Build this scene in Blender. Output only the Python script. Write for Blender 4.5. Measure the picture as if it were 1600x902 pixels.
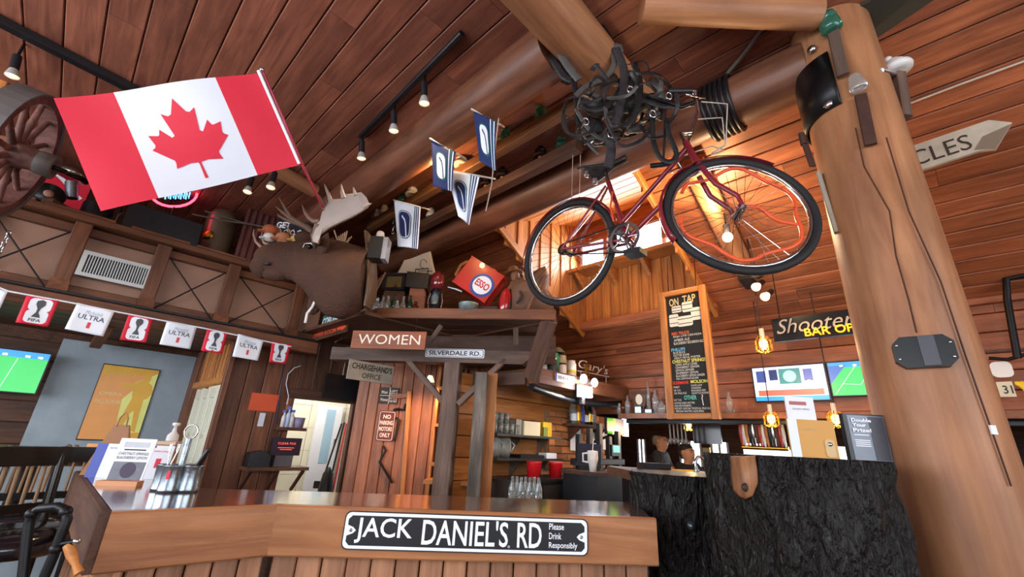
import bpy, bmesh, math, random
from mathutils import Vector as V, Matrix
random.seed(7)
for o in list(bpy.data.objects): bpy.data.objects.remove(o)
SC = bpy.context.scene; COL = SC.collection
# ---------------------------------------------------------------- camera
FPX = 664.0; PITCH = math.atan2(239, 664); ROLL = math.atan2(93, 1841)
CAM = V((0, 0, 1.45))
_f = V((0, math.cos(PITCH), math.sin(PITCH))); _u0 = V((0, -math.sin(PITCH), math.cos(PITCH))); _r0 = V((1, 0, 0))
_c, _s = math.cos(ROLL), math.sin(ROLL)
_r = _r0*_c + _u0*_s; _u = _u0*_c - _r0*_s
cd = bpy.data.cameras.new('camera'); cam = bpy.data.objects.new('camera', cd); COL.objects.link(cam)
cd.sensor_fit = 'HORIZONTAL'; cd.sensor_width = 36; cd.lens = FPX/1600*36; cd.clip_start = .02
cam.matrix_world = Matrix((( _r.x, _u.x, -_f.x, CAM.x), (_r.y, _u.y, -_f.y, CAM.y), (_r.z, _u.z, -_f.z, CAM.z), (0, 0, 0, 1)))
SC.camera = cam
SC.view_settings.view_transform = 'Standard'; SC.view_settings.look = 'None'
SC.view_settings.gamma = 1; SC.view_settings.use_curve_mapping = False
SC.view_settings.exposure = -0.08
# ---------------------------------------------------------------- sky (overcast day outside)
wd = bpy.data.worlds.new('sky'); SC.world = wd; wd.use_nodes = True
wd.node_tree.nodes['Background'].inputs[0].default_value = (.86, .93, 1, 1)
wd.node_tree.nodes['Background'].inputs[1].default_value = 5.0
# room axes: D runs along the ridge (left-back), P across it (right-back)
_az = math.radians(-45.43)
D = V((math.sin(_az), math.cos(_az), 0)); P = V((math.cos(_az), -math.sin(_az), 0)); Z = V((0, 0, 1)); X = V((1, 0, 0)); Y = V((0, 1, 0))
ZC = CAM.z
def R(p, q, z): return P*p + D*q + V((0, 0, z))
def area_light(name, loc, target, sx, sy, watts, col):
    l = bpy.data.lights.new(name, 'AREA'); l.shape = 'RECTANGLE'; l.size = sx; l.size_y = sy; l.energy = watts; l.color = col
    o = bpy.data.objects.new(name, l); COL.objects.link(o); o.location = loc
    o.rotation_euler = (V(target)-V(loc)).to_track_quat('-Z', 'Y').to_euler(); return o
# area lights added as daylight: unseen windows behind the photographer, dormer, far room
area_light('window_daylight', R(-3.3, 2.0, 2.05), R(2, 2.0, 2.2), 7.4, 1.5, 215, (.86, .92, 1))
area_light('window_daylight', R(.3, -3.3, 2.05), R(.5, 2, 2.2), 4.6, 1.5, 65, (.88, .93, 1))
area_light('window_daylight', R(4.15, 2.16, 3.7), R(2.4, 2.16, 2.6), 1.4, .4, 45, (.95, .97, 1))
area_light('window_daylight', R(8.4, 2.2, 1.5), R(4, 2.2, 1.3), 5, .3, 45, (.95, .97, 1))
# ---------------------------------------------------------------- pixel helpers (frame 1600 x 902)
def ray(x, y): return (_r*(x-800) + _u*(451-y) + _f*FPX).normalized()
def onpl(x, y, pt, n):
    d = ray(x, y); return CAM + d*((V(pt)-CAM).dot(n)/d.dot(n))
def onz(x, y, z): return onpl(x, y, (0, 0, z), Z)
def onY(x, y, yy): return onpl(x, y, (0, yy, 0), Y)
def onp(x, y, p): return onpl(x, y, P*p, P)
def onq(x, y, q): return onpl(x, y, D*q, D)
class Pl:
    """vertical plane through pt whose horizontal direction h points to the viewer's right; local x right, z up, -y to the viewer"""
    def __init__(s, pt, h):
        s.h = h.normalized(); s.n = V((s.h.y, -s.h.x, 0)); s.pt = V((pt[0], pt[1], 0))
    def at(s, x, y, out=0): return onpl(x, y, s.pt + s.n*out, s.n)
    def mat(s, o): # frame with origin o
        b = -s.n; return Matrix(((s.h.x, b.x, 0, o[0]), (s.h.y, b.y, 0, o[1]), (0, 0, 1, o[2]), (0, 0, 0, 1)))
    def rect(s, x0, y0, x1, y1, out=0):
        """frame at the lower left of the rectangle and its width and height, from the two corner pixels"""
        a = s.at(x0, y0, out); b = s.at(x1, y1, out); w = (b-a).dot(s.h); h = a.z-b.z
        return s.mat(V((a.x, a.y, b.z))), w, h
    def quad(s, tl, tr, br, bl, out=0):
        c = [s.at(*q, out) for q in (tl, tr, br, bl)]
        w = ((c[1]-c[0]).dot(s.h) + (c[2]-c[3]).dot(s.h))/2; h = (c[0].z-c[3].z + c[1].z-c[2].z)/2
        m = sum(c, V())/4; o = m - s.h*(w/2); o.z = m.z-h/2
        return s.mat(o), w, h
def PP(p): return Pl(P*p, -D)
def PQ(q): return Pl(D*q, P)
def PY(y): return Pl(V((0, y, 0)), X)
# ---------------------------------------------------------------- materials
def lin(c):
    if isinstance(c, str):
        c = c.lstrip('#'); c = [int(c[i:i+2], 16)/255 for i in (0, 2, 4)]
        c = [(v/12.92 if v <= .04045 else ((v+.055)/1.055)**2.4) for v in c]
    return (*c[:3], 1)
MATS = {}
def _new(name):
    m = bpy.data.materials.new(name); m.use_nodes = True; nt = m.node_tree
    return m, nt, nt.nodes['Principled BSDF']
def mat(name, col, rough=.5, metal=0, var=.12, vs=6, emit=None, es=1, trans=0, alpha=1, bump=0, bs=40, coat=0, ior=1.45, spec=.5):
    if name in MATS: return MATS[name]
    m, nt, b = _new(name); N = nt.nodes; L = nt.links
    tc = N.new('ShaderNodeTexCoord'); nz = N.new('ShaderNodeTexNoise'); nz.inputs['Scale'].default_value = vs; nz.inputs['Detail'].default_value = 4
    L.new(tc.outputs['Object'], nz.inputs['Vector'])
    mx = N.new('ShaderNodeMix'); mx.data_type = 'RGBA'; c = lin(col)
    mx.inputs[6].default_value = (*[v*(1-var) for v in c[:3]], 1); mx.inputs[7].default_value = (*[min(1, v*(1+var)) for v in c[:3]], 1)
    L.new(nz.outputs['Fac'], mx.inputs[0]); L.new(mx.outputs[2], b.inputs['Base Color'])
    b.inputs['Roughness'].default_value = rough; b.inputs['Metallic'].default_value = metal; b.inputs['IOR'].default_value = ior
    b.inputs['Transmission Weight'].default_value = trans; b.inputs['Alpha'].default_value = alpha; b.inputs['Coat Weight'].default_value = coat
    b.inputs['Specular IOR Level'].default_value = spec
    if emit: b.inputs['Emission Color'].default_value = lin(emit); b.inputs['Emission Strength'].default_value = es
    if bump:
        n2 = N.new('ShaderNodeTexNoise'); n2.inputs['Scale'].default_value = bs; n2.inputs['Detail'].default_value = 5; L.new(tc.outputs['Object'], n2.inputs['Vector'])
        bp = N.new('ShaderNodeBump'); bp.inputs['Strength'].default_value = bump; bp.inputs['Distance'].default_value = .02
        L.new(n2.outputs['Fac'], bp.inputs['Height']); L.new(bp.outputs[0], b.inputs['Normal'])
    MATS[name] = m; return m
def wood(name, light, dark, axis='X', rough=.5, sc=1.0, var=.35, bump=.25, coat=0, blotch=.35, spec=.4):
    """grain stretched along one local axis, tone varied from piece to piece"""
    if name in MATS: return MATS[name]
    m, nt, b = _new(name); N = nt.nodes; L = nt.links
    tc = N.new('ShaderNodeTexCoord'); oi = N.new('ShaderNodeObjectInfo')
    mu = N.new('ShaderNodeMath'); mu.operation = 'MULTIPLY'; mu.inputs[1].default_value = 41; L.new(oi.outputs['Random'], mu.inputs[0])
    mp = N.new('ShaderNodeMapping'); s = {'X': (1.2, 16, 16), 'Y': (16, 1.2, 16), 'Z': (16, 16, 1.2)}[axis]
    mp.inputs['Scale'].default_value = [v*sc for v in s]; L.new(tc.outputs['Object'], mp.inputs['Vector']); L.new(mu.outputs[0], mp.inputs['Location'])
    n1 = N.new('ShaderNodeTexNoise'); n1.inputs['Scale'].default_value = 1.6; n1.inputs['Detail'].default_value = 7; n1.inputs['Roughness'].default_value = .62; n1.inputs['Distortion'].default_value = .9
    L.new(mp.outputs[0], n1.inputs['Vector'])
    rp = N.new('ShaderNodeValToRGB'); e = rp.color_ramp.elements; e[0].position = .3; e[1].position = .68
    e[0].color = lin(dark); e[1].color = lin(light); L.new(n1.outputs['Fac'], rp.inputs[0])
    mp2 = N.new('ShaderNodeMapping'); s2 = {'X': (1, 3, 3), 'Y': (3, 1, 3), 'Z': (3, 3, 1)}[axis]; mp2.inputs['Scale'].default_value = s2
    L.new(tc.outputs['Object'], mp2.inputs['Vector']); L.new(mu.outputs[0], mp2.inputs['Location'])
    n2 = N.new('ShaderNodeTexNoise'); n2.inputs['Scale'].default_value = 2.2; n2.inputs['Detail'].default_value = 3; L.new(mp2.outputs[0], n2.inputs['Vector'])
    r2 = N.new('ShaderNodeMapRange'); r2.inputs[1].default_value = .35; r2.inputs[2].default_value = .7; r2.inputs[3].default_value = 1-blotch; r2.inputs[4].default_value = 1.1
    L.new(n2.outputs['Fac'], r2.inputs[0])
    r3 = N.new('ShaderNodeMapRange'); r3.inputs[3].default_value = 1-var; r3.inputs[4].default_value = 1+var*.6; L.new(oi.outputs['Random'], r3.inputs[0])
    m3 = N.new('ShaderNodeMath'); m3.operation = 'MULTIPLY'; L.new(r2.outputs[0], m3.inputs[0]); L.new(r3.outputs[0], m3.inputs[1])
    hs = N.new('ShaderNodeHueSaturation'); L.new(rp.outputs[0], hs.inputs['Color']); L.new(m3.outputs[0], hs.inputs['Value'])
    L.new(hs.outputs[0], b.inputs['Base Color'])
    b.inputs['Roughness'].default_value = rough; b.inputs['Coat Weight'].default_value = coat; b.inputs['Coat Roughness'].default_value = .12
    b.inputs['Specular IOR Level'].default_value = spec
    if bump:
        bp = N.new('ShaderNodeBump'); bp.inputs['Strength'].default_value = bump; bp.inputs['Distance'].default_value = .006
        L.new(n1.outputs['Fac'], bp.inputs['Height']); L.new(bp.outputs[0], b.inputs['Normal'])
    MATS[name] = m; return m
CEDAR = wood('cedar_ceiling', '#a2624a', '#764232', 'X', .55, var=.22, blotch=.3)
CEDAR2 = wood('cedar_roof_boards', '#ab633f', '#7a4128', 'X', .5, var=.25)
GOLD = wood('golden_fir', '#d08a48', '#a8642f', 'X', .5, var=.2, blotch=.2)
PLANK = wood('red_cedar_plank', '#b87552', '#8a5036', 'X', .5, var=.25)
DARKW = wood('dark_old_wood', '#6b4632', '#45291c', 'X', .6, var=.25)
GREYW = wood('weathered_timber', '#7c6255', '#584238', 'X', .65, var=.2)
TRIM = wood('bulkhead_timber', '#8b5638', '#623824', 'X', .55, var=.2)
LOGM = wood('peeled_log', '#b68058', '#915a3a', 'Z', .5, sc=.5, var=.1, blotch=.3)
LOGD = wood('dark_peeled_log', '#8c5840', '#643c2a', 'Z', .45, sc=.5, var=.12, blotch=.4)
BARW = wood('varnished_bar_front', '#b87d52', '#8c5635', 'X', .3, sc=.6, var=.1, blotch=.25, coat=.5)
FPLANK = wood('bar_front_plank', '#bd8764', '#935f42', 'X', .5, var=.2)
BART = wood('varnished_bar_top', '#6b3f28', '#472718', 'X', .14, sc=.6, var=.1, blotch=.3, coat=1)
BLACK = mat('black_paint', '#17161a', .4)
IRON = mat('black_iron', '#1c1b1d', .45, .6)
STEEL = mat('bright_steel', '#c9ccd0', .25, 1)
WHITE = mat('white_paint', '#e6e8ee', .5, var=.04)
# ---------------------------------------------------------------- object helpers
WM = {}
def _link(o, parent, mw):
    COL.objects.link(o); WM[o] = mw.copy()
    if parent is not None:
        o.parent = parent; o.matrix_parent_inverse = WM[parent].inverted()
    o.matrix_basis = mw
def tag(o, label=None, cat=None, group=None, kind=None):
    if label: o['label'] = label
    if cat: o['category'] = cat
    if group: o['group'] = group
    if kind: o['kind'] = kind
    return o
def thing(name, label, cat, loc, group=None, kind=None):
    o = bpy.data.objects.new(name, None); o.empty_display_size = .1
    _link(o, None, Matrix.Translation(V(loc))); return tag(o, label, cat, group, kind)
def copy_tree(o, parent=None, mw=None, label=None):
    """copy of a thing with its parts; mw is the new world matrix of the root"""
    d = (mw @ WM[o].inverted()) if mw is not None else Matrix.Identity(4)
    def rec(s, par):
        c = s.copy(); COL.objects.link(c); WM[c] = d @ WM[s]
        if par is not None:
            c.parent = par; c.matrix_parent_inverse = WM[par].inverted()
        else: c.parent = None
        c.matrix_basis = WM[c]
        for ch in list(s.children): rec(ch, c)
        return c
    r = rec(o, parent)
    if label: r['label'] = label
    return r
class B:
    """collects shapes; out() links them as one mesh object"""
    def __init__(s, M=None): s.v = []; s.f = []; s.sm = []; s.M = M
    def add(s, vs, fs, M=None, smooth=False):
        k = len(s.v)
        for p in vs: s.v.append(M @ V(p) if M is not None else V(p))
        for f in fs: s.f.append([i+k for i in f]); s.sm.append(smooth)
        return s
    def box(s, x0, y0, z0, x1, y1, z1, M=None):
        vs = [(x, y, z) for z in (z0, z1) for y in (y0, y1) for x in (x0, x1)]
        return s.add(vs, [(0, 2, 3, 1), (4, 5, 7, 6), (0, 1, 5, 4), (2, 6, 7, 3), (0, 4, 6, 2), (1, 3, 7, 5)], M)
    def cb(s, c, sx, sy, sz, M=None):
        x, y, z = c; return s.box(x-sx/2, y-sy/2, z-sz/2, x+sx/2, y+sy/2, z+sz/2, M)
    def cyl(s, a, b, r0, r1=None, n=14, caps=True, M=None):
        r1 = r0 if r1 is None else r1
        return s.lathe([(r0, 0), (r1, (V(b)-V(a)).length)], a, V(b)-V(a), n, caps, M)
    def lathe(s, prof, base=(0, 0, 0), axis=(0, 0, 1), n=16, caps=True, M=None, smooth=True):
        ax = V(axis).normalized(); t = ax.orthogonal().normalized(); w = ax.cross(t); base = V(base)
        vs = []; fs = []; m = len(prof)
        for r, z in prof:
            for i in range(n):
                a = 2*math.pi*i/n; vs.append(base + ax*z + (t*math.cos(a) + w*math.sin(a))*max(r, 1e-5))
        for j in range(m-1):
            for i in range(n): fs.append((j*n+i, j*n+(i+1) % n, (j+1)*n+(i+1) % n, (j+1)*n+i))
        s.add(vs, fs, M, smooth)
        if caps:
            if prof[0][0] > 1e-4: s.add(vs[:n], [tuple(range(n))[::-1]], M)
            if prof[-1][0] > 1e-4: s.add(vs[-n:], [tuple(range(n))], M)
        return s
    def tube(s, pts, r, n=8, closed=False, M=None, flat=None):
        pts = [V(p) for p in pts]; m = len(pts); vs = []; fs = []; ref = None
        rs = r if isinstance(r, (list, tuple)) else [r]*m
        for i, p in enumerate(pts):
            if closed: t = pts[(i+1) % m]-pts[i-1]
            else: t = pts[min(i+1, m-1)]-pts[max(i-1, 0)]
            t.normalize()
            if ref is None: ref = t.orthogonal().normalized() if flat is None else V(flat[1])
            a = (ref - t*ref.dot(t)); a = a.normalized() if a.length > 1e-6 else t.orthogonal().normalized()
            ref = a; b = t.cross(a)
            for k in range(n):
                g = 2*math.pi*(k+.5)/n
                ka, kb = (1, 1) if flat is None else (flat[0], 1)
                vs.append(p + a*(math.cos(g)*rs[i]*ka) + b*(math.sin(g)*rs[i]*kb))
        for i in range(m if closed else m-1):
            j = (i+1) % m
            for k in range(n): fs.append((i*n+k, i*n+(k+1) % n, j*n+(k+1) % n, j*n+k))
        s.add(vs, fs, M, n > 4)
        if not closed: s.add(vs[:n], [tuple(range(n))[::-1]], M); s.add(vs[-n:], [tuple(range(n))], M)
        return s
    def poly(s, pts, y0, y1, M=None):
        """outline in local x,z extruded from y0 to y1 (y0 nearer the viewer)"""
        n = len(pts); vs = [(x, y0, z) for x, z in pts] + [(x, y1, z) for x, z in pts]
        ar = sum(pts[i][0]*pts[(i+1) % n][1]-pts[(i+1) % n][0]*pts[i][1] for i in range(n))
        r = list(range(n)); q = list(range(n, 2*n))
        sd = [(i, n+i, n+(i+1) % n, (i+1) % n) for i in range(n)]
        if ar > 0: fs = [r, q[::-1]] + [t for t in sd]
        else: fs = [r[::-1], q] + [t[::-1] for t in sd]
        return s.add(vs, fs, M)
    def ball(s, c, rx, ry=None, rz=None, n=14, m=9, M=None):
        ry = rx if ry is None else ry; rz = rx if rz is None else rz; vs = []; fs = []
        for j in range(m+1):
            a = math.pi*j/m
            for i in range(n):
                g = 2*math.pi*i/n; vs.append((c[0]+rx*math.sin(a)*math.cos(g), c[1]+ry*math.sin(a)*math.sin(g), c[2]-rz*math.cos(a)))
        for j in range(m):
            for i in range(n): fs.append((j*n+i, j*n+(i+1) % n, (j+1)*n+(i+1) % n, (j+1)*n+i))
        return s.add(vs, fs, M, True)
    def grid(s, fn, nu, nv, smooth=True):
        vs = [fn(i/nu, j/nv) for j in range(nv+1) for i in range(nu+1)]
        fs = [(j*(nu+1)+i, j*(nu+1)+i+1, (j+1)*(nu+1)+i+1, (j+1)*(nu+1)+i) for j in range(nv) for i in range(nu)]
        return s.add(vs, fs, None, smooth)
    def out(s, name, m, parent=None, label=None, cat=None, group=None, kind=None, frame=None, solid=0, merge=False, sub=0):
        fr = frame if frame is not None else s.M
        if fr is None:
            lo = V([min(p[i] for p in s.v) for i in range(3)]); hi = V([max(p[i] for p in s.v) for i in range(3)])
            o0 = (lo+hi)/2
            if parent is None: o0.z = lo.z
            mw = Matrix.Translation(o0); vs = [p-o0 for p in s.v]
        elif s.M is not None and frame is None: mw = s.M; vs = s.v      # built in local coordinates
        else: mw = fr; iv = fr.inverted(); vs = [iv @ p for p in s.v]
        me = bpy.data.meshes.new(name); me.from_pydata([tuple(p) for p in vs], [], s.f); me.validate()
        if len(me.polygons) == len(s.sm): me.polygons.foreach_set('use_smooth', s.sm)
        if merge:
            bm = bmesh.new(); bm.from_mesh(me); bmesh.ops.remove_doubles(bm, verts=bm.verts, dist=1e-4); bm.to_mesh(me); bm.free()
        me.materials.append(m); me.update()
        o = bpy.data.objects.new(name, me); _link(o, parent, mw)
        if solid: md = o.modifiers.new('thickness', 'SOLIDIFY'); md.thickness = solid; md.offset = 0
        if sub: md = o.modifiers.new('smooth', 'SUBSURF'); md.levels = sub; md.render_levels = sub
        return tag(o, label, cat, group, kind)
_bc = {}
def timber(name, p0, p1, w, h, m, parent=None, up=Z, ch=.006, **kw):
    """straight squared timber or board; local X along it, w across, h along 'up'"""
    p0, p1 = V(p0), V(p1); L = (p1-p0).length; x = (p1-p0)/L; u = V(up); u = (u-x*u.dot(x)).normalized(); y = u.cross(x)
    k = (round(L, 3), round(w, 4), round(h, 4), ch, m.name)
    if k not in _bc:
        a, b, c = L/2, w/2, h/2; e = min(ch, b*.45, c*.45)
        sec = [(-b+e, -c), (b-e, -c), (b, -c+e), (b, c-e), (b-e, c), (-b+e, c), (-b, c-e), (-b, -c+e)]
        vs = [(-a, i, j) for i, j in sec] + [(a, i, j) for i, j in sec]
        fs = [tuple(range(8))[::-1], tuple(range(8, 16))] + [(i, (i+1) % 8, 8+(i+1) % 8, 8+i) for i in range(8)]
        me = bpy.data.meshes.new(name); me.from_pydata(vs, [], fs); me.materials.append(m); _bc[k] = me
    o = bpy.data.objects.new(name, _bc[k]); c = (p0+p1)/2
    _link(o, parent, Matrix(((x.x, y.x, u.x, c.x), (x.y, y.y, u.y, c.y), (x.z, y.z, u.z, c.z), (0, 0, 0, 1))))
    return tag(o, **kw)
def log(name, p0, p1, r0, r1, m, parent=None, n=28, seg=14, rough=.02, **kw):
    """round log, local Z along it"""
    p0, p1 = V(p0), V(p1); L = (p1-p0).length; z = (p1-p0)/L; x = z.orthogonal().normalized(); y = z.cross(x)
    M = Matrix(((x.x, y.x, z.x, p0.x), (x.y, y.y, z.y, p0.y), (x.z, y.z, z.z, p0.z), (0, 0, 0, 1)))
    b = B(M); rnd = random.Random(int(L*1000)); ph = [rnd.random()*6 for _ in range(6)]; vs = []; fs = []
    for j in range(seg+1):
        t = j/seg
        for i in range(n):
            a = 2*math.pi*i/n
            k = 1 + rough*(math.sin(2*a+ph[0]+t*3)*.6 + math.sin(3*a+ph[1]-t*5)*.5 + math.sin(t*9+ph[2])*.5)
            r = (r0+(r1-r0)*t)*k; vs.append((r*math.cos(a), r*math.sin(a), L*t))
    for j in range(seg):
        for i in range(n): fs.append((j*n+i, j*n+(i+1) % n, (j+1)*n+(i+1) % n, (j+1)*n+i))
    b.add(vs, fs, None, True); b.add(vs[:n], [tuple(range(n))[::-1]]); b.add(vs[-n:], [tuple(range(n))])
    return b.out(name, m, parent, **kw)
def text(s, name, M, w, h, m, parent, x=0, z=0, y=-.002, bold=0, ext=.0006, fit=True, shear=0, rot=0, space=1, **kw):
    """lettering fitted to w x h with its lower left at local x,z of frame M"""
    cu = bpy.data.curves.new(name, 'FONT'); cu.body = s; cu.size = 1; cu.offset = bold; cu.extrude = 0; cu.shear = shear; cu.resolution_u = 3; cu.space_character = space
    o = bpy.data.objects.new(name, cu); COL.objects.link(o)
    dg = bpy.context.evaluated_depsgraph_get(); me = bpy.data.meshes.new_from_object(o.evaluated_get(dg))
    bpy.data.objects.remove(o); bpy.data.curves.remove(cu)
    xs = [v.co.x for v in me.vertices]; ys = [v.co.y for v in me.vertices]
    x0, x1, y0, y1 = min(xs), max(xs), min(ys), max(ys); kx, ky = w/(x1-x0), h/(y1-y0)
    if not fit: kx = ky = min(kx, ky)
    cr, sr = math.cos(rot), math.sin(rot)
    for v in me.vertices:
        a, b = (v.co.x-x0)*kx, (v.co.y-y0)*ky
        v.co = (a*cr-b*sr, 0, a*sr+b*cr)
    bm = bmesh.new(); bm.from_mesh(me)
    for f in bm.faces:
        f.normal_update()
        if f.normal.y > 0: f.normal_flip()
    bm.to_mesh(me); bm.free()
    me.materials.clear(); me.materials.append(m); me.name = name
    o = bpy.data.objects.new(name, me); _link(o, parent, M @ Matrix.Translation((x, y, z)))
    if ' ' in s or '\n' in s: o['kind'] = 'stuff'
    return tag(o, **kw)
def panel(name, M, w, h, t, m, parent=None, x=0, z=0, y=0, rnd=0, **kw):
    """flat board in frame M: lower left at x,z, front face at y-t"""
    b = B(M)
    if rnd:
        pts = []
        for cx, cz, a0 in ((x+rnd, z+rnd, 180), (x+w-rnd, z+rnd, 270), (x+w-rnd, z+h-rnd, 0), (x+rnd, z+h-rnd, 90)):
            for k in range(4): a = math.radians(a0+k*30); pts.append((cx+rnd*math.cos(a), cz+rnd*math.sin(a)))
        b.poly(pts, y-t, y)
    else: b.box(x, y-t, z, x+w, y, z+h)
    return b.out(name, m, parent, **kw)
def struct(name, label=None, loc=(0, 0, 0)):
    o = bpy.data.objects.new(name, None); _link(o, None, Matrix.Translation(V(loc))); o['kind'] = 'structure'
    if label: o['label'] = label
    return o
def spot(o, loc, target, watts, size=60, col=(1, .72, .42), r=.03, blend=.6):
    l = bpy.data.lights.new('bulb_light', 'SPOT'); l.energy = watts; l.spot_size = math.radians(size); l.spot_blend = blend; l.color = col; l.shadow_soft_size = r
    s = bpy.data.objects.new('bulb_light', l); _link(s, o, Matrix.Translation(V(loc)) @ (V(target)-V(loc)).to_track_quat('-Z', 'Y').to_matrix().to_4x4()); return s
def point(o, loc, watts, col=(1, .72, .42), r=.03):
    l = bpy.data.lights.new('bulb_light', 'POINT'); l.energy = watts; l.color = col; l.shadow_soft_size = r
    s = bpy.data.objects.new('bulb_light', l); _link(s, o, Matrix.Translation(V(loc))); return s
from mathutils import noise as mnoise
# ================================================================ the room shell
CZ = ZC+2.208; HP = 2.63; SL = .554; WP = 4.2; EP = 4.52
def slz(p): return CZ-SL*(p-HP)
EZ = slz(EP)
B().add([R(-3.4, -3.4, 0), R(10, -3.4, 0), R(10, 9, 0), R(-3.4, 9, 0), R(-3.4, -3.4, -.1), R(10, -3.4, -.1), R(10, 9, -.1), R(-3.4, 9, -.1)],
        [(0, 1, 2, 3), (7, 6, 5, 4), (0, 4, 5, 1), (1, 5, 6, 2), (2, 6, 7, 3), (3, 7, 4, 0)]).out('floor', wood('floor_boards', '#6a4a38', '#452e22', 'X', .4), kind='structure')
ceil = struct('ceiling', loc=R(0, 2, CZ))
def boards(parent, edges, a, b, pos, up, m, th=.03, gap=.006, joints=True, name='plank', minlen=1.6):
    """planks side by side; pos(s, t) -> point at width position s and length position t"""
    for i in range(len(edges)-1):
        s0, s1 = edges[i], edges[i+1]; w = s1-s0-gap; s = (s0+s1)/2; cuts = [a]
        if joints:
            t = a + random.uniform(.3, 1)*min(2.4, (b-a))
            while t < b-minlen*.6: cuts.append(t); t += random.uniform(1.9, 3.4)
        cuts.append(b)
        for j in range(len(cuts)-1):
            timber(name, pos(s, cuts[j]+.001), pos(s, cuts[j+1]-.001), w, th, m, parent, up, ch=.005)
# flat part over the bar: boards run along the ridge
BW = .1708; e = [.108+BW*k for k in range(-20, 15)]; e = [v for v in e if v < HP-.03] + [HP]
boards(ceil, e, -3.4, 7.0, lambda s, t: R(s, t, CZ+.015), Z, CEDAR)
# dark backing above the gaps
B().add([R(-3.4, -3.4, CZ+.04), R(HP, -3.4, CZ+.04), R(HP, 7.2, CZ+.04), R(-3.4, 7.2, CZ+.04)], [(0, 1, 2, 3)]).out('ceiling_backing', DARKW, ceil, solid=.02)
# roof slope falling to the eave, with the dormer cut out of it
roof = struct('ceiling_slope', loc=R(3.5, 1, 2.6)); q0, q1 = 1.38, 2.95
SN = (P*SL+Z).normalized(); n = 16; ed = [HP+(EP-HP)*k/n for k in range(n+1)]
def sp(s, t): return R(s, t, slz(s)) + SN*.015
for k in range(n):
    pe = [ed[k], ed[k+1]]; mid = sum(pe)/2
    wid = (pe[1]-pe[0])*math.sqrt(1+SL*SL)
    rng = [(-3.4, q0), (q1, 7.0)] if mid < WP else [(-3.4, 7.0)]
    for a, b in rng:
        cuts = [a]; t = a+random.uniform(.8, 2.6)
        while t < b-.9: cuts.append(t); t += random.uniform(1.6, 3)
        cuts.append(b)
        for j in range(len(cuts)-1): timber('plank', sp(mid, cuts[j]+.001), sp(mid, cuts[j+1]-.001), wid-.007, .03, CEDAR2, roof, SN, ch=.005)
def slab(name, pts, nrm, th, m, parent): 
    pts = [V(p) for p in pts]; k = len(pts); nrm = V(nrm)*th
    return B().add(pts+[p+nrm for p in pts], [tuple(range(k))[::-1], tuple(range(k, 2*k))]+[(i, (i+1) % k, k+(i+1) % k, k+i) for i in range(k)]).out(name, m, parent)
bk = .035
for a, b, p0, p1 in ((-3.4, q0, HP, EP), (q1, 7.0, HP, EP), (q0, q1, WP+.05, EP)):
    slab('roof_backing', [R(p0, a, slz(p0)+bk), R(p1, a, slz(p1)+bk), R(p1, b, slz(p1)+bk), R(p0, b, slz(p0)+bk)], SN, .02, DARKW, roof)
# dormer: cheek walls, lifted ceiling, window wall
dorm = struct('wall_dormer', loc=R(WP, 2.1, 2.8)); DZ0 = CZ; DZ1 = ZC+2.74
def dz(p): return DZ0+(DZ1-DZ0)*(p-HP)/(WP-HP)
n = 9
for k in range(n):
    pa, pb = HP+(WP-HP)*k/n, HP+(WP-HP)*(k+1)/n; m = (pa+pb)/2
    timber('plank', R(m, q0-.02, dz(m)+.015), R(m, q1+.02, dz(m)+.015), (pb-pa)*1.055-.006, .03, GOLD, dorm, V((-P*(DZ1-DZ0)/(WP-HP)+Z)))
slab('dormer_backing', [R(HP, q0-.1, dz(HP)+.04), R(WP+.2, q0-.1, dz(WP+.2)+.04), R(WP+.2, q1+.1, dz(WP+.2)+.04), R(HP, q1+.1, dz(HP)+.04)], Z, .02, DARKW, dorm)
for qq, sg in ((q1, 1), (q0, -1)):
    n = 8
    for k in range(n):
        pa, pb = HP+.02+(WP-HP)*k/n, HP+.02+(WP-HP)*(k+1)/n; m = (pa+pb)/2
        timber('plank', R(m, qq+sg*.012, slz(m)-.06), R(m, qq+sg*.012, dz(m)+.03), (pb-pa)-.004, .022, GOLD, dorm, D)
        if sg > 0 and k: timber('batten', R(pa, qq-.009, slz(pa)-.02), R(pa, qq-.009, dz(pa)+.0), .028, .018, GOLD, dorm, D)
    timber('edge_trim', R(HP-.1, qq-sg*.0-.02, slz(HP-.1)-.02), R(WP+.07, qq-.02, slz(WP+.07)-.02), .035, .085, GOLD, dorm, SN)
# window wall of the dormer
sz0 = ZC+2.04; gz1 = ZC+2.46; bz = slz(WP)
n = 13
for k in range(n):
    qa, qb = q0+(q1-q0)*k/n, q0+(q1-q0)*(k+1)/n; m = (qa+qb)/2
    timber('plank', R(WP+.012, m, bz-.03), R(WP+.012, m, sz0-.02), (qb-qa)-.004, .022, GOLD, dorm, P)
    if k: timber('batten', R(WP-.01, qa, bz), R(WP-.01, qa, sz0-.05), .03, .02, GOLD, dorm, P)
timber('bottom_trim', R(WP-.012, q0-.06, bz+.02), R(WP-.012, q1+.02, bz+.02), .05, .09, PLANK, dorm, Z)
timber('window_ledge', R(WP-.13, q0-.03, sz0-.03), R(WP-.13, q1, sz0-.03), .27, .045, GOLD, dorm, Z)
for k in range(4):
    m = q0+.16+(q1-q0-.3)*k/3
    slab('ledge_bracket', [R(WP, m, sz0-.06), R(WP-.22, m, sz0-.06), R(WP, m, sz0-.24)], D, .045, GOLD, dorm)
timber('window_header', R(WP, q0, (gz1+DZ1)/2+.02), R(WP, q1, (gz1+DZ1)/2+.02), .05, DZ1-gz1+.04, PLANK, dorm, Z)
GLASS = mat('window_glass', '#ffffff', .02, trans=1, var=0, ior=1.05)
win = struct('window_1', loc=R(WP, 2.1, sz0))
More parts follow.
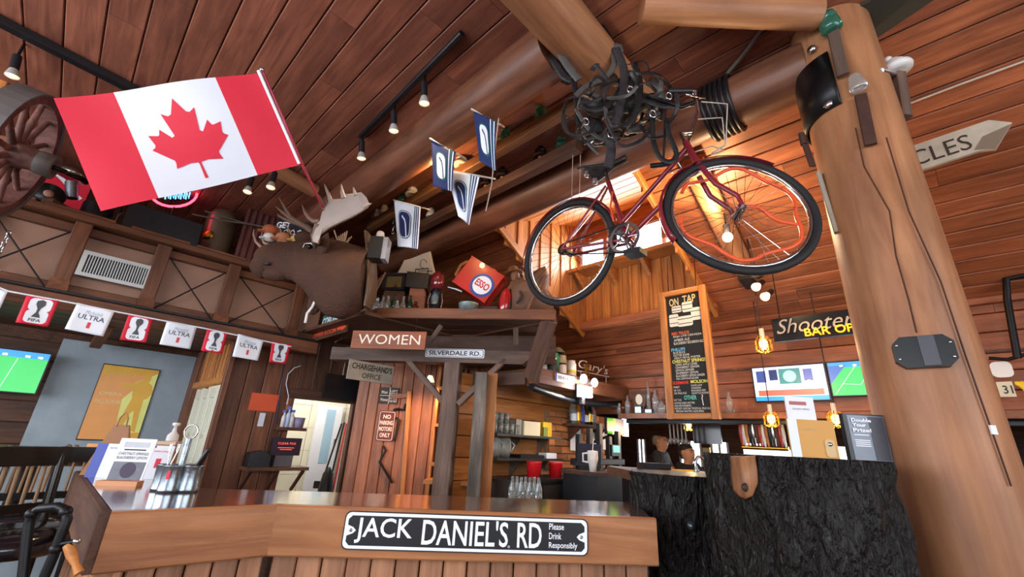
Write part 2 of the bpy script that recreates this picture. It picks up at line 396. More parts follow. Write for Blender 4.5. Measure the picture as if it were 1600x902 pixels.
for k in range(5):
    m = q0+.03+(q1-q0-.06)*k/4
    timber('mullion', R(WP, m, sz0), R(WP, m, gz1), .05, .05, PLANK, win, D)
for k in range(4):
    a = q0+.055+(q1-q0-.06)*k/4; b = a+(q1-q0-.06)/4-.05
    slab('pane', [R(WP, a, sz0), R(WP, b, sz0), R(WP, b, gz1), R(WP, a, gz1)], P, .006, GLASS, win)
# wall_right: header over the back bar, boarded, with the long shelf under it
wr = struct('wall_right', loc=R(EP, 0, 2)); HZ = ZC+.36
n = 6
boards(wr, [HZ+(EZ-HZ+.02)*k/n for k in range(n+1)], -3.4, 7, lambda s, t: R(EP+.015, t, s), P, CEDAR2)
slab('wall_backing', [R(EP+.04, -3.4, HZ), R(EP+.04, 7, HZ), R(EP+.04, 7, EZ+.1), R(EP+.04, -3.4, EZ+.1)], P, .02, DARKW, wr)
timber('eave_trim', R(EP-.03, -3.4, EZ-.03), R(EP-.03, 7, EZ-.03), .06, .05, CEDAR2, wr, Z)
# wall_bar_back: boarded wall between the kitchen passage and the back bar
QW = 3.1; wb = struct('wall_bar_back', loc=R(3.6, QW, 1.5))
n = 12; boards(wb, [.0+.185*k for k in range(n)], 2.5, EP, lambda s, t: R(t, QW+.015, s), D, GOLD, joints=False)
slab('wall_backing', [R(2.5, QW+.04, 0), R(EP, QW+.04, 0), R(EP, QW+.04, 2.03), R(2.5, QW+.04, 2.03)], D, .02, DARKW, wb)
# far room past the bar opening: low dark ceiling, wall with bright windows
WINS = [(-2.2, -1.2), (-.6, .3), (.9, 1.6), (2.22, 2.56), (2.8, 3.12), (3.28, 3.72), (4.4, 4.6)]
FP = 8.6; fw = struct('wall_far', loc=R(FP, 2, 1)); FQ0, FQ1 = -3.4, 6.0
zs = [0, 1.18, 1.62, 2.1]
wins = WINS
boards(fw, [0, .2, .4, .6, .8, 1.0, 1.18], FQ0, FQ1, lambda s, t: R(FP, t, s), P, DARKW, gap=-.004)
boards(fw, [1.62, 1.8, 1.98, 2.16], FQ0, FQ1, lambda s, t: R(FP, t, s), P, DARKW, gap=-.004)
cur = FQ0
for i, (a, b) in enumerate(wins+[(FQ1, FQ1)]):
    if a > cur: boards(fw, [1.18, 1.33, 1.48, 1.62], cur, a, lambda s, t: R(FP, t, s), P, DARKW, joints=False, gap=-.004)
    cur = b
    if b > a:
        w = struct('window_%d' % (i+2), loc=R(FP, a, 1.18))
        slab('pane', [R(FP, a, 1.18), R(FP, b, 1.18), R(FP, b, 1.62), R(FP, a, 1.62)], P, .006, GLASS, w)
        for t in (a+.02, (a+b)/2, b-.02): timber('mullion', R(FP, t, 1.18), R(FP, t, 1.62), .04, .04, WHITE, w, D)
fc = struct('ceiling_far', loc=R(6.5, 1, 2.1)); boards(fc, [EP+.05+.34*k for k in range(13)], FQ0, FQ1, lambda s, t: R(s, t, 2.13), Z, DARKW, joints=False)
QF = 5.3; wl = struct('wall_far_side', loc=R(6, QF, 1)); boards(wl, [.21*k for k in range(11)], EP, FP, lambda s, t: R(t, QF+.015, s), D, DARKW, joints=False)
# left side: wall with the notice and kitchen doorway, poster wall, bifold door wall, loft
QN = 4.8; QP = 6.5; PD = 1.08; LB = 4.6
wn = struct('wall_notice', loc=R(1.5, QN, 1.2))
kd = [PQ(QN).at(458, 625), PQ(QN).at(549, 632)]; k0, k1 = kd[0].dot(P), kd[1].dot(P); kz = ZC+.315
def vboards(parent, a, b, z0, z1, pos, up, m, w=.17):
    n = max(1, round((b-a)/w))
    for k in range(n):
        s = a+(b-a)*(k+.5)/n; timber('plank', pos(s, z0), pos(s, z1), (b-a)/n-.005, .025, m, parent, up)
NQ = lambda s, t: R(s, QN+.012, t)
vboards(wn, PD, k0, 0, 2.7, NQ, D, TRIM); vboards(wn, k1, 2.9, 0, 2.7, NQ, D, DARKW); vboards(wn, k0, k1, kz, 2.7, NQ, D, DARKW)
timber('door_lintel', R(k0-.06, QN-.02, kz+.05), R(k1+.06, QN-.02, kz+.05), .04, .1, DARKW, wn, Z)
timber('door_jamb', R(k0-.03, QN-.01, 0), R(k0-.03, QN-.01, kz), .06, .06, TRIM, wn, D)
timber('door_jamb', R(k1+.05, QN-.01, 0), R(k1+.05, QN-.01, kz), .1, .07, DARKW, wn, D)
slab('wall_backing', [R(PD, QN+.03, 0), R(k0, QN+.03, 0), R(k0, QN+.03, 2.3), R(PD, QN+.03, 2.3)], D, .02, DARKW, wn)
# kitchen passage behind the doorway: white tiles
wk = struct('wall_kitchen', loc=R(2, 6.2, 1)); TILE = mat('cream_wall_tile', '#e9e4cf', .25, var=.05)
for i in range(9):
    for j in range(8):
        z = .05+.29*j; s = 1.35+.25*i
        timber('tile', R(s, 6.2, z), R(s, 6.2, z+.285), .245, .02, TILE, wk, D, ch=.004)
slab('wall_grout', [R(1.1, 6.22, 0), R(3.7, 6.22, 0), R(3.7, 6.22, 2.4), R(1.1, 6.22, 2.4)], D, .02, mat('grout', '#b5b09c', .8), wk)
wks = struct('wall_kitchen_side', loc=R(3.4, 5.5, 1)); slab('panel', [R(3.55, 4.85, 0), R(3.55, 6.2, 0), R(3.55, 6.2, 2.4), R(3.55, 4.85, 2.4)], P, .03, WHITE, wks)
kc = struct('ceiling_kitchen', loc=R(2.3, 5.5, 2.4)); slab('panel', [R(1.1, 4.85, 2.4), R(3.6, 4.85, 2.4), R(3.6, 6.25, 2.4), R(1.1, 6.25, 2.4)], Z, .03, WHITE, kc)
klamp = thing('ceiling_lamp', 'flat white lamp on the kitchen passage ceiling behind the open doorway', 'lamp', R(2.2, 5.5, 2.33))
B().lathe([(.16, 0), (.18, .03), (.17, .06)], R(2.2, 5.5, 2.33)).out('diffuser', mat('lamp_diffuser', '#ffffff', .4, emit='#fff4e0', es=6), klamp)
point(klamp, R(2.2, 5.4, 2.2), 42, (1, .95, .85), .12)
# poster wall, plaster; dark boards left of it
wpz = struct('wall_poster', loc=R(0, QP, 1.2))
PLAS = mat('grey_blue_plaster', '#9ba7b0', .75, var=.25, vs=5, bump=.3, bs=14)
s0 = PQ(QP).at(62, 620).dot(P)
slab('plaster_panel', [R(s0, QP, 0), R(PD, QP, 0), R(PD, QP, 2.25), R(s0, QP, 2.25)], D, .03, PLAS, wpz)
boards(wpz, [.2*k for k in range(12)], -3.4, s0, lambda s, t: R(t, QP+.015, s), D, DARKW)
# loft over the left aisle
lf = struct('ceiling_loft', loc=R(0, 5.5, 2.3)); LZ = 2.33
boards(lf, [LB+.2*k for k in range(11)], -3.4, PD+.25, lambda s, t: R(t, s, LZ), Z, DARKW)
wlb = struct('wall_loft', loc=R(0, 6.9, 2.8)); vboards(wlb, -3.4, 7.0, 2.3, CZ, lambda s, t: R(s, 6.9, t), D, DARKW, .22)
CORR = mat('rusty_corrugated_metal', '#7a4c48', .55, .2, var=.3, vs=9)
wlc = struct('wall_corrugated', loc=R(1, 4.85, 2.9)); ca, cb = PQ(4.85).at(366, 400).dot(P), PQ(4.85).at(530, 400).dot(P)
b = B()
def cw(u, v): s = ca+(cb-ca)*u; return R(s, 4.85+.012*math.sin(s*2*math.pi/.06), 2.42+(CZ-2.425)*v)
b.grid(cw, 150, 2); b.out('corrugated_sheet', CORR, wlc, solid=.004)
# door wall
wd_ = struct('wall_door', loc=R(PD, 5.6, 1)); pl = PP(PD)
d0, d1 = pl.at(306, 606).dot(D), pl.at(353, 598).dot(D); dzt = ZC+.385*PD/.9*.9
dzt = pl.at(330, 603).z
vboards(wd_, QN, d1, 0, 2.3, lambda s, t: R(PD+.012, s, t), P, TRIM)
vboards(wd_, d0, QP, 0, 2.3, lambda s, t: R(PD+.012, s, t), P, TRIM)
vboards(wd_, d1, d0, dzt+.42, 2.35, lambda s, t: R(PD+.012, s, t), P, TRIM)
timber('door_header', R(PD-.01, d1, dzt+.03), R(PD-.01, d0, dzt+.03), .05, .07, GOLD, wd_, Z)
for s in (d1-.02, d0+.02): timber('door_jamb', R(PD-.01, s, 0), R(PD-.01, s, dzt+.45), .06, .05, TRIM, wd_, P)
for k in range(9):
    s = d1+.06+(d0-d1-.12)*k/8; timber('transom_slat', R(PD+.02, s, dzt+.06), R(PD+.02, s, dzt+.42), .07, .02, GOLD, wd_, P)
CREAM = mat('cream_door_paint', '#d8d6c2', .45, var=.05)
dr = struct('door_1', loc=R(PD, (d0+d1)/2, 0))
dw = (d0-d1)/4
for k in range(4):
    a = d1+dw*k+.006; b_ = a+dw-.012
    for s in (a+.03, b_-.03): timber('door_stile', R(PD+.03, s, .02), R(PD+.03, s, dzt-.01), .06, .03, CREAM, dr, P)
    for z in (.1, .9, dzt-.07): timber('door_rail', R(PD+.03, a+.06, z), R(PD+.03, b_-.06, z), .028, .1, CREAM, dr, Z)
    slab('door_panel', [R(PD+.035, a+.06, .1), R(PD+.035, b_-.06, .1), R(PD+.035, b_-.06, .9), R(PD+.035, a+.06, .9)], P, .012, CREAM, dr)
    z = .97
    while z < dzt-.14:
        slab('door_panel', [R(PD+.035, a+.06, z), R(PD+.035, b_-.06, z), R(PD+.035, b_-.06, min(z+.36, dzt-.12)), R(PD+.035, a+.06, min(z+.36, dzt-.12))], P, .012, CREAM, dr); z += .4
# walls behind the photographer, with the windows the daylight comes by
for nm, a, b, fn, nn in (('wall_front', -3.4, 7, lambda s, t: R(-3.42, s, t), P), ('wall_street', -3.4, 10, lambda s, t: R(s, -3.42, t), D)):
    w = struct(nm, loc=fn(1, 1)); lo, hi = (-1.8, 5.7) if nm == 'wall_front' else (-2.0, 2.6)  # unseen front opening made long so the left aisle gets light
    boards(w, [.18*k for k in range(8)], a, b, fn and (lambda s, t, fn=fn: fn(t, s)), nn, CEDAR2)
    boards(w, [2.8+.145*k for k in range(7)], a, b, (lambda s, t, fn=fn: fn(t, s)), nn, CEDAR2)
    for x0, x1 in ((a, lo), (hi, b)): boards(w, [1.26+.154*k for k in range(11)], x0, x1, (lambda s, t, fn=fn: fn(t, s)), nn, CEDAR2, joints=False)
ob = struct('wall_outer', loc=R(2, 7.2, 1))
slab('sheathing', [R(-3.5, 7.15, 0), R(10, 7.15, 0), R(10, 7.15, CZ+.1), R(-3.5, 7.15, CZ+.1)], D, .03, DARKW, ob)
slab('sheathing', [R(-3.5, QP+.05, 0), R(PD+.2, QP+.05, 0), R(PD+.2, QP+.05, 2.33), R(-3.5, QP+.05, 2.33)], D, .03, DARKW, ob)
slab('sheathing', [R(-3.5, LB+.06, 2.37), R(PD+.3, LB+.06, 2.37), R(PD+.3, 7.1, 2.37), R(-3.5, 7.1, 2.37)], Z, .02, DARKW, ob)
slab('sheathing', [R(EP+.05, QF+.05, 0), R(FP, QF+.05, 0), R(FP, QF+.05, 2.2), R(EP+.05, QF+.05, 2.2)], D, .03, DARKW, ob)
slab('sheathing', [R(EP, -3.5, 2.2), R(FP+.2, -3.5, 2.2), R(FP+.2, QF+.1, 2.2), R(EP, QF+.1, 2.2)], Z, .03, DARKW, ob)
# ================================================================ logs of the roof frame
ml = log('ridge_log', R(2.39, .12, ZC+2.03), R(2.39, 4.55, ZC+2.03), .157, .15, LOGD, label='long dark peeled log running from the steel bracket to behind the moose', cat='log beam')
pu = log('purlin_log', R(1.38, 1.12, ZC+2.06), R(1.38, 6.85, ZC+2.06), .155, .15, LOGD, label='warm lit log under the board ceiling, above the four small hockey flags', cat='log beam')
cl = log('cross_log', R(.3, .985, ZC+2.04), R(2.02, .985, ZC+2.04), .135, .135, LOGM, label='short log pointing down from the top edge, harness tied round its end', cat='log beam')
lt = onz(1002, 12, CZ-.08); rt = onz(1240, 22, CZ-.08)
log('brace_log', lt, lt+(rt-lt)*1.15, .075, .075, LOGM, label='pale peeled log along the top edge left of the big post', cat='log beam')
rf = log('rafter_log', R(HP+.15, .93, slz(HP+.15)-.1), R(EP-.75, .93, slz(EP-.75)-.1), .085, .08, LOGM, label='lit round rafter under the sloping boards, behind the front bicycle wheel', cat='log beam')
pa = R(2.39, 0, 0); v = onp(1310, 110, 2.39)
PB = V((v.x, v.y, 0))
post = log('log_post', PB, PB+Z*(CZ-.005), .2, .178, LOGM, n=40, seg=30, rough=.012, label='huge round peeled log post at the right holding the steel bracket', cat='post')
slog = log('loft_log', onz(418, 258, CZ-.075), onz(492, 299, CZ-.075), .065, .065, LOGM, label='small round log under the ceiling behind the flag pole', cat='log beam')
# ================================================================ the bar
BZ = 1.2
def bp(x, y): return onz(x, y, BZ)
A0, A1, A2 = bp(175, 798), bp(435, 787), bp(1016, 808)
K1, K2, K3, K4 = bp(992, 785), bp(450, 767), bp(322, 764), bp(128, 736)
K5 = A0 + (K4-A0).normalized()*.0; K4 = K4; Kl = bp(250, 742)
bar = thing('bar_counter', 'varnished wooden bar counter with plank front carrying the black road sign', 'bar', ((A1+A2)/2).xy.to_3d())
top = [A0, A1, A2, K1, K2, K3, Kl, K4]
def prism(name, pts, z0, z1, m, parent, **kw):
    k = len(pts); vs = [V((p.x, p.y, z0)) for p in pts]+[V((p.x, p.y, z1)) for p in pts]
    return B().add(vs, [tuple(range(k))[::-1], tuple(range(k, 2*k))]+[(i, (i+1) % k, k+(i+1) % k, k+i) for i in range(k)]).out(name, m, parent, **kw)
prism('bar_top', top, BZ-.03, BZ, BART, bar)
FZ = BZ-.155
for a, b_, m in ((A0, A1, BARW), (A1, A2, BARW), (K4, A0, DARKW)):
    d = (b_-a).normalized(); nn = V((d.y, -d.x, 0))
    timber('fascia', a+nn*.012+Z*(FZ-BZ+.0775-.003), b_+nn*.012+d*.012+Z*(FZ-BZ+.0775-.003), .03, .161, m, bar, Z)
def plankwall(a, b_, inset, w):
    d = (b_-a); L = d.length; d.normalize(); nn = V((-d.y, d.x, 0)); n = round(L/w)
    for k in range(n):
        c = a+d*(L*(k+.5)/n)+nn*(inset+random.uniform(0, .006)); c.z = 0
        timber('front_plank', c+Z*.05, c+Z*(FZ+.02), L/n-.005, .022, FPLANK, bar, nn)
plankwall(A0, A1, .05, .075); plankwall(A1, A2, .05, .085); plankwall(K4, A0, .06, .1)
prism('toe_base', [A0+(K3-A0)*.2, A1+(K2-A1)*.25, A2+(K1-A2)*.25, A2+(K1-A2)*.9, K2+(A1-K2)*.1, K3+(A0-K3)*.1], 0, BZ-.04, DARKW, bar)
# bark-clad stumps at the right end of the bar
BARK = bpy.data.materials.new('dark_bark'); BARK.use_nodes = True
nt = BARK.node_tree; N = nt.nodes; L_ = nt.links; bs = N['Principled BSDF']
tc = N.new('ShaderNodeTexCoord'); mp = N.new('ShaderNodeMapping'); mp.inputs['Scale'].default_value = (26, 26, 11); L_.new(tc.outputs['Object'], mp.inputs[0])
vo = N.new('ShaderNodeTexVoronoi'); vo.feature = 'DISTANCE_TO_EDGE'; vo.inputs['Scale'].default_value = 1.6; vo.inputs['Randomness'].default_value = 1
nz = N.new('ShaderNodeTexNoise'); nz.inputs['Scale'].default_value = 3.5; nz.inputs['Detail'].default_value = 8; L_.new(mp.outputs[0], nz.inputs[0])
ad = N.new('ShaderNodeMix'); ad.data_type = 'VECTOR'; ad.inputs[0].default_value = .35; L_.new(mp.outputs[0], ad.inputs[4]); L_.new(nz.outputs['Color'], ad.inputs[5]); L_.new(ad.outputs[1], vo.inputs[0])
rp = N.new('ShaderNodeValToRGB'); rp.color_ramp.elements[0].color = lin('#070606'); rp.color_ramp.elements[1].color = lin('#181312'); rp.color_ramp.elements[1].position = .7
L_.new(nz.outputs['Fac'], rp.inputs[0]); L_.new(rp.outputs[0], bs.inputs['Base Color']); bs.inputs['Roughness'].default_value = .36; bs.inputs['Specular IOR Level'].default_value = .28
mm = N.new('ShaderNodeMath'); mm.operation = 'ADD'; L_.new(vo.outputs['Distance'], mm.inputs[0]); L_.new(nz.outputs['Fac'], mm.inputs[1])
bm_ = N.new('ShaderNodeBump'); bm_.inputs['Strength'].default_value = .9; bm_.inputs['Distance'].default_value = .02; L_.new(mm.outputs[0], bm_.inputs['Height']); L_.new(bm_.outputs[0], bs.inputs['Normal'])
def stump(name, c, r, z1, label, ph=0, sx=1.0, yaw=0):
    t = thing(name, label, 'stump', (c[0], c[1], 0)); b = B(); n = 200; m = 130; rnd = random.Random(ph)
    a0 = [rnd.random()*6 for _ in range(12)]
    def fn(u, v):
        a = u*2*math.pi
        ridg = abs(math.sin(a*13+a0[0]+1.3*math.sin(v*7+a0[1])+2*math.sin(a*3+v*4)))**.5*.012
        ridg += .02*mnoise.noise(V((math.cos(a)*7+a0[7], math.sin(a)*7, v*8)))+.012*mnoise.noise(V((math.cos(a)*19, math.sin(a)*19+a0[8], v*17)))
        rr = r*(1+.035*math.sin(2*a+a0[4])+.02*math.sin(3*a+a0[5])+.02*math.sin(v*5+a0[6])) + ridg
        x, y = rr*sx*math.cos(a), rr*math.sin(a)
        return V((c[0]+x*math.cos(yaw)-y*math.sin(yaw), c[1]+x*math.sin(yaw)+y*math.cos(yaw), z1*v))
    b.grid(fn, n, m); b.add([fn(i/n, 1) for i in range(n)], [tuple(range(n))]); b.out('bark', BARK, t, merge=True); return t

st1 = stump('bark_stump', (1.06, 1.68), .277, ZC-.003, 'tall black bark stump beside the big post, leaflets standing on top', 3)
st2 = stump('bark_stump', (.875, 2.23), .245, ZC-.105, 'lower black bark stump between the bar end and the tall stump', 8)

wx = struct('wall_passage', loc=R(2.9, 4.2, 1)); PWY = 4.75
wa, wb2 = PY(PWY).at(553, 650).x, PY(PWY).at(762, 650).x
vboards(wx, wa, wb2, 0, 2.35, lambda s, t: V((s, PWY, t)), Y, PLANK, .12)
slab('wall_backing', [V((wa, PWY+.02, 0)), V((wb2, PWY+.02, 0)), V((wb2, PWY+.02, 2.35)), V((wa, PWY+.02, 2.35))], Y, .02, DARKW, wx)
slab('side_board', [V((wa, PWY, 0)), R(2.75, QN, 0), R(2.75, QN, 2.35), V((wa, PWY, 2.35))], P, .02, DARKW, wx)
cc = struct('ceiling_passage', loc=R(2.6, 4, 2.4)); slab('panel', [R(1.6, 3.3, 2.4), R(5.0, 3.3, 2.4), R(5.0, 7.0, 2.45), R(1.6, 7.0, 2.45)], Z, .03, DARKW, cc)
# ================================================================ sheets: cloth or paper shaped by fn(u,v)
from mathutils.geometry import delaunay_2d_cdt
class Sheet:
    def __init__(s, a, b, c, d, rip=0, fr=3, ph=0, sag=0):
        """corners: lower left, lower right, upper right, upper left"""
        s.c = [V(p) for p in (a, b, c, d)]; s.rip = rip; s.fr = fr; s.ph = ph; s.sag = sag
        s.n = ((s.c[1]-s.c[0]).cross(s.c[3]-s.c[0])).normalized()
        if s.n.dot(CAM-s.c[0]) < 0: s.n = -s.n
        s.w = (s.c[1]-s.c[0]).length; s.h = (s.c[3]-s.c[0]).length
    def __call__(s, u, v, off=0):
        a, b, c, d = s.c; p = (a*(1-u)+b*u)*(1-v) + (d*(1-u)+c*u)*v
        k = s.rip*(math.sin(u*s.fr*6.28+v*2.2+s.ph) + .5*math.sin(v*s.fr*3.1-u*4+s.ph*2)) if s.rip else 0
        return p + s.n*(k+off) - Z*(s.sag*4*u*(1-u))
    def patch(s, poly, name, m, parent, off=0, step=.08, solid=0, **kw):
        k = len(poly); vs = []; ed = []
        pts = []
        for i in range(k):
            a, b = V(poly[i]), V(poly[(i+1) % k]); n = max(1, int((b-a).length/step))
            for j in range(n): pts.append(a+(b-a)*(j/n))
        n0 = len(pts); ed = [(i, (i+1) % n0) for i in range(n0)]
        if s.rip or s.sag:
            x0, x1 = min(p[0] for p in poly), max(p[0] for p in poly); y0, y1 = min(p[1] for p in poly), max(p[1] for p in poly)
            i = x0+step*.53
            while i < x1:
                j = y0+step*.47
                while j < y1: pts.append(V((i, j))); j += step
                i += step
        v2, e2, f2, *_ = delaunay_2d_cdt([V(p) for p in pts], ed, [], 1, 1e-6)
        b = B(); b.add([s(p[0], p[1], off) for p in v2], [tuple(f) for f in f2], None, True)
        # face the viewer
        f = b.f[0]; nn = (b.v[f[1]]-b.v[f[0]]).cross(b.v[f[2]]-b.v[f[0]])
        if nn.dot(s.n) < 0: b.f = [g[::-1] for g in b.f]
        return b.out(name, m, parent, solid=solid, **kw)
def R4(x0, y0, x1, y1): return [(x0, y0), (x1, y0), (x1, y1), (x0, y1)]
def rr(x0, y0, x1, y1, rx, ry=None, k=5):
    ry = rx if ry is None else ry; o = []
    for cx, cy, a0 in ((x0+rx, y0+ry, 180), (x1-rx, y0+ry, 270), (x1-rx, y1-ry, 0), (x0+rx, y1-ry, 90)):
        for i in range(k): a = math.radians(a0+90*i/(k-1)); o.append((cx+rx*math.cos(a), cy+ry*math.sin(a)))
    return o
def ell(cx, cy, rx, ry, n=20): return [(cx+rx*math.cos(6.2832*i/n), cy+ry*math.sin(6.2832*i/n)) for i in range(n)]
def thick(pts, w):
    """outline of a stroke along a polyline"""
    L, Rr = [], []; pts = [V(p) for p in pts]
    for i, p in enumerate(pts):
        t = (pts[min(i+1, len(pts)-1)]-pts[max(i-1, 0)]).normalized(); n = V((-t.y, t.x)); L.append(p+n*w/2); Rr.append(p-n*w/2)
    return [tuple(p) for p in L+Rr[::-1]]
# paints and cloths
RED = mat('flag_red', '#d8203a', .6, var=.06); FWHITE = mat('flag_white', '#e2e4ee', .6, var=.03); NAVY = mat('flag_navy', '#1c2c5c', .6, var=.08)
FGREEN = mat('flag_green', '#1d5f5a', .6); PWHITE = mat('print_white', '#eef1f8', .5, var=.02); PBLACK = mat('print_black', '#15151a', .5)
CLEAR = mat('clear_bottle_glass', '#eaf2f1', .05, trans=.86, var=0); GREENG = mat('green_bottle_glass', '#1f5a34', .05, trans=.8); AQUA = mat('aqua_insulator_glass', '#4f9f88', .06, trans=.75)
BROWNG = mat('amber_bottle_glass', '#6a3414', .06, trans=.6); PORC = mat('white_porcelain', '#d9d4cf', .2, var=.05); BROWNP = mat('brown_porcelain', '#2c1c1a', .15, var=.2)
LEATH = mat('old_dark_leather', '#2a2628', .55, var=.35, vs=14, bump=.3, bs=60); GALV = mat('galvanised_steel', '#9aa4ac', .3, .9, var=.3, vs=14, bump=.15, bs=25)
PAPER = mat('white_paper', '#dfe1e6', .7, var=.02); KRAFT = mat('kraft_paper', '#a5795a', .75, var=.1, bump=.2, bs=20)
GOLDM = mat('brass', '#c9973a', .3, 1); RUST = mat('rusty_iron', '#4a3028', .7, .4, var=.4, vs=20); ROPE = mat('pale_wire', '#b8aca0', .5)
# ================================================================ on the bar front: the black road sign
d_ = (A2-A1).normalized(); nn = V((d_.y, -d_.x, 0)); BP = Pl(A1+nn*.029, d_)
M, w, h = BP.quad((540, 797), (920, 812), (917, 872), (534, 856))
rs = thing('road_sign', "black and white road sign reading JACK DANIEL'S RD on the bar front", 'sign', M @ V((w/2, 0, 0)))
rplate = panel('sign_plate', M, w, h, .003, PBLACK, rs, rnd=.02)
panel('sign_border', M, w-.008, h-.008, .001, PWHITE, rs, x=.004, z=.004, y=-.003, rnd=.018)
# black field with the two notches left white
c = .014; f = []; hw, hh = w-2*c, h-2*c
nt_ = [(c, h*.36), (c+.02, h*.42), (c+.03, h*.5), (c+.02, h*.58), (c, h*.64)]
pts = [(c, c+.012), (c+.012, c), (w-c-.012, c), (w-c, c+.012)] + [(w-x, z) for x, z in nt_] + [(w-c, h-c-.012), (w-c-.012, h-c), (c+.012, h-c), (c, h-c-.012)] + nt_[::-1]
rfield = B(M).poly(pts, -.0055, -.004).out('sign_field', PBLACK, rs)
for s, a, b_ in (('JACK', .048, .272), ("DANIEL'S", .312, .662), ('RD', .70, .802)):
    text(s, 'sign_letters', M, (b_-a)*w, h*(.66 if s != "DANIEL'S" else .68), PWHITE, rfield, x=a*w, z=h*.18, y=-.0062, bold=.012)
for s, z, ww in (('Please', .68, .063), ('Drink', .43, .052), ('Responsibly', .15, .12)):
    text(s, 'sign_letters', M, ww*w, h*(.17 if s != 'Responsibly' else .2), PWHITE, rfield, x=.833*w, z=h*z, y=-.0062, bold=.008)
text('®', 'sign_letters', M, h*.07, h*.07, PWHITE, rfield, x=.662*w, z=h*.16, y=-.0062)
for x in (c+.012, w-c-.012):
    sc = B(M); sc.lathe([(.006, 0), (.006, .002), (.004, .003)], (x, -.004, h*.5), (0, -1, 0), 12); sc.out('screw', STEEL, rs)
# ---- condiment caddy of galvanised cups with a handle
cc_ = onz(272, 768, BZ); cad = thing('cutlery_caddy', 'galvanised steel caddy of joined cups holding cutlery on the bar top', 'caddy', cc_)
for k, (dx, dy) in enumerate(((-.052, .0), (.0, -.035), (.05, .0), (0, .04))):
    b = B(); b.lathe([(.001, 0), (.036, 0), (.038, .01), (.036, .04), (.038, .095), (.04, .098), (.036, .096), (.034, .02), (.001, .012)], cc_+V((dx, dy, 0)), n=20); b.out('cup', GALV, cad)
B().tube([cc_+V((0, 0, .02)), cc_+V((0, 0, .2))], .012, 12).out('handle_post', GALV, cad)
B().tube([cc_+V((.028*math.cos(a), 0, .225+.028*math.sin(a))) for a in [i*.3927 for i in range(16)]], .003, 6, True).out('handle_ring', STEEL, cad)
panel('emblem', Matrix.Translation(cc_+V((.005, -.0735, .05))), .012, .03, .001, RED, cad)
def knife(name, base, tip, label, m1, m2):
    t = thing(name, label, 'cutlery', base); b = V(base); e = V(tip); d = e-b
    B().tube([b, b+d*.45], .0025, 6).out('shaft', m2, t); B().tube([b+d*.42, b+d*.5, b+d*.95, e], [.004, .008, .009, .005], 8).out('grip', m1, t)
knife('steak_knife', cc_+V((.04, -.005, .03)), cc_+V((.105, -.02, .165)), 'black handled steak knife leaning right in the steel caddy', BLACK, STEEL)
knife('steak_knife', cc_+V((.045, .01, .03)), cc_+V((.075, .02, .15)), 'black handled knife standing behind the leaning one in the caddy', BLACK, STEEL)
for k, (dx, tx) in enumerate(((-.045, -.065), (-.06, -.04))):
    t = thing('fork', ['steel fork leaning left in the caddy', 'steel fork upright in the left cup of the caddy'][k], 'cutlery', cc_+V((dx, 0, .03)))
    e = cc_+V((tx, .01*k, .14)); B().tube([cc_+V((dx, 0, .03)), e], .003, 6).out('handle', STEEL, t)
    b = B()
    for j in (-1, 0, 1): b.tube([e+V((0, 0, -.004)), e+V((j*.005, 0, .012)), e+V((j*.005, 0, .035))], .0016, 5)
    b.out('tines', STEEL, t)
# ---- leaflets standing on the left of the bar
def leaflet(name, px, py, wd, ht, yaw, tilt, m, label, deco, depth=None, base=None):
    o = onz(px, py, BZ) if base is None else base; c_, s_ = math.cos(yaw), math.sin(yaw)
    M = Matrix.Translation(o) @ Matrix.Rotation(yaw, 4, 'Z') @ Matrix.Rotation(-tilt, 4, 'X')
    t = thing(name, label, 'leaflet', o); cd_ = panel('card', M, wd, ht, .003, m, t, x=-wd/2)
    M2 = M @ Matrix.Translation((-wd/2, -.003, 0)); deco(M2, cd_, wd, ht); return t
BLUEP = mat('print_blue', '#2c3f9a', .5); GREYP = mat('print_grey', '#6d6e78', .6, var=.4, vs=30); PURP = mat('print_purple', '#3e3048', .6); LBLUE = mat('print_pale_blue', '#9fb0dc', .5); ORNG = mat('print_orange', '#d9834a', .5)
def dz1(M, t, w, h):
    panel('stripe', M, w*.3, h, .0006, BLUEP, t); panel('picture', M, w*.12, h*.3, .0006, RED, t, x=w*.72, z=h*.3)
    text('BUCKET SPECIAL', 'print', M, w*.5, h*.05, BLUEP, t, x=w*.4, z=h*.85)
def dz2(M, t, w, h):
    panel('photo', M, w*.88, h*.42, .0006, GREYP, t, x=w*.06, z=h*.06); B(M).poly(ell(w*.52, h*.3, w*.2, h*.17), -.002, -.0008).out('print', PURP, t)
    text('CHESTNUT SPRINGS', 'print', M, w*.82, h*.06, PBLACK, t, x=w*.09, z=h*.63); text('BLACKBERRY LEMON', 'print', M, w*.82, h*.06, PBLACK, t, x=w*.09, z=h*.54)
    panel('band', M, w*.6, h*.03, .0006, PBLACK, t, x=w*.2, z=h*.73)
    panel('header', M, w*.7, h*.12, .0006, mat('print_pale_grey', '#b9bac2', .6, var=.3, vs=25), t, x=w*.15, z=h*.8)
def dz3(M, t, w, h):
    panel('shade', M, w*.42, h*.9, .0006, LBLUE, t); panel('picture', M, w*.14, h*.28, .0006, RED, t, x=w*.62, z=h*.33); panel('stripe', M, w*.5, h*.06, .0006, BLUEP, t, x=w*.02, z=h*.93)
    text('SPECIAL', 'print', M, w*.4, h*.05, RED, t, x=w*.5, z=h*.8)
leaflet('leaflet', 160, 747, .15, .15, .15, .12, PAPER, 'white leaflet with a blue left stripe beside the paper bag on the bar', dz1)
tcard = leaflet('table_card', 190, 757, .14, .185, .2, .16, PAPER, 'framed white card with a dark drink photo standing in the middle of the leaflets', dz2)
o = onz(189, 758, BZ); M = Matrix.Translation(o+V((0, -.02, 0))) @ Matrix.Rotation(.2, 4, 'Z')
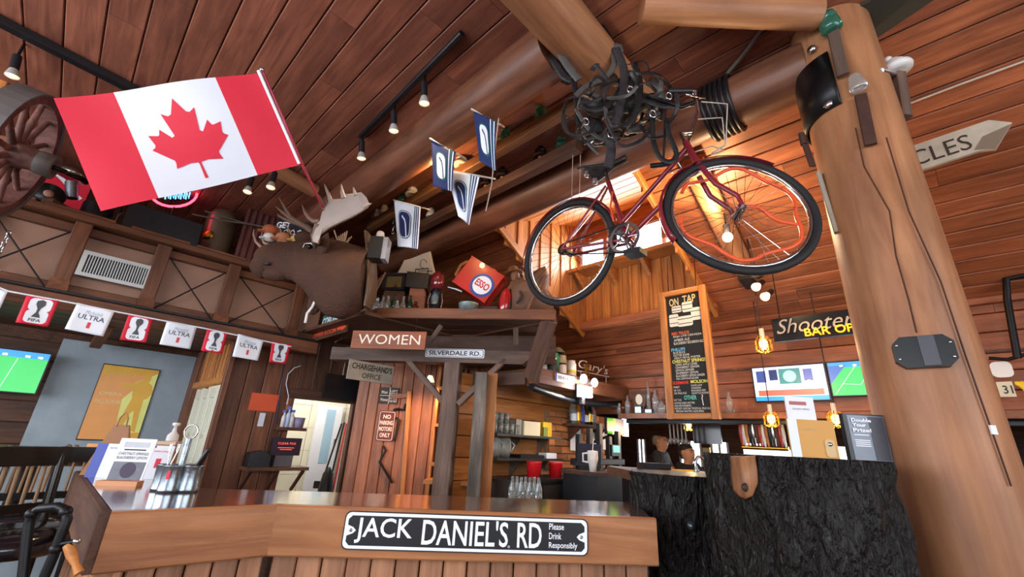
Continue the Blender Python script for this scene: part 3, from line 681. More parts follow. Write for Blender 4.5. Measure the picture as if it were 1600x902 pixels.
panel('foot', M, .15, .018, .05, mat('light_wood_foot', '#c98a5e', .5), tcard, x=-.07, y=.03)
leaflet('leaflet', 226, 749, .16, .15, .25, .12, PAPER, 'white leaflet with a red bottle picture left of the steel caddy', dz3)
# kraft bag standing behind the leaflets
o = onz(165, 741, BZ); bag = thing('paper_bag', 'tall brown paper bag with rope handle at the back left of the bar', 'bag', o)
b = B(Matrix.Translation(o) @ Matrix.Rotation(.5, 4, 'Z'))
vs = [(-.085, -.06, 0), (.085, -.06, 0), (.085, .06, 0), (-.085, .06, 0), (-.03, -.012, .235), (.03, -.012, .235), (.03, .012, .235), (-.03, .012, .235), (.085, 0, 0), (.025, 0, .21), (-.085, 0, 0), (-.025, 0, .21)]
b.add(vs, [(0, 1, 5, 4), (2, 3, 7, 6), (1, 8, 9, 5), (8, 2, 6, 9), (3, 10, 11, 7), (10, 0, 4, 11), (3, 2, 8, 1, 0, 10)]); b.out('bag_body', KRAFT, bag, solid=.002)
Mb = Matrix.Translation(o) @ Matrix.Rotation(.5, 4, 'Z')
B(Mb).tube([(-.02, -.014, .225), (-.016, -.012, .27), (0, -.006, .3), (.016, -.012, .27), (.02, -.014, .225)], .004, 6).out('rope_handle', KRAFT, bag)
# pale box and smaller bag near the caddy
o = onz(243, 742, BZ); t = thing('sugar_box', 'small cardboard box with a white pump bottle behind the leaflets', 'box', o)
b = B(Matrix.Translation(o) @ Matrix.Rotation(.35, 4, 'Z')); b.box(-.06, -.05, 0, .06, .05, .15); b.out('box_body', KRAFT, t)
b = B(Matrix.Translation(o) @ Matrix.Rotation(.35, 4, 'Z')); b.box(-.062, -.052, .15, .062, .052, .165); b.out('lid', mat('pale_card', '#c9b09a', .7), t)
tag(B().lathe([(.001, 0), (.03, 0), (.032, .1), (.03, .19), (.012, .21), (.008, .24), (.02, .245), (.02, .26), (.001, .262)], onz(250, 738, BZ)+V((-.06, .1, 0)), n=16).out('pump_bottle', PORC), 'white plastic pump bottle with tapered neck behind the small cardboard box', 'bottle')
# salt shaker pair on the far table
# ================================================================ canopy over the bar passage
zt = onY(594, 482, 3.6).z
F0, F1, F2 = onz(553, 496, zt), onz(594, 482, zt), onz(866, 485, zt); Fl = F0 + D*1.25
can = thing('canopy_shelf', 'angled wooden canopy shelf above the passage, crowded with antiques', 'shelf', ((F1+F2)/2).xy.to_3d()+Z*(zt-.5))
Fb2 = F2+D*1.0; Fb1 = Fl + P*.9
prism('shelf_board', [Fl, F0, F1, F2, Fb2, Fb1], zt-.035, zt-.012, TRIM, can)
for a, b_ in ((Fl, F0), (F0, F1), (F1, F2), (F2, Fb2)):
    d = (b_-a).normalized(); n2 = V((d.y, -d.x, 0)); timber('fascia', a+n2*.012-Z*.045, b_+n2*.012+d*.01-Z*.045, .028, .092, TRIM, can, Z)
fe = (F2-F1).normalized(); fn = V((fe.y, -fe.x, 0))
for k in range(6):   # boards of the underside
    o = F1 - fn*(.1+.2*k) - Z*.07; e_ = F2 - fn*(.1+.2*k) - Z*.07
    timber('soffit_board', o+fe*(-.3-.12*k), e_+fe*(.02-.02*k), .19, .02, DARKW, can, Z)
CP = Pl(F1-fn*.42, fe)
M, w, h = CP.quad((560, 548), (835, 549), (835, 569), (560, 567))
bx0, bx1 = -.25, w
bmv = B(M); bmv.poly([(bx0, 0), (bx1-.1, 0), (bx1, h*.75), (bx1, h), (bx0, h)], -.06, .08); bmv.out('carrying_beam', GREYW, can)
bb = CP.at(705, 570); pz = bb.z
M0 = M
pc = CP.at(708, 580); pc.z = 0; timber('pillar', pc-CP.n*.01, pc-CP.n*.01+Z*(pz+.01), .145, .145, GREYW, can, fe)
for x0, y0, x1, y1 in ((637, 562, 694, 630), (790, 562, 716, 632)):
    a, b_ = CP.at(x0, y0, .03), CP.at(x1, y1, .03); timber('brace', a, b_, .05, .06, GREYW, can, CP.n)
for x0, y0, x1, y1 in ((690, 508, 673, 533), (806, 512, 806, 538)):
    a, b_ = CP.at(x0, y0, .2), CP.at(x1, y1, .12); timber('knee_board', a, b_, .045, .02, GREYW, can, CP.n)
a, b_ = onY(858, 500, F2.y+.0), onY(829, 594, F2.y+.25); timber('end_board', a, b_, .03, .16, DARKW, can, D)
prism('back_box', [F1-fn*.6-fe*.1, F2-fn*.6, F2-fn*.66, F1-fn*.66-fe*.1], zt-.34, zt-.07, DARKW, can)
bq = CP.at(815, 585); timber('log_end_beam', CP.at(722, 590)-CP.n*.25, CP.at(822, 590)-CP.n*.1, .12, .12, DARKW, can, Z)
# hanging signs
def sign(name, label, pl, q4, m, parts, t=.02, rnd=0):
    M, w, h = pl.quad(*q4); s = thing(name, label, 'sign', M @ V((w/2, 0, 0))); brd = panel('sign_board', M, w, h, t, m, s, rnd=rnd)
    parts(M @ Matrix.Translation((0, -t, 0)), brd, w, h); return s
SIGNB = wood('sign_wood', '#a0562f', '#7c3f22', 'X', .5, var=.05, blotch=.2); CREAMP = mat('cream_letters', '#eadccb', .5, var=.03); WEATH = mat('weathered_grey_board', '#9c9080', .7, var=.3, vs=12); ORP = mat('orange_red_letters', '#e8552e', .5)
def f(M, s, w, h):
    text('WOMEN', 'letters', M, w*.84, h*.55, CREAMP, s, x=w*.09, z=h*.25)
    for x in (.2, .85): B(M).tube([(w*x, .01, h), (w*x, .01, h+.05), (w*x+.01, .01, h+.065), (w*x, .01, h+.08), (w*x, .01, h+.12)], .003, 5).out('hook', IRON, s)
sign('hanging_sign', 'red-brown wooden sign reading WOMEN hung under the canopy', Pl(F1+fn*.02, fe), ((552, 522), (667, 515), (666, 543), (549, 549)), SIGNB, f)
def f(M, s, w, h):
    panel('border', M, w*.97, h*.88, .001, PBLACK, s, x=w*.015, z=h*.06, rnd=h*.2); panel('field', M, w*.95, h*.78, .001, PWHITE, s, x=w*.025, z=h*.11, y=-.001, rnd=h*.18)
    text('SILVERDALE RD.', 'letters', M, w*.88, h*.52, PBLACK, s, x=w*.06, z=h*.24, y=-.003, bold=.02)
sign('street_sign', 'white street sign reading SILVERDALE RD on the beam above the pillar', Pl(F1-fn*.355, fe), ((665, 545), (757, 546), (757, 560), (665, 558)), PWHITE, f, t=.004, rnd=.012)
q_ = onY(577, 585, 3.95).dot(D)
def f(M, s, w, h):
    text("CHARGEHAND'S", 'letters', M, w*.9, h*.32, PBLACK, s, x=w*.06, z=h*.56, bold=.02); text('OFFICE', 'letters', M, w*.42, h*.27, PBLACK, s, x=w*.3, z=h*.14, bold=.01)
sign('office_sign', "weathered grey sign reading CHARGEHAND'S OFFICE hung over the passage", PQ(q_), ((545, 563), (613, 572), (612, 602), (541, 592)), WEATH, f)
p_ = F0.dot(P)-.03
TEAL = mat('street_sign_teal', '#1f6f68', .4)
def f(M, s, w, h):
    text('CORONA', 'letters', M, w*.66, h*.62, PWHITE, s, x=w*.03, z=h*.14, bold=.03); text('ST', 'letters', M, w*.16, h*.3, PWHITE, s, x=w*.8, z=h*.58, bold=.01); text('55TH', 'letters', M, w*.24, h*.22, PWHITE, s, x=w*.74, z=h*.16, bold=.01)
sign('street_sign', 'teal street sign reading CORONA ST above the canopy edge beside the moose', PP(p_), ((504, 494), (546, 481), (546, 499), (504, 511)), TEAL, f, t=.004)
def f(M, s, w, h):
    text('COPPER ROOM', 'letters', M, w*.7, h*.42, ORP, s, x=w*.03, z=h*.3, bold=.01)
    B(M).poly([(w*.76, h*.4), (w*.88, h*.4), (w*.88, h*.25), (w*.98, h*.55), (w*.88, h*.85), (w*.88, h*.7), (w*.76, h*.7)], -.002, -.0005).out('arrow', ORP, s)
sign('arrow_sign', 'brown sign reading COPPER ROOM with an orange arrow on the canopy edge', PP(p_-.02), ((485, 524), (545, 500), (545, 516), (485, 538)), DARKW, f, t=.012)
# ---- passage wall: small signs and old irons
XP = PY(PWY-.02)
def f(M, s, w, h):
    panel('cross_line', M, w, h*.03, .001, CREAMP, s, z=h*.48); panel('cross_line', M, w*.03, h, .001, CREAMP, s, x=w*.5)
    for a, z, ww, x in (('Men', .6, .32, .08), ('Women', .15, .4, .06), ('LEFT', .72, .4, .55), ('RIGHT', .55, .4, .55), ('IN HERE', .28, .4, .55), ('THIS WAY', .1, .42, .54)): text(a, 'letters', M, w*ww, h*(.2 if x < .2 else .13), CREAMP, s, x=w*x, z=h*z, bold=.01)
sign('restroom_sign', 'small dark sign with Men and Women lettering on the plank wall', XP, ((595, 605), (623, 607), (622, 633), (593, 630)), mat('dark_brown_board', '#3a241c', .6), f, t=.01)
def f(M, s, w, h):
    panel('border', M, w*.9, h*.93, .0008, CREAMP, s, x=w*.05, z=h*.035, rnd=w*.1); panel('field', M, w*.84, h*.9, .0008, mat('rust_red_sign', '#6e2a1e', .6, var=.3, vs=18), s, x=w*.08, z=h*.05, y=-.0008, rnd=w*.08)
    for a, z, ww in (('NO', .73, .45), ('PARKING', .53, .76), ('MOTORS', .33, .76), ('ONLY', .13, .6)): text(a, 'letters', M, w*ww, h*.14, CREAMP, s, x=w*(1-ww)/2, z=h*z, y=-.003, bold=.03)
sign('parking_sign', 'worn red sign reading NO PARKING and ONLY on the plank wall', XP, ((593, 641), (618, 643), (615, 691), (587, 689)), mat('rust_red_sign', '#6e2a1e', .6), f, t=.004, rnd=.02)
for k, (lab, pts) in enumerate((('bent black iron hook beside the parking sign top', [(615, 641), (622, 639), (631, 641), (634, 631)]), ('black iron crank beside the parking sign', [(618, 653), (625, 657), (616, 690)]), ('long bent black iron bar under the parking sign', [(598, 697), (603, 704), (593, 722), (613, 755)]))):
    tag(B().tube([XP.at(x, y, .02) for x, y in pts], .012, 8).out('iron_bar', IRON), lab, 'iron tool')
t = timber('door_trim_board', XP.at(640, 612, .02), V((XP.at(634, 770, .02).x-.0, PWY-.04, .3)), .05, .02, GOLD, wx, Y)
tag(timber('cross_board', XP.at(612, 620, .015), XP.at(642, 618, .015), .02, .05, PLANK, wx, Z))
# ================================================================ left aisle: loft front, bunting, goods on the loft
QL = PQ(LB)
lt0, lt1 = QL.at(25, 320), QL.at(470, 440); rz = (lt0.z+lt1.z)/2; pe = F0.dot(P)-.02
loft = thing('loft_balcony', 'brown boarded loft front with flared posts and crossed wires over the left aisle', 'balcony', R(0, LB, 2.3))
timber('top_rail', R(-3.4, LB-.04, rz), R(pe, LB-.04, rz), .16, .05, TRIM, loft, Z)
timber('under_rail', R(-3.4, LB, rz-.075), R(pe, LB, rz-.075), .05, .07, TRIM, loft, Z)
bz0 = QL.at(230, 505).z
timber('bottom_beam', R(-3.4, LB-.03, bz0+.03), R(pe, LB-.03, bz0+.03), .12, .12, TRIM, loft, Z)
timber('cable', R(-3.4, LB-.1, bz0+.1), R(pe, LB-.1, bz0+.1), .02, .02, BLACK, loft, Z)
slab('front_panel', [R(-3.4, LB+.03, bz0), R(pe, LB+.03, bz0), R(pe, LB+.03, rz), R(-3.4, LB+.03, rz)], D, .02, mat('tan_panel', '#96705c', .6, var=.2, vs=3), loft)
timber('mid_rail', R(-3.4, LB+.01, bz0+.14), R(pe, LB+.01, bz0+.14), .03, .09, TRIM, loft, Z)
ps = [QL.at(x, y).dot(P) for x, y in ((112, 400), (240, 435), (352, 465), (458, 492))]; ps = [2*ps[0]-ps[1], *ps]; ps = [2*ps[0]-ps[1], *ps]
for i, p in enumerate(ps):
    timber('post', R(p, LB-.05, bz0+.1), R(p, LB-.05, rz-.03), .1, .05, TRIM, loft, D)
    b = B(); b.add([R(p-.06, LB-.1, bz0+.09), R(p+.06, LB-.1, bz0+.09), R(p+.06, LB, bz0+.09), R(p-.06, LB, bz0+.09), R(p-.05, LB-.08, bz0+.2), R(p+.05, LB-.08, bz0+.2), R(p+.05, LB, bz0+.2), R(p-.05, LB, bz0+.2)],
          [(3, 2, 1, 0), (4, 5, 6, 7), (0, 1, 5, 4), (1, 2, 6, 5), (2, 3, 7, 6), (3, 0, 4, 7)]); b.out('post_foot', TRIM, loft)
    if i+1 < len(ps) and i != 2:
        p2 = ps[i+1]; zz0, zz1 = bz0+.12, rz-.12
        B().tube([R(p+.06, LB-.03, zz0), R(p2-.06, LB-.03, zz1)], .006, 6).out('brace_wire', IRON, loft); B().tube([R(p+.06, LB-.04, zz1), R(p2-.06, LB-.04, zz0)], .006, 6).out('brace_wire', IRON, loft)
prism('loft_shelf', [R(-3.4, LB, 0), R(pe, LB, 0), R(pe, LB+.22, 0), R(.75, LB+.22, 0), R(.75, LB+1.2, 0), R(-3.4, LB+1.2, 0)], rz-.02, rz+.02, DARKW, loft)
for p in (-.9, -.45, .05, .5, .95): timber('shingle', R(p, LB-.08, rz+.03), R(p+.4, LB-.08, rz+.03), .12, .02, TRIM, loft, Z)
SHZ = rz+.024
# air grille
M, w, h = PQ(LB-.06).quad((130, 390), (240, 418), (228, 455), (119, 427))
gr = thing('air_grille', 'grey metal air grille with upright slats on the loft front', 'vent', M @ V((w/2, 0, 0)))
GP = mat('grille_grey', '#b7b6b4', .5, var=.05)
panel('backing', M, w*.9, h*.8, .004, PBLACK, gr, x=w*.05, z=h*.1)
for x, z, ww, hh in ((0, 0, w, h*.14), (0, h*.86, w, h*.14), (0, h*.14, w*.07, h*.72), (w*.93, h*.14, w*.07, h*.72)): panel('frame', M, ww, hh, .014, GP, gr, x=x, z=z)
for k in range(22):
    b = B(M @ Matrix.Translation((w*.08+w*.84*(k+.5)/22, -.006, h*.14)) @ Matrix.Rotation(.6, 4, 'Z')); b.box(-.001, -.008, 0, .001, .006, h*.72); b.out('slat', GP, gr)
# ---- bunting
def bx(x, y): return onq(x, y, LB-.22)
st = tag(B().tube([bx(-30, 438), bx(12, 455), bx(110, 473), bx(190, 489), bx(318, 513), bx(455, 542)], .006, 6).out('bunting_string', PWHITE), 'white bunting tape strung below the loft front', 'string')
TROPH = mat('trophy_grey', '#4a4a4e', .5); UL = mat('print_steel_blue', '#3a4250', .5); PINK = mat('print_pink_red', '#d8404c', .5)
labs = ['', 'red bunting flag farthest left, reading FIFA', 'white ULTRA bunting flag nearest the left edge', 'red FIFA bunting flag below the air grille', 'white ULTRA bunting flag second from the left', 'red FIFA bunting flag third from the left', 'white ULTRA bunting flag nearest the door wall', 'red FIFA bunting flag at the right end of the string']
quads = [((-45, 440), (12, 456), (-2, 487), (-58, 470)), ((42, 461), (93, 470), (75, 511), (24, 504)), ((121, 473), (179, 487), (161, 526), (101, 514)), ((201, 491), (239, 499), (228, 536), (187, 531)), ((261, 502), (308, 511), (297, 546), (249, 538)), ((324, 514), (356, 520), (347, 553), (314, 548)), ((372, 522), (412, 532), (403, 564), (363, 557)), ((425, 534), (455, 538), (447, 569), (420, 566))]
labs[0] = 'white bunting flag cut off by the left edge of the view'
def sheet_text(sh, s, name, m, parent, u0, v0, u1, v1, off, bold=0, shear=0):
    """lettering bent onto a sheet"""
    cu = bpy.data.curves.new(name, 'FONT'); cu.body = s; cu.size = 1; cu.offset = bold; cu.shear = shear; cu.resolution_u = 2
    o = bpy.data.objects.new(name, cu); COL.objects.link(o); dg = bpy.context.evaluated_depsgraph_get(); me = bpy.data.meshes.new_from_object(o.evaluated_get(dg))
    bpy.data.objects.remove(o); bpy.data.curves.remove(cu)
    xs = [v.co.x for v in me.vertices]; ys = [v.co.y for v in me.vertices]; x0, x1, y0, y1 = min(xs), max(xs), min(ys), max(ys)
    b = B(); b.add([sh(u0+(u1-u0)*(v.co.x-x0)/(x1-x0), v0+(v1-v0)*(v.co.y-y0)/(y1-y0), off) for v in me.vertices], [tuple(p.vertices) for p in me.polygons])
    bpy.data.meshes.remove(me); r = b.out(name, m, parent)
    if ' ' in s: r['kind'] = 'stuff'
    return r
for i, q4 in enumerate(quads):
    c = [bx(*p) for p in q4]; sh = Sheet(c[3], c[2], c[1], c[0], .004, .7, i)
    t = thing('bunting_flag', labs[i], 'flag', c[3], 'bunting under the loft')
    if i % 2 == 0:
        sh.patch(R4(0, 0, 1, 1), 'cloth', PWHITE, t, solid=.001, step=.2)
        sheet_text(sh, 'Michelob', 'print', mat('print_pale', '#9aa4b4', .5), t, .3, .68, .75, .82, .002, 0, .3); sheet_text(sh, 'ULTRA', 'print', UL, t, .16, .48, .86, .66, .002, .01)
        sh.patch(R4(.47, .18, .56, .4), 'print', PINK, t, .002, .3)
    else:
        sh.patch(R4(0, 0, 1, 1), 'cloth', RED, t, solid=.001, step=.2)
        sh.patch(rr(.16, .5, .86, .95, .16, .12), 'print', PWHITE, t, .0015, .2); sh.patch(rr(.16, .06, .86, .52, .16, .12), 'print', PWHITE, t, .0015, .2)
        sh.patch([(.36, .27), (.64, .27), (.6, .36), (.54, .45), (.56, .6), (.66, .74), (.64, .87), (.52, .92), (.38, .86), (.37, .74), (.46, .58), (.46, .45), (.41, .36)], 'print', TROPH, t, .003, .2)
        sheet_text(sh, 'FIFA', 'print', UL, t, .32, .11, .7, .22, .003, .02)
# ---- television on the left
SCR = {}
def screen(name, col, es=1.0): return mat('screen_'+name, col, .3, emit=col, es=es, var=.0)
def tv(label, pl, q4, deco, rnd=0):
    M, w, h = pl.quad(*q4); t = thing('television', label, 'television', M @ V((w/2, .02, 0)))
    panel('case', M, w*1.04, h*1.05, .05, BLACK, t, x=-w*.02, z=-h*.025, y=.05); deco(M @ Matrix.Translation((0, -.001, 0)), t, w, h); return t
def pitch(M, t, w, h):
    t = panel('screen', M, w, h, .002, screen('grass', '#3fb85e', 1.1), t); panel('screen_crowd', M, w, h*.16, .001, screen('crowd', '#3f8fd8', 1.1), t, z=h*.84, y=-.002)
    B(M).poly(thick([(w*.55, h*.02), (w*.62, h*.82)], h*.012), -.0035, -.002).out('screen_line', screen('line', '#c8f0d0', 1), t)
    for x in (.2, .42, .7, .86): panel('screen_banner', M, w*.06, h*.05, .001, screen('white', '#ffffff', 1), t, x=w*x, z=h*.86, y=-.003)
    return t
tv('television showing a green football pitch at the left edge', PQ(6.3), ((-60, 541), (77, 551), (60, 611), (-75, 610)), pitch)
# ---- poster on the plaster wall
M, w, h = PQ(QP-.005).quad((162, 568), (250, 578), (215, 690), (118, 688))
po = thing('poster', 'orange and yellow theatre poster with a standing figure on the grey wall', 'poster', M @ V((w/2, 0, 0)))
panel('frame', M, w, h, .012, BLACK, po)
M2 = M @ Matrix.Translation((0, -.0125, 0)); OR = mat('poster_orange', '#f0a458', .4); YEL = mat('poster_yellow', '#ecec86', .4); AMB = mat('poster_amber', '#e8b038', .4)
panel('print_ground', M2, w*.97, h*.97, .0005, OR, po, x=w*.015, z=h*.015)
B(M2).poly([(w*a, h*b_) for a, b_ in ((.985, .12), (.6, .1), (.53, .3), (.5, .55), (.66, .7), (.62, .78), (.985, .94))], -.0012, -.0006).out('print_field', YEL, po)
B(M2).poly([(w*a, h*b_) for a, b_ in ((.985, .985), (.015, .985), (.015, .86), (.5, .88), (.985, .94))], -.0012, -.0006).out('print_band', AMB, po)
B(M2).poly([(w*a, h*b_) for a, b_ in ((.55, .015), (.985, .015), (.985, .1), (.8, .11), (.58, .13))], -.0012, -.0006).out('print_band', AMB, po)
B(M2).poly([(w*a, h*b_) for a, b_ in ((.58, .13), (.64, .14), (.72, .38), (.77, .4), (.82, .14), (.9, .12), (.88, .36), (.87, .56), (.93, .58), (.99, .66), (.95, .76), (.86, .8), (.89, .84), (.88, .9), (.82, .93), (.76, .9), (.75, .83), (.64, .78), (.4, .76), (.42, .72), (.62, .7), (.66, .56), (.6, .36))], -.0018, -.0013).out('print_figure', AMB, po)
PC = mat('poster_cream', '#efc98a', .5)
for s, z, hh, x, ww in (('OPERA', .585, .045, .1, .38), ('PALLADIUM', .475, .055, .07, .42)): text(s, 'print', M2, w*ww, h*hh, PC, po, x=w*x, z=h*z, bold=.02)
text('Campari', 'print', M2, w*.56, h*.12, mat('poster_ochre', '#e8b65c', .5), po, x=w*.05, z=h*.82, shear=.3)
# ---- timber bracket under the loft at the plaster wall
tag(timber('wall_bracket', onq(172, 505, 5.6), onq(150, 538, 6.25), .09, .09, TRIM), 'short slanted timber bracket under the loft above the poster', 'bracket')
# ---- notices, shelves and till on the notice wall
NP = PQ(QN-.005)
M, w, h = NP.quad((394, 612), (436, 619), (430, 646), (388, 639)); t = thing('notice', 'orange-red paper notice pinned to the plank wall', 'notice', M @ V((w/2, 0, 0))); panel('sheet', M, w, h, .002, mat('orange_red_paper', '#d9512c', .6, var=.08), t); panel('edge', M, w*.94, h*.92, .001, mat('orange_paper', '#dd5a34', .6), t, x=w*.03, z=h*.04, y=-.002)
M, w, h = NP.quad((406, 645), (415, 646), (411, 667), (402, 666)); tag(panel('paper_slip', M, w, h, .002, PAPER), 'small white slip of paper below the orange notice', 'paper')
def wallshelf(label, q4, dep, br):
    a, b_ = NP.at(*q4[0]), NP.at(*q4[1]); z = (a.z+b_.z)/2; pa, pb = a.dot(P), b_.dot(P)
    t = thing('wall_shelf', label, 'shelf', R((pa+pb)/2, QN-dep/2, z-.2)); prism('board', [R(pa, QN-dep, 0), R(pb, QN-dep, 0), R(pb, QN, 0), R(pa, QN, 0)], z-.03, z, DARKW, t)
    for k in range(br):
        p = pa+.04+(pb-pa-.08)*k/max(1, br-1); timber('bracket', R(p, QN-.02, z-.22), R(p, QN-dep+.03, z-.035), .03, .03, DARKW, t, P)
    return t, z, pa, pb
t, z1, pa1, pb1 = wallshelf('dark shelf under the till screen on the notice wall', ((374, 726), (467, 729)), .26, 3)
t, z2, pa2, pb2 = wallshelf('small shelf of cleaning bottles on the notice wall', ((428, 666), (470, 670)), .16, 1)
o = R(pa1+.1, QN-.15, z1); t = thing('receipt_printer', 'black receipt printer on the till shelf', 'printer', o); b = B(Matrix.Translation(o) @ Matrix.Rotation(_az+math.pi/2-math.pi/4+.75, 4, 'Z')); b.poly([(-.09, 0), (.09, 0), (.09, .1), (.02, .14), (-.09, .12)], -.07, .07); b.out('case', BLACK, t)
M, w, h = PQ(QN-.17).quad((424, 683), (470, 686), (470, 713), (424, 711)); t = thing('till_screen', 'dark till screen reading CLEAR POS on the wall shelf', 'monitor', R(pa1+.3, QN-.12, z1))
panel('case', M, w, h, .02, BLACK, t, y=.02); panel('screen', M, w*.95, h*.92, .001, screen('till', '#241826', .6), t, x=w*.025, z=h*.04); text('CLEAR POS', 'print', M, w*.6, h*.12, screen('till_text', '#ff5a3c', 1.4), t, x=w*.2, z=h*.62)
panel('screen_line', M, w*.55, h*.03, .001, screen('till_text', '#ff5a3c', 1.4), t, x=w*.22, z=h*.42, y=-.001); panel('screen_line', M, w*.4, h*.03, .001, screen('till_text', '#ff5a3c', 1.4), t, x=w*.3, z=h*.32, y=-.001)
B(M).box(w*.2, .0, -(M.translation.z-z1), w*.8, .1, .0).out('stand', mat('grey_plastic', '#57555c', .5), t)
for k, (dp, hh, r, m, lb) in enumerate(((.05, .16, .02, PORC, 'white spray bottle at the left of the small shelf'), (.09, .2, .022, mat('pale_blue_plastic', '#b9c8e6', .4), 'pale blue spray bottle on the small shelf'), (.13, .17, .024, PORC, 'white bottle in the middle of the small shelf'))):
    o = R(pa2+dp, QN-.08, z2); t = thing('spray_bottle', lb, 'bottle', o, 'cleaning bottles on the small shelf'); B().lathe([(.001, 0), (r, 0), (r, hh*.6), (r*.4, hh*.75), (r*.4, hh*.85)], o).out('body', m, t); B().box(-.02, -.008, hh*.85, .015, .008, hh, Matrix.Translation(o)).out('trigger', BLUEP, t)
o = R(pb2-.06, QN-.08, z2); tag(B().lathe([(.001, 0), (.045, 0), (.055, .1), (.05, .1), (.042, .01), (.001, .01)], o).out('plastic_tub', mat('mauve_plastic', '#8a7f98', .4)), 'mauve plastic tub at the right of the small shelf', 'tub')
tag(B().tube([NP.at(x, y, .02) for x, y in ((470, 572), (460, 575), (450, 585), (447, 600), (451, 620), (448, 632))], .004, 6).out('white_cable', PWHITE), 'thin white cable hanging above the small shelf', 'cable')
tag(B().tube([NP.at(x, y, .02) for x, y in ((447, 560), (440, 600), (434, 640), (430, 662))], .006, 6).out('dark_cable', mat('indigo_cable', '#2a2848', .5)), 'dark cable running down the notice wall', 'cable')
# ---- kitchen passage contents
KP = PQ(6.1)
M, w, h = KP.quad((494, 632), (532, 636), (520, 740), (480, 738)); t = thing('kitchen_door', 'white kitchen door with a pale blue pane behind the doorway', 'door', M @ V((w/2, 0, 0)))
panel('leaf', M, w, h+.5, .04, PWHITE, t, z=-.5); panel('pane', M, w*.36, h*.8, .004, mat('pale_blue_pane', '#a9cbe0', .2), t, x=w*.36, z=h*.14, y=-.04); panel('handle', M, w*.05, h*.1, .03, STEEL, t, x=w*.82, z=h*.4, y=-.04)
for k, (x0, y0, x1, y1, m, lb) in enumerate(((514, 690, 534, 662, BLACK, 'shortest black broom handle leaning in the doorway'), (517, 728, 538, 660, BLACK, 'black broom handle in the middle of the doorway group'), (525, 735, 541, 662, RED, 'red mop handle leaning in the doorway'), (530, 740, 546, 650, mat('grey_pole', '#a8acb4', .4), 'grey pole leaning at the right of the doorway'))):
    a, b_ = PQ(5.6).at(x0, y0), PQ(5.6).at(x1, y1); a.z = max(.05, a.z-.5); t = thing('broom', lb, 'broom', a); B().tube([a, b_], .011, 6).out('handle', m, t); B().cb(a, .16, .06, .08).out('head', BLACK, t)
o = PQ(5.5).at(512, 745); o.z = 0; tag(B().lathe([(.07, 0), (.08, .1), (.085, .8), (.06, .98), (.01, 1.05)], o).out('black_bin', BLACK), 'black covered bin standing in the kitchen doorway', 'bin')
M, w, h = PQ(QN+.35).quad((548, 600), (570, 602), (568, 640), (546, 640))
tag(panel('dark_screen', PQ(QN-.08).quad((508, 585), (558, 590), (556, 628), (504, 622))[0], .38, .26, .05, BLACK), 'black switched-off screen above the kitchen doorway', 'television')
# ---- goods on the loft shelf
o = PQ(LB+.15).at(255, 372); o.z = SHZ
M, w, h = PQ(LB+.05).quad((192, 330), (318, 348), (305, 392), (185, 352))
spk = thing('loudspeaker', 'black loudspeaker box with a round port on the loft shelf', 'speaker', R(o.dot(P), LB+.2, SHZ))
sp0 = R(PQ(LB+.03).at(190, 350).dot(P), LB+.03, SHZ); Ms = Pl(sp0, P).mat(sp0); sw = PQ(LB+.03).at(312, 370).dot(P)-sp0.dot(P)
sh_ = PQ(LB+.03).at(250, 330).z-SHZ
B(Ms).box(0, 0, 0, sw, .3, sh_).out('case', mat('speaker_black', '#221f24', .5), spk); B(Ms).lathe([(.02, 0), (.022, .004)], (sw*.32, 0, sh_*.55), (0, -1, 0), 18).out('port', PBLACK, spk)
o = R(PQ(LB+.45).at(332, 390).dot(P), LB+.4, SHZ); t = thing('copper_boiler', 'tall domed copper boiler with a brass emblem on the loft shelf', 'boiler', o); ht = PQ(LB+.45).at(332, 322).z-SHZ; ht = min(ht, CZ-SHZ-.05); r = .135
COPP = mat('old_copper_tank', '#8a7d68', .35, .7, var=.25); B().lathe([(r, 0), (r, ht*.8), (r*.93, ht*.88), (r*.7, ht*.95), (r*.2, ht), (.001, ht)], o, n=26).out('tank', COPP, t); B().ball(o+V((.0, -r*.97, ht*.45)), .06, .02, .055).out('emblem', GOLDM, t)
o = R(PQ(LB+.2).at(146, 345).dot(P), LB+.15, SHZ); tag(B().lathe([(.1, 0), (.1, .19), (.095, .2), (.001, .2)], o, n=24).out('black_tin', BLACK), 'black round tin at the flag corner on the loft shelf', 'tin')
o = R(PQ(LB+.15).at(72, 330).dot(P), LB+.1, SHZ); t = thing('gramophone', 'old gramophone with a round turntable and chrome bell on the loft shelf', 'gramophone', o)
a = onq(75, 305, LB+.05); ax = (CAM-a).normalized()*.6+Z*.3; B().lathe([(.001, 0), (.095, 0), (.1, .012), (.035, .02), (.03, .024), (.001, .024)], a, ax, 26).out('turntable', BLACK, t); B().lathe([(.03, .024), (.03, .028), (.001, .028)], a, ax, 20).out('label_disc', mat('dusty_rose', '#a87a6a', .6), t)
a = onq(112, 278, LB+.12); B().lathe([(.001, 0), (.1, .0), (.11, .03), (.09, .07), (.04, .1), (.001, .105)], a, Z*.9+X*.1, 22).out('bell', mat('dull_chrome', '#8d8478', .25, 1), t)
B().cyl(onq(112, 310, LB+.1), onq(112, 285, LB+.1), .04).out('motor', GALV, t); B().cb(R(o.dot(P), LB+.14, SHZ+.04), .3, .22, .08).out('case', DARKW, t)
M, w, h = PQ(LB+.6).quad((50, 235), (140, 280), (130, 340), (40, 330)); t = thing('red_board', 'red board with a white curved stripe behind the gramophone', 'sign', M @ V((w/2, 0, 0))); panel('board', M, w, h, .02, RED, t); B(M).poly(thick([(w*(.02+.1*k), h*(.97-.06*k-.02*math.sin(k))) for k in range(10)], .03), -.025, -.02).out('stripe', PWHITE, t)
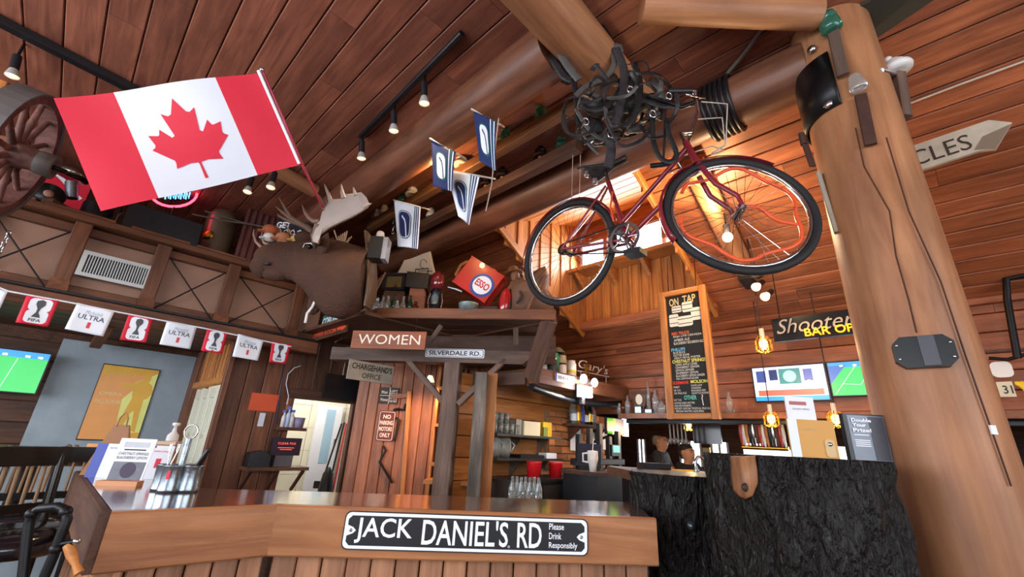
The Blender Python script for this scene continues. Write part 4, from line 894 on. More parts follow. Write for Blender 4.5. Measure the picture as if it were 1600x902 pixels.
# neon ring
NP2 = PQ(LB+.35); rn = [NP2.at(272+36*math.cos(a), 302+21*math.sin(a)) for a in [k*.2618 for k in range(24)]]
t = thing('neon_sign', 'red oval neon sign with blue script glowing behind the flag', 'neon sign', R(NP2.at(272, 302).dot(P), LB+.35, SHZ))
B().tube(rn, .011, 8, True).out('red_tube', mat('neon_red', '#ff4050', .3, emit='#ff2838', es=14), t)
for k in range(5): B().tube([NP2.at(258+k*8+dx, 305+dy) for dx, dy in ((0, 6), (2, -5), (5, 5), (7, -4))], .006, 6).out('blue_tube', mat('neon_blue', '#60a8ff', .3, emit='#4090ff', es=10), t)
B().cb(NP2.at(272, 302)+D*.06, .1, .1, .06).out('backing', BLACK, t)
a, b_ = NP2.at(272, 324), R(NP2.at(272, 324).dot(P), LB+.35, SHZ); B().tube([a, b_], .01, 6).out('stand', BLACK, t)
for i, pts in enumerate((((178, 350), (186, 335), (200, 330), (196, 345), (205, 360)), ((300, 335), (350, 345), (420, 355)), ((320, 330), (380, 348), (425, 358)))):
    tag(B().tube([onq(x, y, LB+.1) for x, y in pts], .007, 6).out('loose_cable', mat('grey_cable', '#6a625c', .5)), ['pale cable heap beside the loudspeaker', 'lower dark cable from the loudspeaker to the moose', 'upper dark cable passing the copper boiler'][i], 'cable')
# ---- wagon wheel at the left edge
wc = onq(20, 238, 3.9); ax = V((.80, .58, -.12)).normalized(); t = thing('wagon_wheel', 'old iron-tyred wooden wagon wheel at the left edge', 'wheel', wc-Z*.45)
WW = wood('old_red_wheel_wood', '#8a5a50', '#5e3a34', 'X', .7); TYRE = mat('worn_grey_iron', '#6f6a68', .6, .3, var=.25)
Rw = .43
u_ = ax.orthogonal().normalized(); w_ = ax.cross(u_)
def ring(r0, r1, h0, h1, name, m, n=40):
    b = B(); b.lathe([(r1, h0), (r1, h1), (r0, h1), (r0, h0), (r1, h0)], wc, ax, n, caps=False, smooth=False); return b.out(name, m, t)
ring(Rw-.012, Rw, -.06, .06, 'iron_tyre', TYRE); ring(Rw-.07, Rw-.012, -.05, .05, 'rim', WW)
for k in range(12):
    a = 2*math.pi*k/12; d = u_*math.cos(a)+w_*math.sin(a); B().tube([wc+d*.07, wc+d*.2, wc+d*(Rw-.06)], [.022, .019, .015], 8).out('spoke', WW, t)
B().lathe([(.06, -.12), (.085, -.05), (.085, .05), (.07, .1), (.075, .12)], wc, ax, 22).out('hub', WW, t); B().lathe([(.078, .12), (.082, .2), (.06, .205), (.05, .19), (.001, .19)], wc, ax, 22).out('hub_band', TYRE, t); B().lathe([(.016, .19), (.016, .26), (.001, .262)], wc, ax, 10).out('axle_end', IRON, t)
tag(timber('slanted_beam', onq(-20, 165, 4.3), onq(22, 72, 4.3), .1, .1, GOLD), 'pale slanted timber at the far left under the ceiling', 'beam')
tag(timber('ceiling_conduit', onz(-10, 28, CZ-.03), onz(228, 150, CZ-.03), .07, .05, BLACK), 'black conduit strip across the left ceiling boards', 'conduit')
# ---- hanging ornament at the left edge
a = onq(14, 365, LB-.15); t = thing('hanging_ornament', 'small chain-hung silver figure ornament at the far left', 'ornament', onq(12, 420, LB-.15))
for k in range(5):
    c = a-Z*.035*k; pts = [c+V((.011*math.cos(g)*(k % 2), .011*math.cos(g)*(1-k % 2), .022*math.sin(g))) for g in [i*.7854 for i in range(8)]]; B().tube(pts, .004, 6, True).out('chain_link', STEEL, t)
c = a-Z*.2; B().lathe([(.015, 0), (.03, -.03), (.022, -.11), (.035, -.13), (.001, -.14)], c, -Z*-1, 14).out('body', mat('dark_pewter', '#4a423e', .3, .8), t)
for s in (-1, 1): B().tube([c+X*s*.01-Z*.1, c+X*s*.05-Z*.11, c+X*s*.055-Z*.07], .01, 6).out('arm', PORC, t)
# ---- track lights
def track_head(base, aim, label, watts, parent_name='track_spotlight', body=BLACK, ln=.1, lamp='#cfc6be', es=1.5, size=70, group=None):
    t = thing(parent_name, label, 'spotlight', base, group); base = V(base); aim = V(aim).normalized(); b = base-Z*.05
    B().tube([V((base.x, base.y, CZ)) if base.z > CZ-.6 else base, b], .008, 6).out('stem', IRON, t); B().cyl(b, b+aim*ln, .022, .022, 14).out('barrel', body, t)
    B().lathe([(.02, 0), (.034, .045), (.034, .05)], b+aim*ln, aim, 18, caps=False).out('reflector_rim', mat('lamp_rim', '#b9b2ac', .3, .3), t)
    B().lathe([(.032, .046), (.02, .055), (.001, .058)], b+aim*ln, aim, 16, caps=False).out('lens', mat('spot_lens', '#e8ddd0', .3, emit='#ffe2b8', es=es), t)
    if watts: spot(t, b+aim*(ln+.075), b+aim*2, watts, size)
    return t
tk = tag(timber('light_track', onz(563, 214, CZ-.02), onz(722, 52, CZ-.02), .035, .03, BLACK), 'black light track on the ceiling boards above the flags', 'track')
for i, (x, y, lb) in enumerate(((567, 214, 'lowest white spotlight on the black ceiling track'), (617, 168, 'middle white spotlight on the black ceiling track'), (664, 122, 'upper white spotlight on the black ceiling track'))):
    o = onz(x, y-2, CZ-.03); track_head(o, V((.1, .15, -1)), lb, 18, es=1.2, group='spotlights on the black ceiling track')
track_head(onz(33, 78, CZ-.05), V((.1, .1, -1)), 'pale spotlight at the far left above the wagon wheel', 8)
track_head(onq(432, 262, 3.45), V((.05, -.1, -1)), 'bright frosted spotlight just below the flag hem', 14, es=9)
track_head(onq(396, 270, 3.75), V((.05, -.1, -1)), 'half hidden spotlight peeping below the white of the flag', 6, es=5)
# spotlight washing the purlin above the hockey flags
# ---- furniture at the left edge
def stool(label, c, yaw, h=1.1, sh=.74):
    t = thing('bar_stool', label, 'bar stool', (c[0], c[1], 0), 'black slatted bar stools'); M = Matrix.Translation((c[0], c[1], 0)) @ Matrix.Rotation(yaw, 4, 'Z')
    BW_ = mat('black_lacquer_wood', '#17120f', .25)
    for x in (-.2, .2):
        B(M).tube([(x*1.15, .22, 0), (x, .2, sh), (x, .26, h)], .022, 6).out('rear_leg', BW_, t); B(M).tube([(x*1.15, -.22, 0), (x, -.19, sh)], .022, 6).out('front_leg', BW_, t)
    for y in (-.2, .21): B(M).tube([(-.22, y, .3), (.22, y, .3)], .014, 6).out('stretcher', BW_, t)
    for x in (-.215, .215): B(M).tube([(x, -.2, .42), (x, .21, .42)], .014, 6).out('stretcher', BW_, t)
    B(M).lathe([(.2, 0), (.235, .02), (.235, .06), (.2, .085), (.001, .09)], (0, 0, sh), n=28).out('seat_cushion', mat('black_vinyl', '#15141a', .2, coat=.3), t)
    B(M).box(-.23, .235, h-.09, .23, .275, h).out('top_rail', BW_, t); B(M).box(-.21, .215, sh+.12, .21, .245, sh+.16).out('lower_rail', BW_, t)
    for k in range(7):
        x = -.15+.05*k; B(M).tube([(x, .228, sh+.15), (x, .255, h-.07)], .008, 6).out('back_slat', mat('slat_wood', '#8a6a48', .5), t)
    return t
c0 = onY(22, 698, 2.25); stool('black bar stool with slatted back cut by the left edge', c0+V((.24, -.08, 0)), 1.25, c0.z, c0.z-.42)
c0 = onY(90, 698, 2.95); stool('black slatted bar stool at the high table left of the bar', c0+V((.2, -.17, 0)), .85, c0.z, c0.z-.42)
c = onY(95, 716, 3.2); TZ = c.z; c.x -= .2; t = thing('high_table', 'dark wooden high table behind the bar stools', 'table', (c.x, c.y, 0))
b = B(Matrix.Translation((c.x, c.y, 0)) @ Matrix.Rotation(.78, 4, 'Z')); b.box(-.4, -.4, TZ-.035, .4, .4, TZ); b.out('table_top', TRIM, t); B().cyl((c.x, c.y, 0), (c.x, c.y, TZ-.03), .05).out('column', IRON, t); B().lathe([(.28, 0), (.28, .02), (.06, .05)], (c.x, c.y, 0), n=24).out('base', IRON, t)
for i, (x, y, lb) in enumerate(((128, 718, 'left salt shaker on the high table'), (138, 718, 'right pepper shaker on the high table'))):
    o = V((c.x+.32+.05*i, c.y-.1, TZ)); s = thing('shaker', lb, 'shaker', o, 'shakers on the high table'); B().lathe([(.02, 0), (.022, .05), (.016, .07)], o, n=12).out('glass_body', CLEAR, s); B().lathe([(.017, .07), (.017, .085), (.006, .095), (.001, .095)], o, n=12).out('cap', STEEL, s)
o = V((c.x+.33, c.y, TZ)); tag(B().box(-.04, -.02, 0, .04, .02, .1, Matrix.Translation(o+V((.02, .06, 0)))).out('napkin_holder', GOLD), 'small wooden napkin holder behind the shakers', 'holder')
# ---- black pipe stand with wooden handle beside the bar
def yb(x, y): return onY(x, y, 1.36)
t = thing('pipe_stand', 'black iron pipe stand with turned wooden handle beside the bar end', 'pipe', V((yb(70, 900).x, 1.36, .7)))
B().tube([yb(x, y) for x, y in ((30, 960), (36, 900), (45, 820), (50, 803), (62, 795), (90, 792), (103, 797), (105, 812), (98, 830), (84, 868), (68, 905), (55, 950))], .012, 12).out('pipe', IRON, t)
for x, y in ((50, 803), (103, 800), (88, 858)): B().ball(yb(x, y), .0155).out('fitting', IRON, t)
B().tube([yb(86, 852), yb(122, 846)], .007, 10).out('side_pipe', IRON, t); B().ball(yb(120, 846), .009).out('chrome_cap', STEEL, t)
B().tube([yb(x, y) for x, y in ((106, 852), (112, 866), (118, 882), (124, 896))], [.011, .013, .008, .011], 14).out('wooden_handle', GOLD, t)
# ================================================================ the moose head
MY = 3.28
def my(x, y, dy=0): return onY(x, y, MY+dy)
moose = thing('moose_head', 'mounted brown moose head with broad antlers facing left', 'mounted animal', my(577, 470))
FUR = mat('brown_moose_fur', '#4a2e20', .85, var=.5, vs=4, bump=.6, bs=45)
k = (my(501, 420)-my(500, 420)).length
st_ = [(403, 406, 6, .05), (405, 405, 15, .085), (412, 406, 24, .105), (428, 406, 30, .11), (446, 406, 31, .105), (464, 407, 34, .115), (482, 411, 41, .135), (500, 421, 54, .16), (522, 432, 61, .185), (545, 438, 60, .205), (565, 436, 52, .215), (577, 432, 46, .215)]
b = B(); n = 24; rows = []
for i, (x, y, rv, lat) in enumerate(st_):
    c = my(x, y); row = []
    for j in range(n):
        a = 2*math.pi*j/n; rz_ = rv*k*(1.0 if math.sin(a) > 0 else (1.0 if i < 6 else 1.06))
        wq = lat*(1-.25*max(0, math.sin(a))*(i > 3)) * (1-.15*max(0, -math.sin(a)))
        row.append(c+V((0, -math.cos(a)*wq, math.sin(a)*rz_)))
    rows.append(row)
vs = [p for r_ in rows for p in r_]; fs = [(i*n+j, i*n+(j+1) % n, (i+1)*n+(j+1) % n, (i+1)*n+j) for i in range(len(rows)-1) for j in range(n)]
b.add(vs, fs, None, True); b.add(rows[0], [tuple(range(n))[::-1]], None, True); b.add(rows[-1], [tuple(range(n))])
# overhanging upper lip, chin, dewlap and ears grown into the same skin
b.ball(my(412, 416), .10, .1, .105); b.ball(my(432, 428), .13, .075, .06); b.ball(my(492, 474), .055, .04, .1); b.ball(my(478, 374), .09, .1, .06)
for dy, tip in ((-.16, (512, 366)), (.14, (520, 372))):
    a_, e_ = my(500, 398, dy*.8), my(*tip, dy*1.5); d = (e_-a_); b.tube([a_, a_+d*.3, a_+d*.7, e_+d*.05], [.025, .055, .045, .006], 10, flat=(.5, Y))
b.out('head', FUR, moose)
for x, y, dy, r in ((484, 386, -.125, .02),): B().ball(my(x, y, dy), r).out('eye', mat('glass_eye', '#0c0807', .05), moose)
B().ball(my(417, 412, -.1), .03, .015, .016).out('nostril', PBLACK, moose)
b = B(); pts = [(x, y) for x, y in ((575, 325), (582, 350), (583, 430), (578, 480), (572, 470))]
B().tube([my(574, 366), my(580, 400), my(582, 430), my(580, 460), my(574, 482)], [.02, .03, .03, .03, .02], 8, flat=(4.0, Y)).out('mount_board', wood('pale_mount', '#8a6a50', '#5e4432', 'Z', .6), moose)
ANT = mat('pale_antler', '#9f8f86', .5, var=.35, vs=6, bump=.15); ANTD = mat('brown_antler', '#6e5546', .6, var=.3, vs=8)
# near antler: palm and tines
AP = Pl(onY(540, 330, 2.66), V((1, -.12, 0)))
pal = [(489, 378), (488, 362), (494, 352), (500, 345), (503, 335), (506, 326), (513, 318), (515, 311), (524, 312), (533, 311), (539, 304), (550, 303), (565, 301), (572, 308), (577, 319), (574, 324), (562, 332), (548, 340), (530, 348), (514, 356), (500, 366), (496, 380)]
c = [AP.at(*p) for p in pal]; nn_ = AP.n; b = B(); k_ = len(c); m_ = sum(c, V())/k_
fr_ = [p+nn_*.005 for p in c]; bk_ = [p-nn_*.01 for p in c]; inr = [m_+(p-m_)*.8+nn_*.016 for p in c]
b.add(fr_+bk_+inr, [tuple(range(2*k_, 3*k_)), tuple(range(k_, 2*k_))[::-1]] + [(i, (i+1) % k_, k_*2+(i+1) % k_, k_*2+i) for i in range(k_)] + [(i, k_+i, k_+(i+1) % k_, (i+1) % k_) for i in range(k_)]); b.out('antler_palm', ANT, moose)
def tine(pts, r, m=ANTD, pl=AP, off=0):
    r = [q*.8 for q in r] if pl is AP else r; B().tube([pl.at(x, y, off) for x, y in pts], r, 8).out('antler_tine', m, moose)
tine([(500, 346), (490, 346), (482, 340), (476, 331), (472, 320)], [.025, .022, .018, .014, .003]); tine([(508, 330), (506, 322), (502, 312), (497, 304)], [.022, .02, .015, .004]); tine([(517, 316), (514, 305), (510, 296), (507, 288)], [.02, .017, .012, .003], ANT)
tine([(538, 311), (535, 301), (533, 288)], [.026, .018, .004], ANT, off=.01); tine([(556, 307), (554, 300), (552, 293)], [.022, .014, .004], ANT, off=.01); tine([(568, 324), (574, 321), (580, 318)], [.02, .014, .004], ANT, off=.01)
# far antler: beam with long tines to the left
FA = Pl(my(500, 370, .12), V((1, .3, 0)))
tine([(497, 385), (492, 368), (482, 357), (468, 349), (455, 340), (446, 326), (436, 309)], [.035, .034, .03, .026, .02, .014, .003], pl=FA); tine([(470, 350), (455, 342), (443, 333), (430, 322)], [.024, .02, .016, .003], pl=FA); tine([(480, 356), (462, 349), (446, 343), (435, 337), (434, 334)], [.02, .018, .016, .01, .004], pl=FA)
B().tube([my(497, 388, -.06), my(494, 378, -.2), AP.at(492, 366), AP.at(497, 352)], [.036, .034, .03, .026], 10).out('antler_beam', ANTD, moose)
# buckle strap on the brow
B().tube([my(x, y, -.14) for x, y in ((473, 388), (476, 381), (486, 380), (490, 384))], .006, 6).out('brow_strap', STEEL, moose)
# ---- small trophies behind the muzzle: deer antlers, a cap heap, the GET sign
DY = MY+.35
t = thing('deer_antlers', 'pale deer antlers behind the moose muzzle', 'antlers', onY(415, 390, DY))
for pts in (((420, 388), (408, 386), (400, 378), (396, 366), (397, 358)), ((424, 384), (413, 380), (409, 370), (411, 356)), ((436, 384), (434, 372), (437, 360), (433, 352)), ((450, 382), (458, 372), (452, 360), (446, 350))): B().tube([onY(x, y, DY) for x, y in pts], [.018, .016, .013, .009, .003][:len(pts)] if len(pts) == 5 else [.018, .014, .01, .003], 8).out('antler', mat('deer_antler', '#a58672', .5), t)
B().ball(onY(428, 388, DY), .08, .05, .04).out('skull_plate', mat('deer_antler', '#a58672', .5), t)
for x, y, r, m, lb in ((423, 360, .07, mat('rust_cap', '#a85a3a', .8), 'rust coloured cap on the antlers beside the moose'), (421, 371, .055, PORC, 'white cap below the rust one on the antlers'), (443, 372, .07, mat('tan_cap', '#b0714c', .8), 'tan cap between the antlers and the GET sign'), (463, 374, .05, mat('yellow_cap', '#cfa866', .8), 'pale yellow cap near the moose brow'), (446, 383, .045, PORC, 'small white cap just above the moose muzzle')):
    t = thing('cap', lb, 'cap', onY(x, y, DY-.05)); o = onY(x, y, DY-.05); B().ball(o, r, r, r*.75).out('crown', m, t); B().ball(o+V((-r*.7, -r*.5, -r*.4)), r*.7, r*.6, r*.12).out('peak', m, t)
def f(M, s, w, h):
    text('GET', 'letters', M, w*.42, h*.3, PWHITE, s, x=w*.04, z=h*.66, bold=.03)
    for j in range(3):
        for i in range(4): B(M).poly(thick([(w*(.1+.2*i+.06*j), h*(.52-.18*j)), (w*(.18+.2*i+.06*j), h*(.6-.18*j)), (w*(.22+.2*i+.06*j), h*(.48-.18*j))], .012), -.002, -.0005).out('letters', PWHITE, s)
sign('small_sign', 'black sign starting with GET above the moose muzzle', PY(DY+.1), ((427, 342), (478, 352), (482, 384), (432, 376)), PBLACK, f, t=.01)
t = thing('dried_plant', 'bundle of pale dried stalks behind the moose neck', 'dried plant', onY(536, 400, MY+.25))
for k in range(9):
    x1, y1 = 522+k*3.4, 360+(k*37 % 13); B().tube([onY(537, 400, MY+.25), onY(535+(k-4)*1.5, 382, MY+.22+.01*k), onY(x1, y1, MY+.2)], .006, 5).out('stalk', mat('straw', '#c2a68c', .7), t)
tag(B().tube([onY(x, y, MY-.05) for x, y in ((500, 452), (494, 466), (488, 480), (480, 490), (477, 505))], .011, 7).out('white_cable', PORC), 'white cable hanging below the moose chin', 'cable')
# ================================================================ the big flag on its pole
fy = 2.55
H0, H1 = onY(408, 113, 1.96), onY(470, 258, 2.28); G0, G1 = onY(83, 153, 1.72), onY(160, 331, 2.0)
flag = thing('national_flag', 'large red and white maple leaf flag hanging from a tilted pole', 'flag', G1)
fs_ = Sheet(G1, H1, H0, G0, .018, 1.25, 1.0, .0)
fs_.patch(R4(0, 0, .25, 1), 'red_band', RED, flag, step=.03); fs_.patch(R4(.25, 0, .75, 1), 'white_field', FWHITE, flag, step=.03); fs_.patch(R4(.75, 0, 1, 1), 'red_band', RED, flag, step=.03)
hl = [(0, 1), (.105, .815), (.15, .80), (.235, .845), (.175, .555), (.215, .535), (.335, .665), (.365, .60), (.385, .59), (.505, .615), (.465, .485), (.48, .455), (.53, .43), (.31, .255), (.305, .22), (.325, .15), (.125, .185), (.025, .175), (.015, .15), (.022, -.04)]
lf_ = hl+[(-x, y) for x, y in hl[::-1][:-1]]
leaf = [(.5+x*.36, .12+y*.74) for x, y in lf_]
fs_.patch(leaf, 'maple_leaf', RED, flag, .003, .03); fs_.patch(leaf, 'maple_leaf', RED, flag, -.003, .03)
pole_b = AP.at(505, 326)
fp = thing('flag_pole', 'thin tilted flag pole rising from the moose antler', 'pole', pole_b); B().tube([H0+Z*.02, (H0+H1)/2+X*.015, H1+X*.01, pole_b], [.008, .009, .009, .009], 8).out('shaft', mat('pole_red', '#a83248', .4), fp); B().ball(H0+Z*.02, .014).out('finial', STEEL, fp)
B().tube([H0+V((-.01, -.012, 0)), H1+V((-.004, -.012, 0))], .01, 6).out('hoist_sleeve', PWHITE, flag)
# ================================================================ insulator rails, insulators and hockey flags
def rail(label, pts, p, w=.085, h=.085, m=TRIM):
    a, b_ = [onp(x, y, p) for x, y in pts]; z = (a.z+b_.z)/2; a.z = b_.z = z; return timber('insulator_rail', a, b_, w, h, m, label=label, cat='rail'), z
RA = 1.78; RB = 2.08
r1, zA = rail('upper square rail carrying pale glass insulators', ((905, 160), (578, 354)), RA, .07, .085, wood('lit_rail', '#a06a3e', '#6e4428', 'X', .6))
r2, zB = rail('lower dark square rail just in front of the long log', ((905, 222), (590, 392)), RB, .085, .085, DARKW)
def insulator(label, o, m, kind, s=1.0):
    t = thing('insulator', label, 'insulator', o, 'insulators on the rails'); o = V(o)
    B().cyl(o, o+Z*.03*s, .014*s).out('pin', GOLD, t)
    if kind == 0: pr = [(.02, .02), (.04, .02), (.042, .05), (.034, .058), (.034, .07), (.038, .074), (.034, .1), (.02, .115), (.001, .118)]
    else: pr = [(.02, .035), (.05, .02), (.056, .03), (.05, .045), (.03, .055), (.03, .065), (.04, .07), (.04, .08), (.026, .085), (.026, .095), (.018, .1), (.018, .112), (.001, .115)]
    B().lathe([(r*s, z*s) for r, z in pr], o, n=20).out('bell', m, t); return t
PALE = mat('pale_glass', '#cdb9a6', .1, trans=.4); zt_ = zA+.043; zb_ = zB+.043
for lb, x, y, m, kd_, rl in (('pale glass insulator at the left end of the upper rail', 590, 338, PALE, 0, 0), ('second pale insulator on the upper rail', 601, 325, PALE, 0, 0), ('greenish insulator on the upper rail above the lowest flag', 629, 306, AQUA, 0, 0), ('cream insulator right of the greenish one', 645, 296, PORC, 1, 0), ('lit white insulator behind the two blue flags', 722, 240, PORC, 1, 0), ('green glass insulator right of the top blue flag', 790, 198, AQUA, 0, 0), ('green glass insulator near the harness on the upper rail', 845, 165, AQUA, 0, 0), ('white tube insulator on the lower rail beside the lowest flag', 673, 330, PORC, 0, 1), ('dark brown insulator beside the tapered flag', 760, 278, BROWNP, 1, 1), ('dark brown insulator in the middle of the lower rail', 786, 258, BROWNP, 1, 1), ('largest dark brown insulator on the lower rail', 845, 225, BROWNP, 1, 1), ('aqua glass insulator beside the hanging harness', 877, 212, AQUA, 0, 1)):
    o = onp(x, y, RA if rl == 0 else RB); o.z = zt_ if rl == 0 else zb_; 
    o2 = onz(x, y+8, o.z); o = R((RA if rl == 0 else RB), o.dot(D), o.z); insulator(lb, o, m, kd_, 1.15 if kd_ else 1.0)
bl = thing('bare_bulb', 'glowing bare bulb clamped behind the two blue flags', 'lamp', R(1.62, onp(705, 225, 1.62).dot(D), ZC+1.83)); o = R(1.62, onp(700, 232, 1.62).dot(D), ZC+1.86)
B().ball(o, .03).out('bulb', mat('hot_bulb', '#fff1d8', .3, emit='#ffc477', es=12), bl); B().cyl(o-Z*.03, o-Z*.09, .018).out('socket', BLACK, bl); point(bl, o+V((-.03, .0, .06)), 10, (1, .6, .25), .03)
# chains from the left ends of the rails
for i, (x, y0, y1, p) in enumerate(((582, 325, 350, RA), (577, 352, 392, RA+.05), (615, 335, 365, RB-.1))):
    a, e_ = onp(x, y0, p), onp(x-1, y1, p); nl = 6; t = thing('chain', ['short chain at the left end of the upper rail', 'chain above the small black loudspeaker', 'chain between the rails beside the lowest flag'][i], 'chain', e_)
    for j in range(nl):
        c = a+(e_-a)*(j+.5)/nl; h_ = (a-e_).length/nl*.62; pts = [c+V((.012*math.cos(g)*(j % 2), .012*math.cos(g)*(1-j % 2), h_*math.sin(g))) for g in [q*.7854 for q in range(8)]]; B().tube(pts, .0045, 6, True).out('link', STEEL, t)
# small black loudspeaker with white lamp
M, w, h = PY(3.1).quad((575, 372), (603, 366), (606, 400), (576, 406)); t = thing('small_loudspeaker', 'small black wall loudspeaker hanging right of the moose', 'speaker', M @ V((w/2, 0, 0)))
B(M).box(0, 0, 0, w*.72, .12, h).out('case', BLACK, t); B(M).box(w*.72, .01, 0, w, .11, h).out('side_panel', mat('pale_grey_panel', '#8d8f98', .5), t); B(M).lathe([(.02, 0), (.035, .03), (.03, .06), (.02, .07), (.001, .075)], (w*.4, .06, h)).out('white_cap', PORC, t)
# hockey flags
def hflag(label, q4, p, dark, stick):
    c = [onp(x, y, p) for x, y in q4]; sh = Sheet(c[3], c[2], c[1], c[0], .006, .8, p*7)
    t = thing('hockey_flag', label, 'flag', c[3], 'small hockey flags on sticks'); ca_, cb__, cc2 = (NAVY, FWHITE, NAVY) if dark else (FWHITE, NAVY, FWHITE)
    sh.patch(R4(0, 0, 1, 1), 'cloth', ca_, t, solid=.001, step=.1)
    sh.patch(rr(.16, .18, .7, .82, .2, .16), 'logo_border', FGREEN, t, .002, .1); sh.patch(rr(.19, .2, .67, .8, .18, .14), 'logo_ring', FWHITE if not dark else FGREEN, t, .0035, .1); sh.patch(rr(.21, .215, .65, .785, .17, .13), 'logo_rink', cb__, t, .005, .1)
    sh.patch(thick([(.34, .68), (.46, .6), (.5, .5), (.54, .22)], .05), 'logo_stick', NAVY if dark else FWHITE, t, .0065, .1)
    for u, m in ((.78, FWHITE if dark else FGREEN), (.85, FGREEN if dark else NAVY), (.92, FWHITE if dark else NAVY)): sh.patch(R4(u, 0, u+.035, 1), 'stripe', m, t, .002, .1)
    a, b_ = c[0], c[1]; e_ = onp(q4[1][0]+stick*(q4[1][0]-q4[0][0]), q4[1][1]+stick*(q4[1][1]-q4[0][1]), min(RA-.04, p+.35)); B().tube([a-(b_-a)*.03, b_, e_], .006, 6).out('stick', mat('white_stick', '#d8cfc6', .5), t)
hflag('highest blue hockey flag, near the top rail', ((738, 171), (776, 192), (776, 268), (750, 252)), 1.18, True, .3)
hflag('lower blue hockey flag behind the tapered white one', ((673, 217), (712, 239), (708, 300), (677, 291)), 1.2, True, .35)
hflag('white hockey flag drooping to a tapered tip', ((697, 266), (748, 275), (735, 353), (716, 338)), 1.3, False, .5)
hflag('lowest white hockey flag above the canopy bottles', ((616, 313), (657, 324), (652, 389), (620, 385)), 1.6, False, .35)
tag(B().tube([onp(x, y, 1.45) for x, y in ((798, 20), (790, 80), (786, 130), (775, 220), (768, 290), (759, 330))], .004, 5).out('pull_cord', ROPE), 'thin pull cord hanging from the ceiling to the hockey flags', 'cord')
t = thing('cord_clip', 'metal clip and looped wires at the top of the pull cord', 'clip', onp(800, 20, 1.45)); B().cb(onp(801, 20, 1.45), .03, .02, .04).out('clip_body', STEEL, t); B().tube([onp(x, y, 1.45) for x, y in ((784, 5), (783, 25), (785, 42), (792, 46), (797, 30), (800, 10))], .005, 6).out('wire_loop', ROPE, t)
# ================================================================ horse harness round the cross log end
hz = thing('horse_harness', 'heap of dark leather horse harness tied to the log end above the bicycle', 'harness', onY(960, 215, 2.0))
def hp(pts, y0=1.72): return [onY(p[0], p[1], y0+(p[2] if len(p) > 2 else 0)) for p in pts]
def smooth(pts, m=4):
    o = []; n_ = len(pts)
    for i in range(n_-1):
        p0, p1, p2, p3 = pts[max(0, i-1)], pts[i], pts[i+1], pts[min(n_-1, i+2)]
        for j in range(m):
            s = j/m; o.append(.5*((2*p1)+(p2-p0)*s+(2*p0-5*p1+4*p2-p3)*s*s+(3*p1-p0-3*p2+p3)*s**3))
    return o+[pts[-1]]
GREYL = mat('worn_grey_leather', '#4a4644', .5, var=.3, vs=20); BLKL = mat('black_leather', '#141214', .5, var=.3, vs=14, bump=.25, bs=60)
strs = [([(896, 120), (900, 150), (903, 180), (905, 195)], .02), ([(945, 60), (938, 90), (925, 110)], .018), ([(955, 75), (960, 100), (945, 120), (915, 135), (900, 150)], .02), ([(962, 75), (975, 110), (972, 150), (962, 190), (955, 205)], .03), ([(990, 98), (1000, 130), (995, 170), (980, 195), (950, 207)], .022), ([(905, 160), (925, 172), (950, 165), (968, 140), (975, 120)], .018), ([(900, 170), (915, 195), (935, 215), (955, 218)], .016), ([(960, 205), (990, 200), (1015, 185), (1030, 175)], .02), ([(1020, 180), (1020, 215), (1030, 245), (1048, 253), (1057, 240), (1045, 210), (1042, 185)], .018), ([(950, 210), (955, 235), (950, 262)], .03), ([(905, 200), (920, 225), (935, 240)], .013), ([(980, 120), (1000, 150), (1030, 165), (1060, 165), (1085, 162)], .02), ([(1040, 170), (1038, 220), (1036, 260)], .008), ([(930, 100), (950, 130), (935, 155), (905, 160)], .015), ([(860, 30), (870, 70), (885, 100), (905, 125)], .03), ([(845, 60), (862, 90), (880, 118), (892, 125)], .03), ([(905, 5), (925, 25), (945, 50), (955, 70)], .03)]
rs_ = random.Random(5)
for k in range(20):
    cx, cy = rs_.uniform(905, 1030), rs_.uniform(120, 200); rx, ry = rs_.uniform(18, 45), rs_.uniform(14, 42); a0 = rs_.uniform(0, 6.28); tw = rs_.uniform(2.4, 4.6)
    strs.append(([(cx+rx*math.cos(a0+tw*i/5), cy+ry*math.sin(a0+tw*i/5)+i*rs_.uniform(-2, 3), .12*math.sin(i+k)) for i in range(6)], rs_.uniform(.009, .017)))
for i, (pts, r) in enumerate(strs):
    B().tube(smooth(hp(pts, 1.74-.015*(i % 5))), r*.8, 8, flat=(.25, Y)).out('strap', (BLKL, LEATH, GREYL, LEATH)[i % 4], hz)
for x, y, rx, rz2, dy in ((940, 165, .13, .09, .2), (925, 205, .08, .07, .14), (975, 165, .12, .1, .18), (1010, 165, .09, .04, .14), (890, 95, .05, .08, .2), (860, 60, .045, .13, .25), (885, 118, .05, .04, .2)):
    b = B(); b.ball((0, 0, 0), rx, .07, rz2, 18, 12); o = onY(x, y, 1.8+dy); b.v = [p*(1+.16*math.sin(p.x*60+p.z*47)+.08*math.sin(p.z*110)) + o for p in b.v]; b.out('leather_pad', BLKL, hz)
for x, y, e in ((972, 82, (960, 70)), (985, 112, (995, 125)), (1012, 130, (1035, 142)), (1025, 148, (1045, 155))): B().tube([onY(e[0], e[1], 1.72), onY((x+e[0])/2, (y+e[1])/2-3, 1.7), onY(x, y, 1.72)], [.02, .028, .018], 8, flat=(.45, Y)).out('worn_pad', GREYL, hz)
for x, y in ((915, 190), (955, 210), (1020, 178), (985, 140), (1045, 150)):
    c = onY(x, y, 1.66); B().tube([c+V((.016*math.cos(g), 0, .022*math.sin(g))) for g in [q*.7854 for q in range(8)]], .004, 6, True).out('buckle', STEEL, hz)
B().tube(hp([(1010, 150), (1035, 158), (1065, 168), (1085, 160)], 1.72), .012, 8).out('hame_bar', IRON, hz)
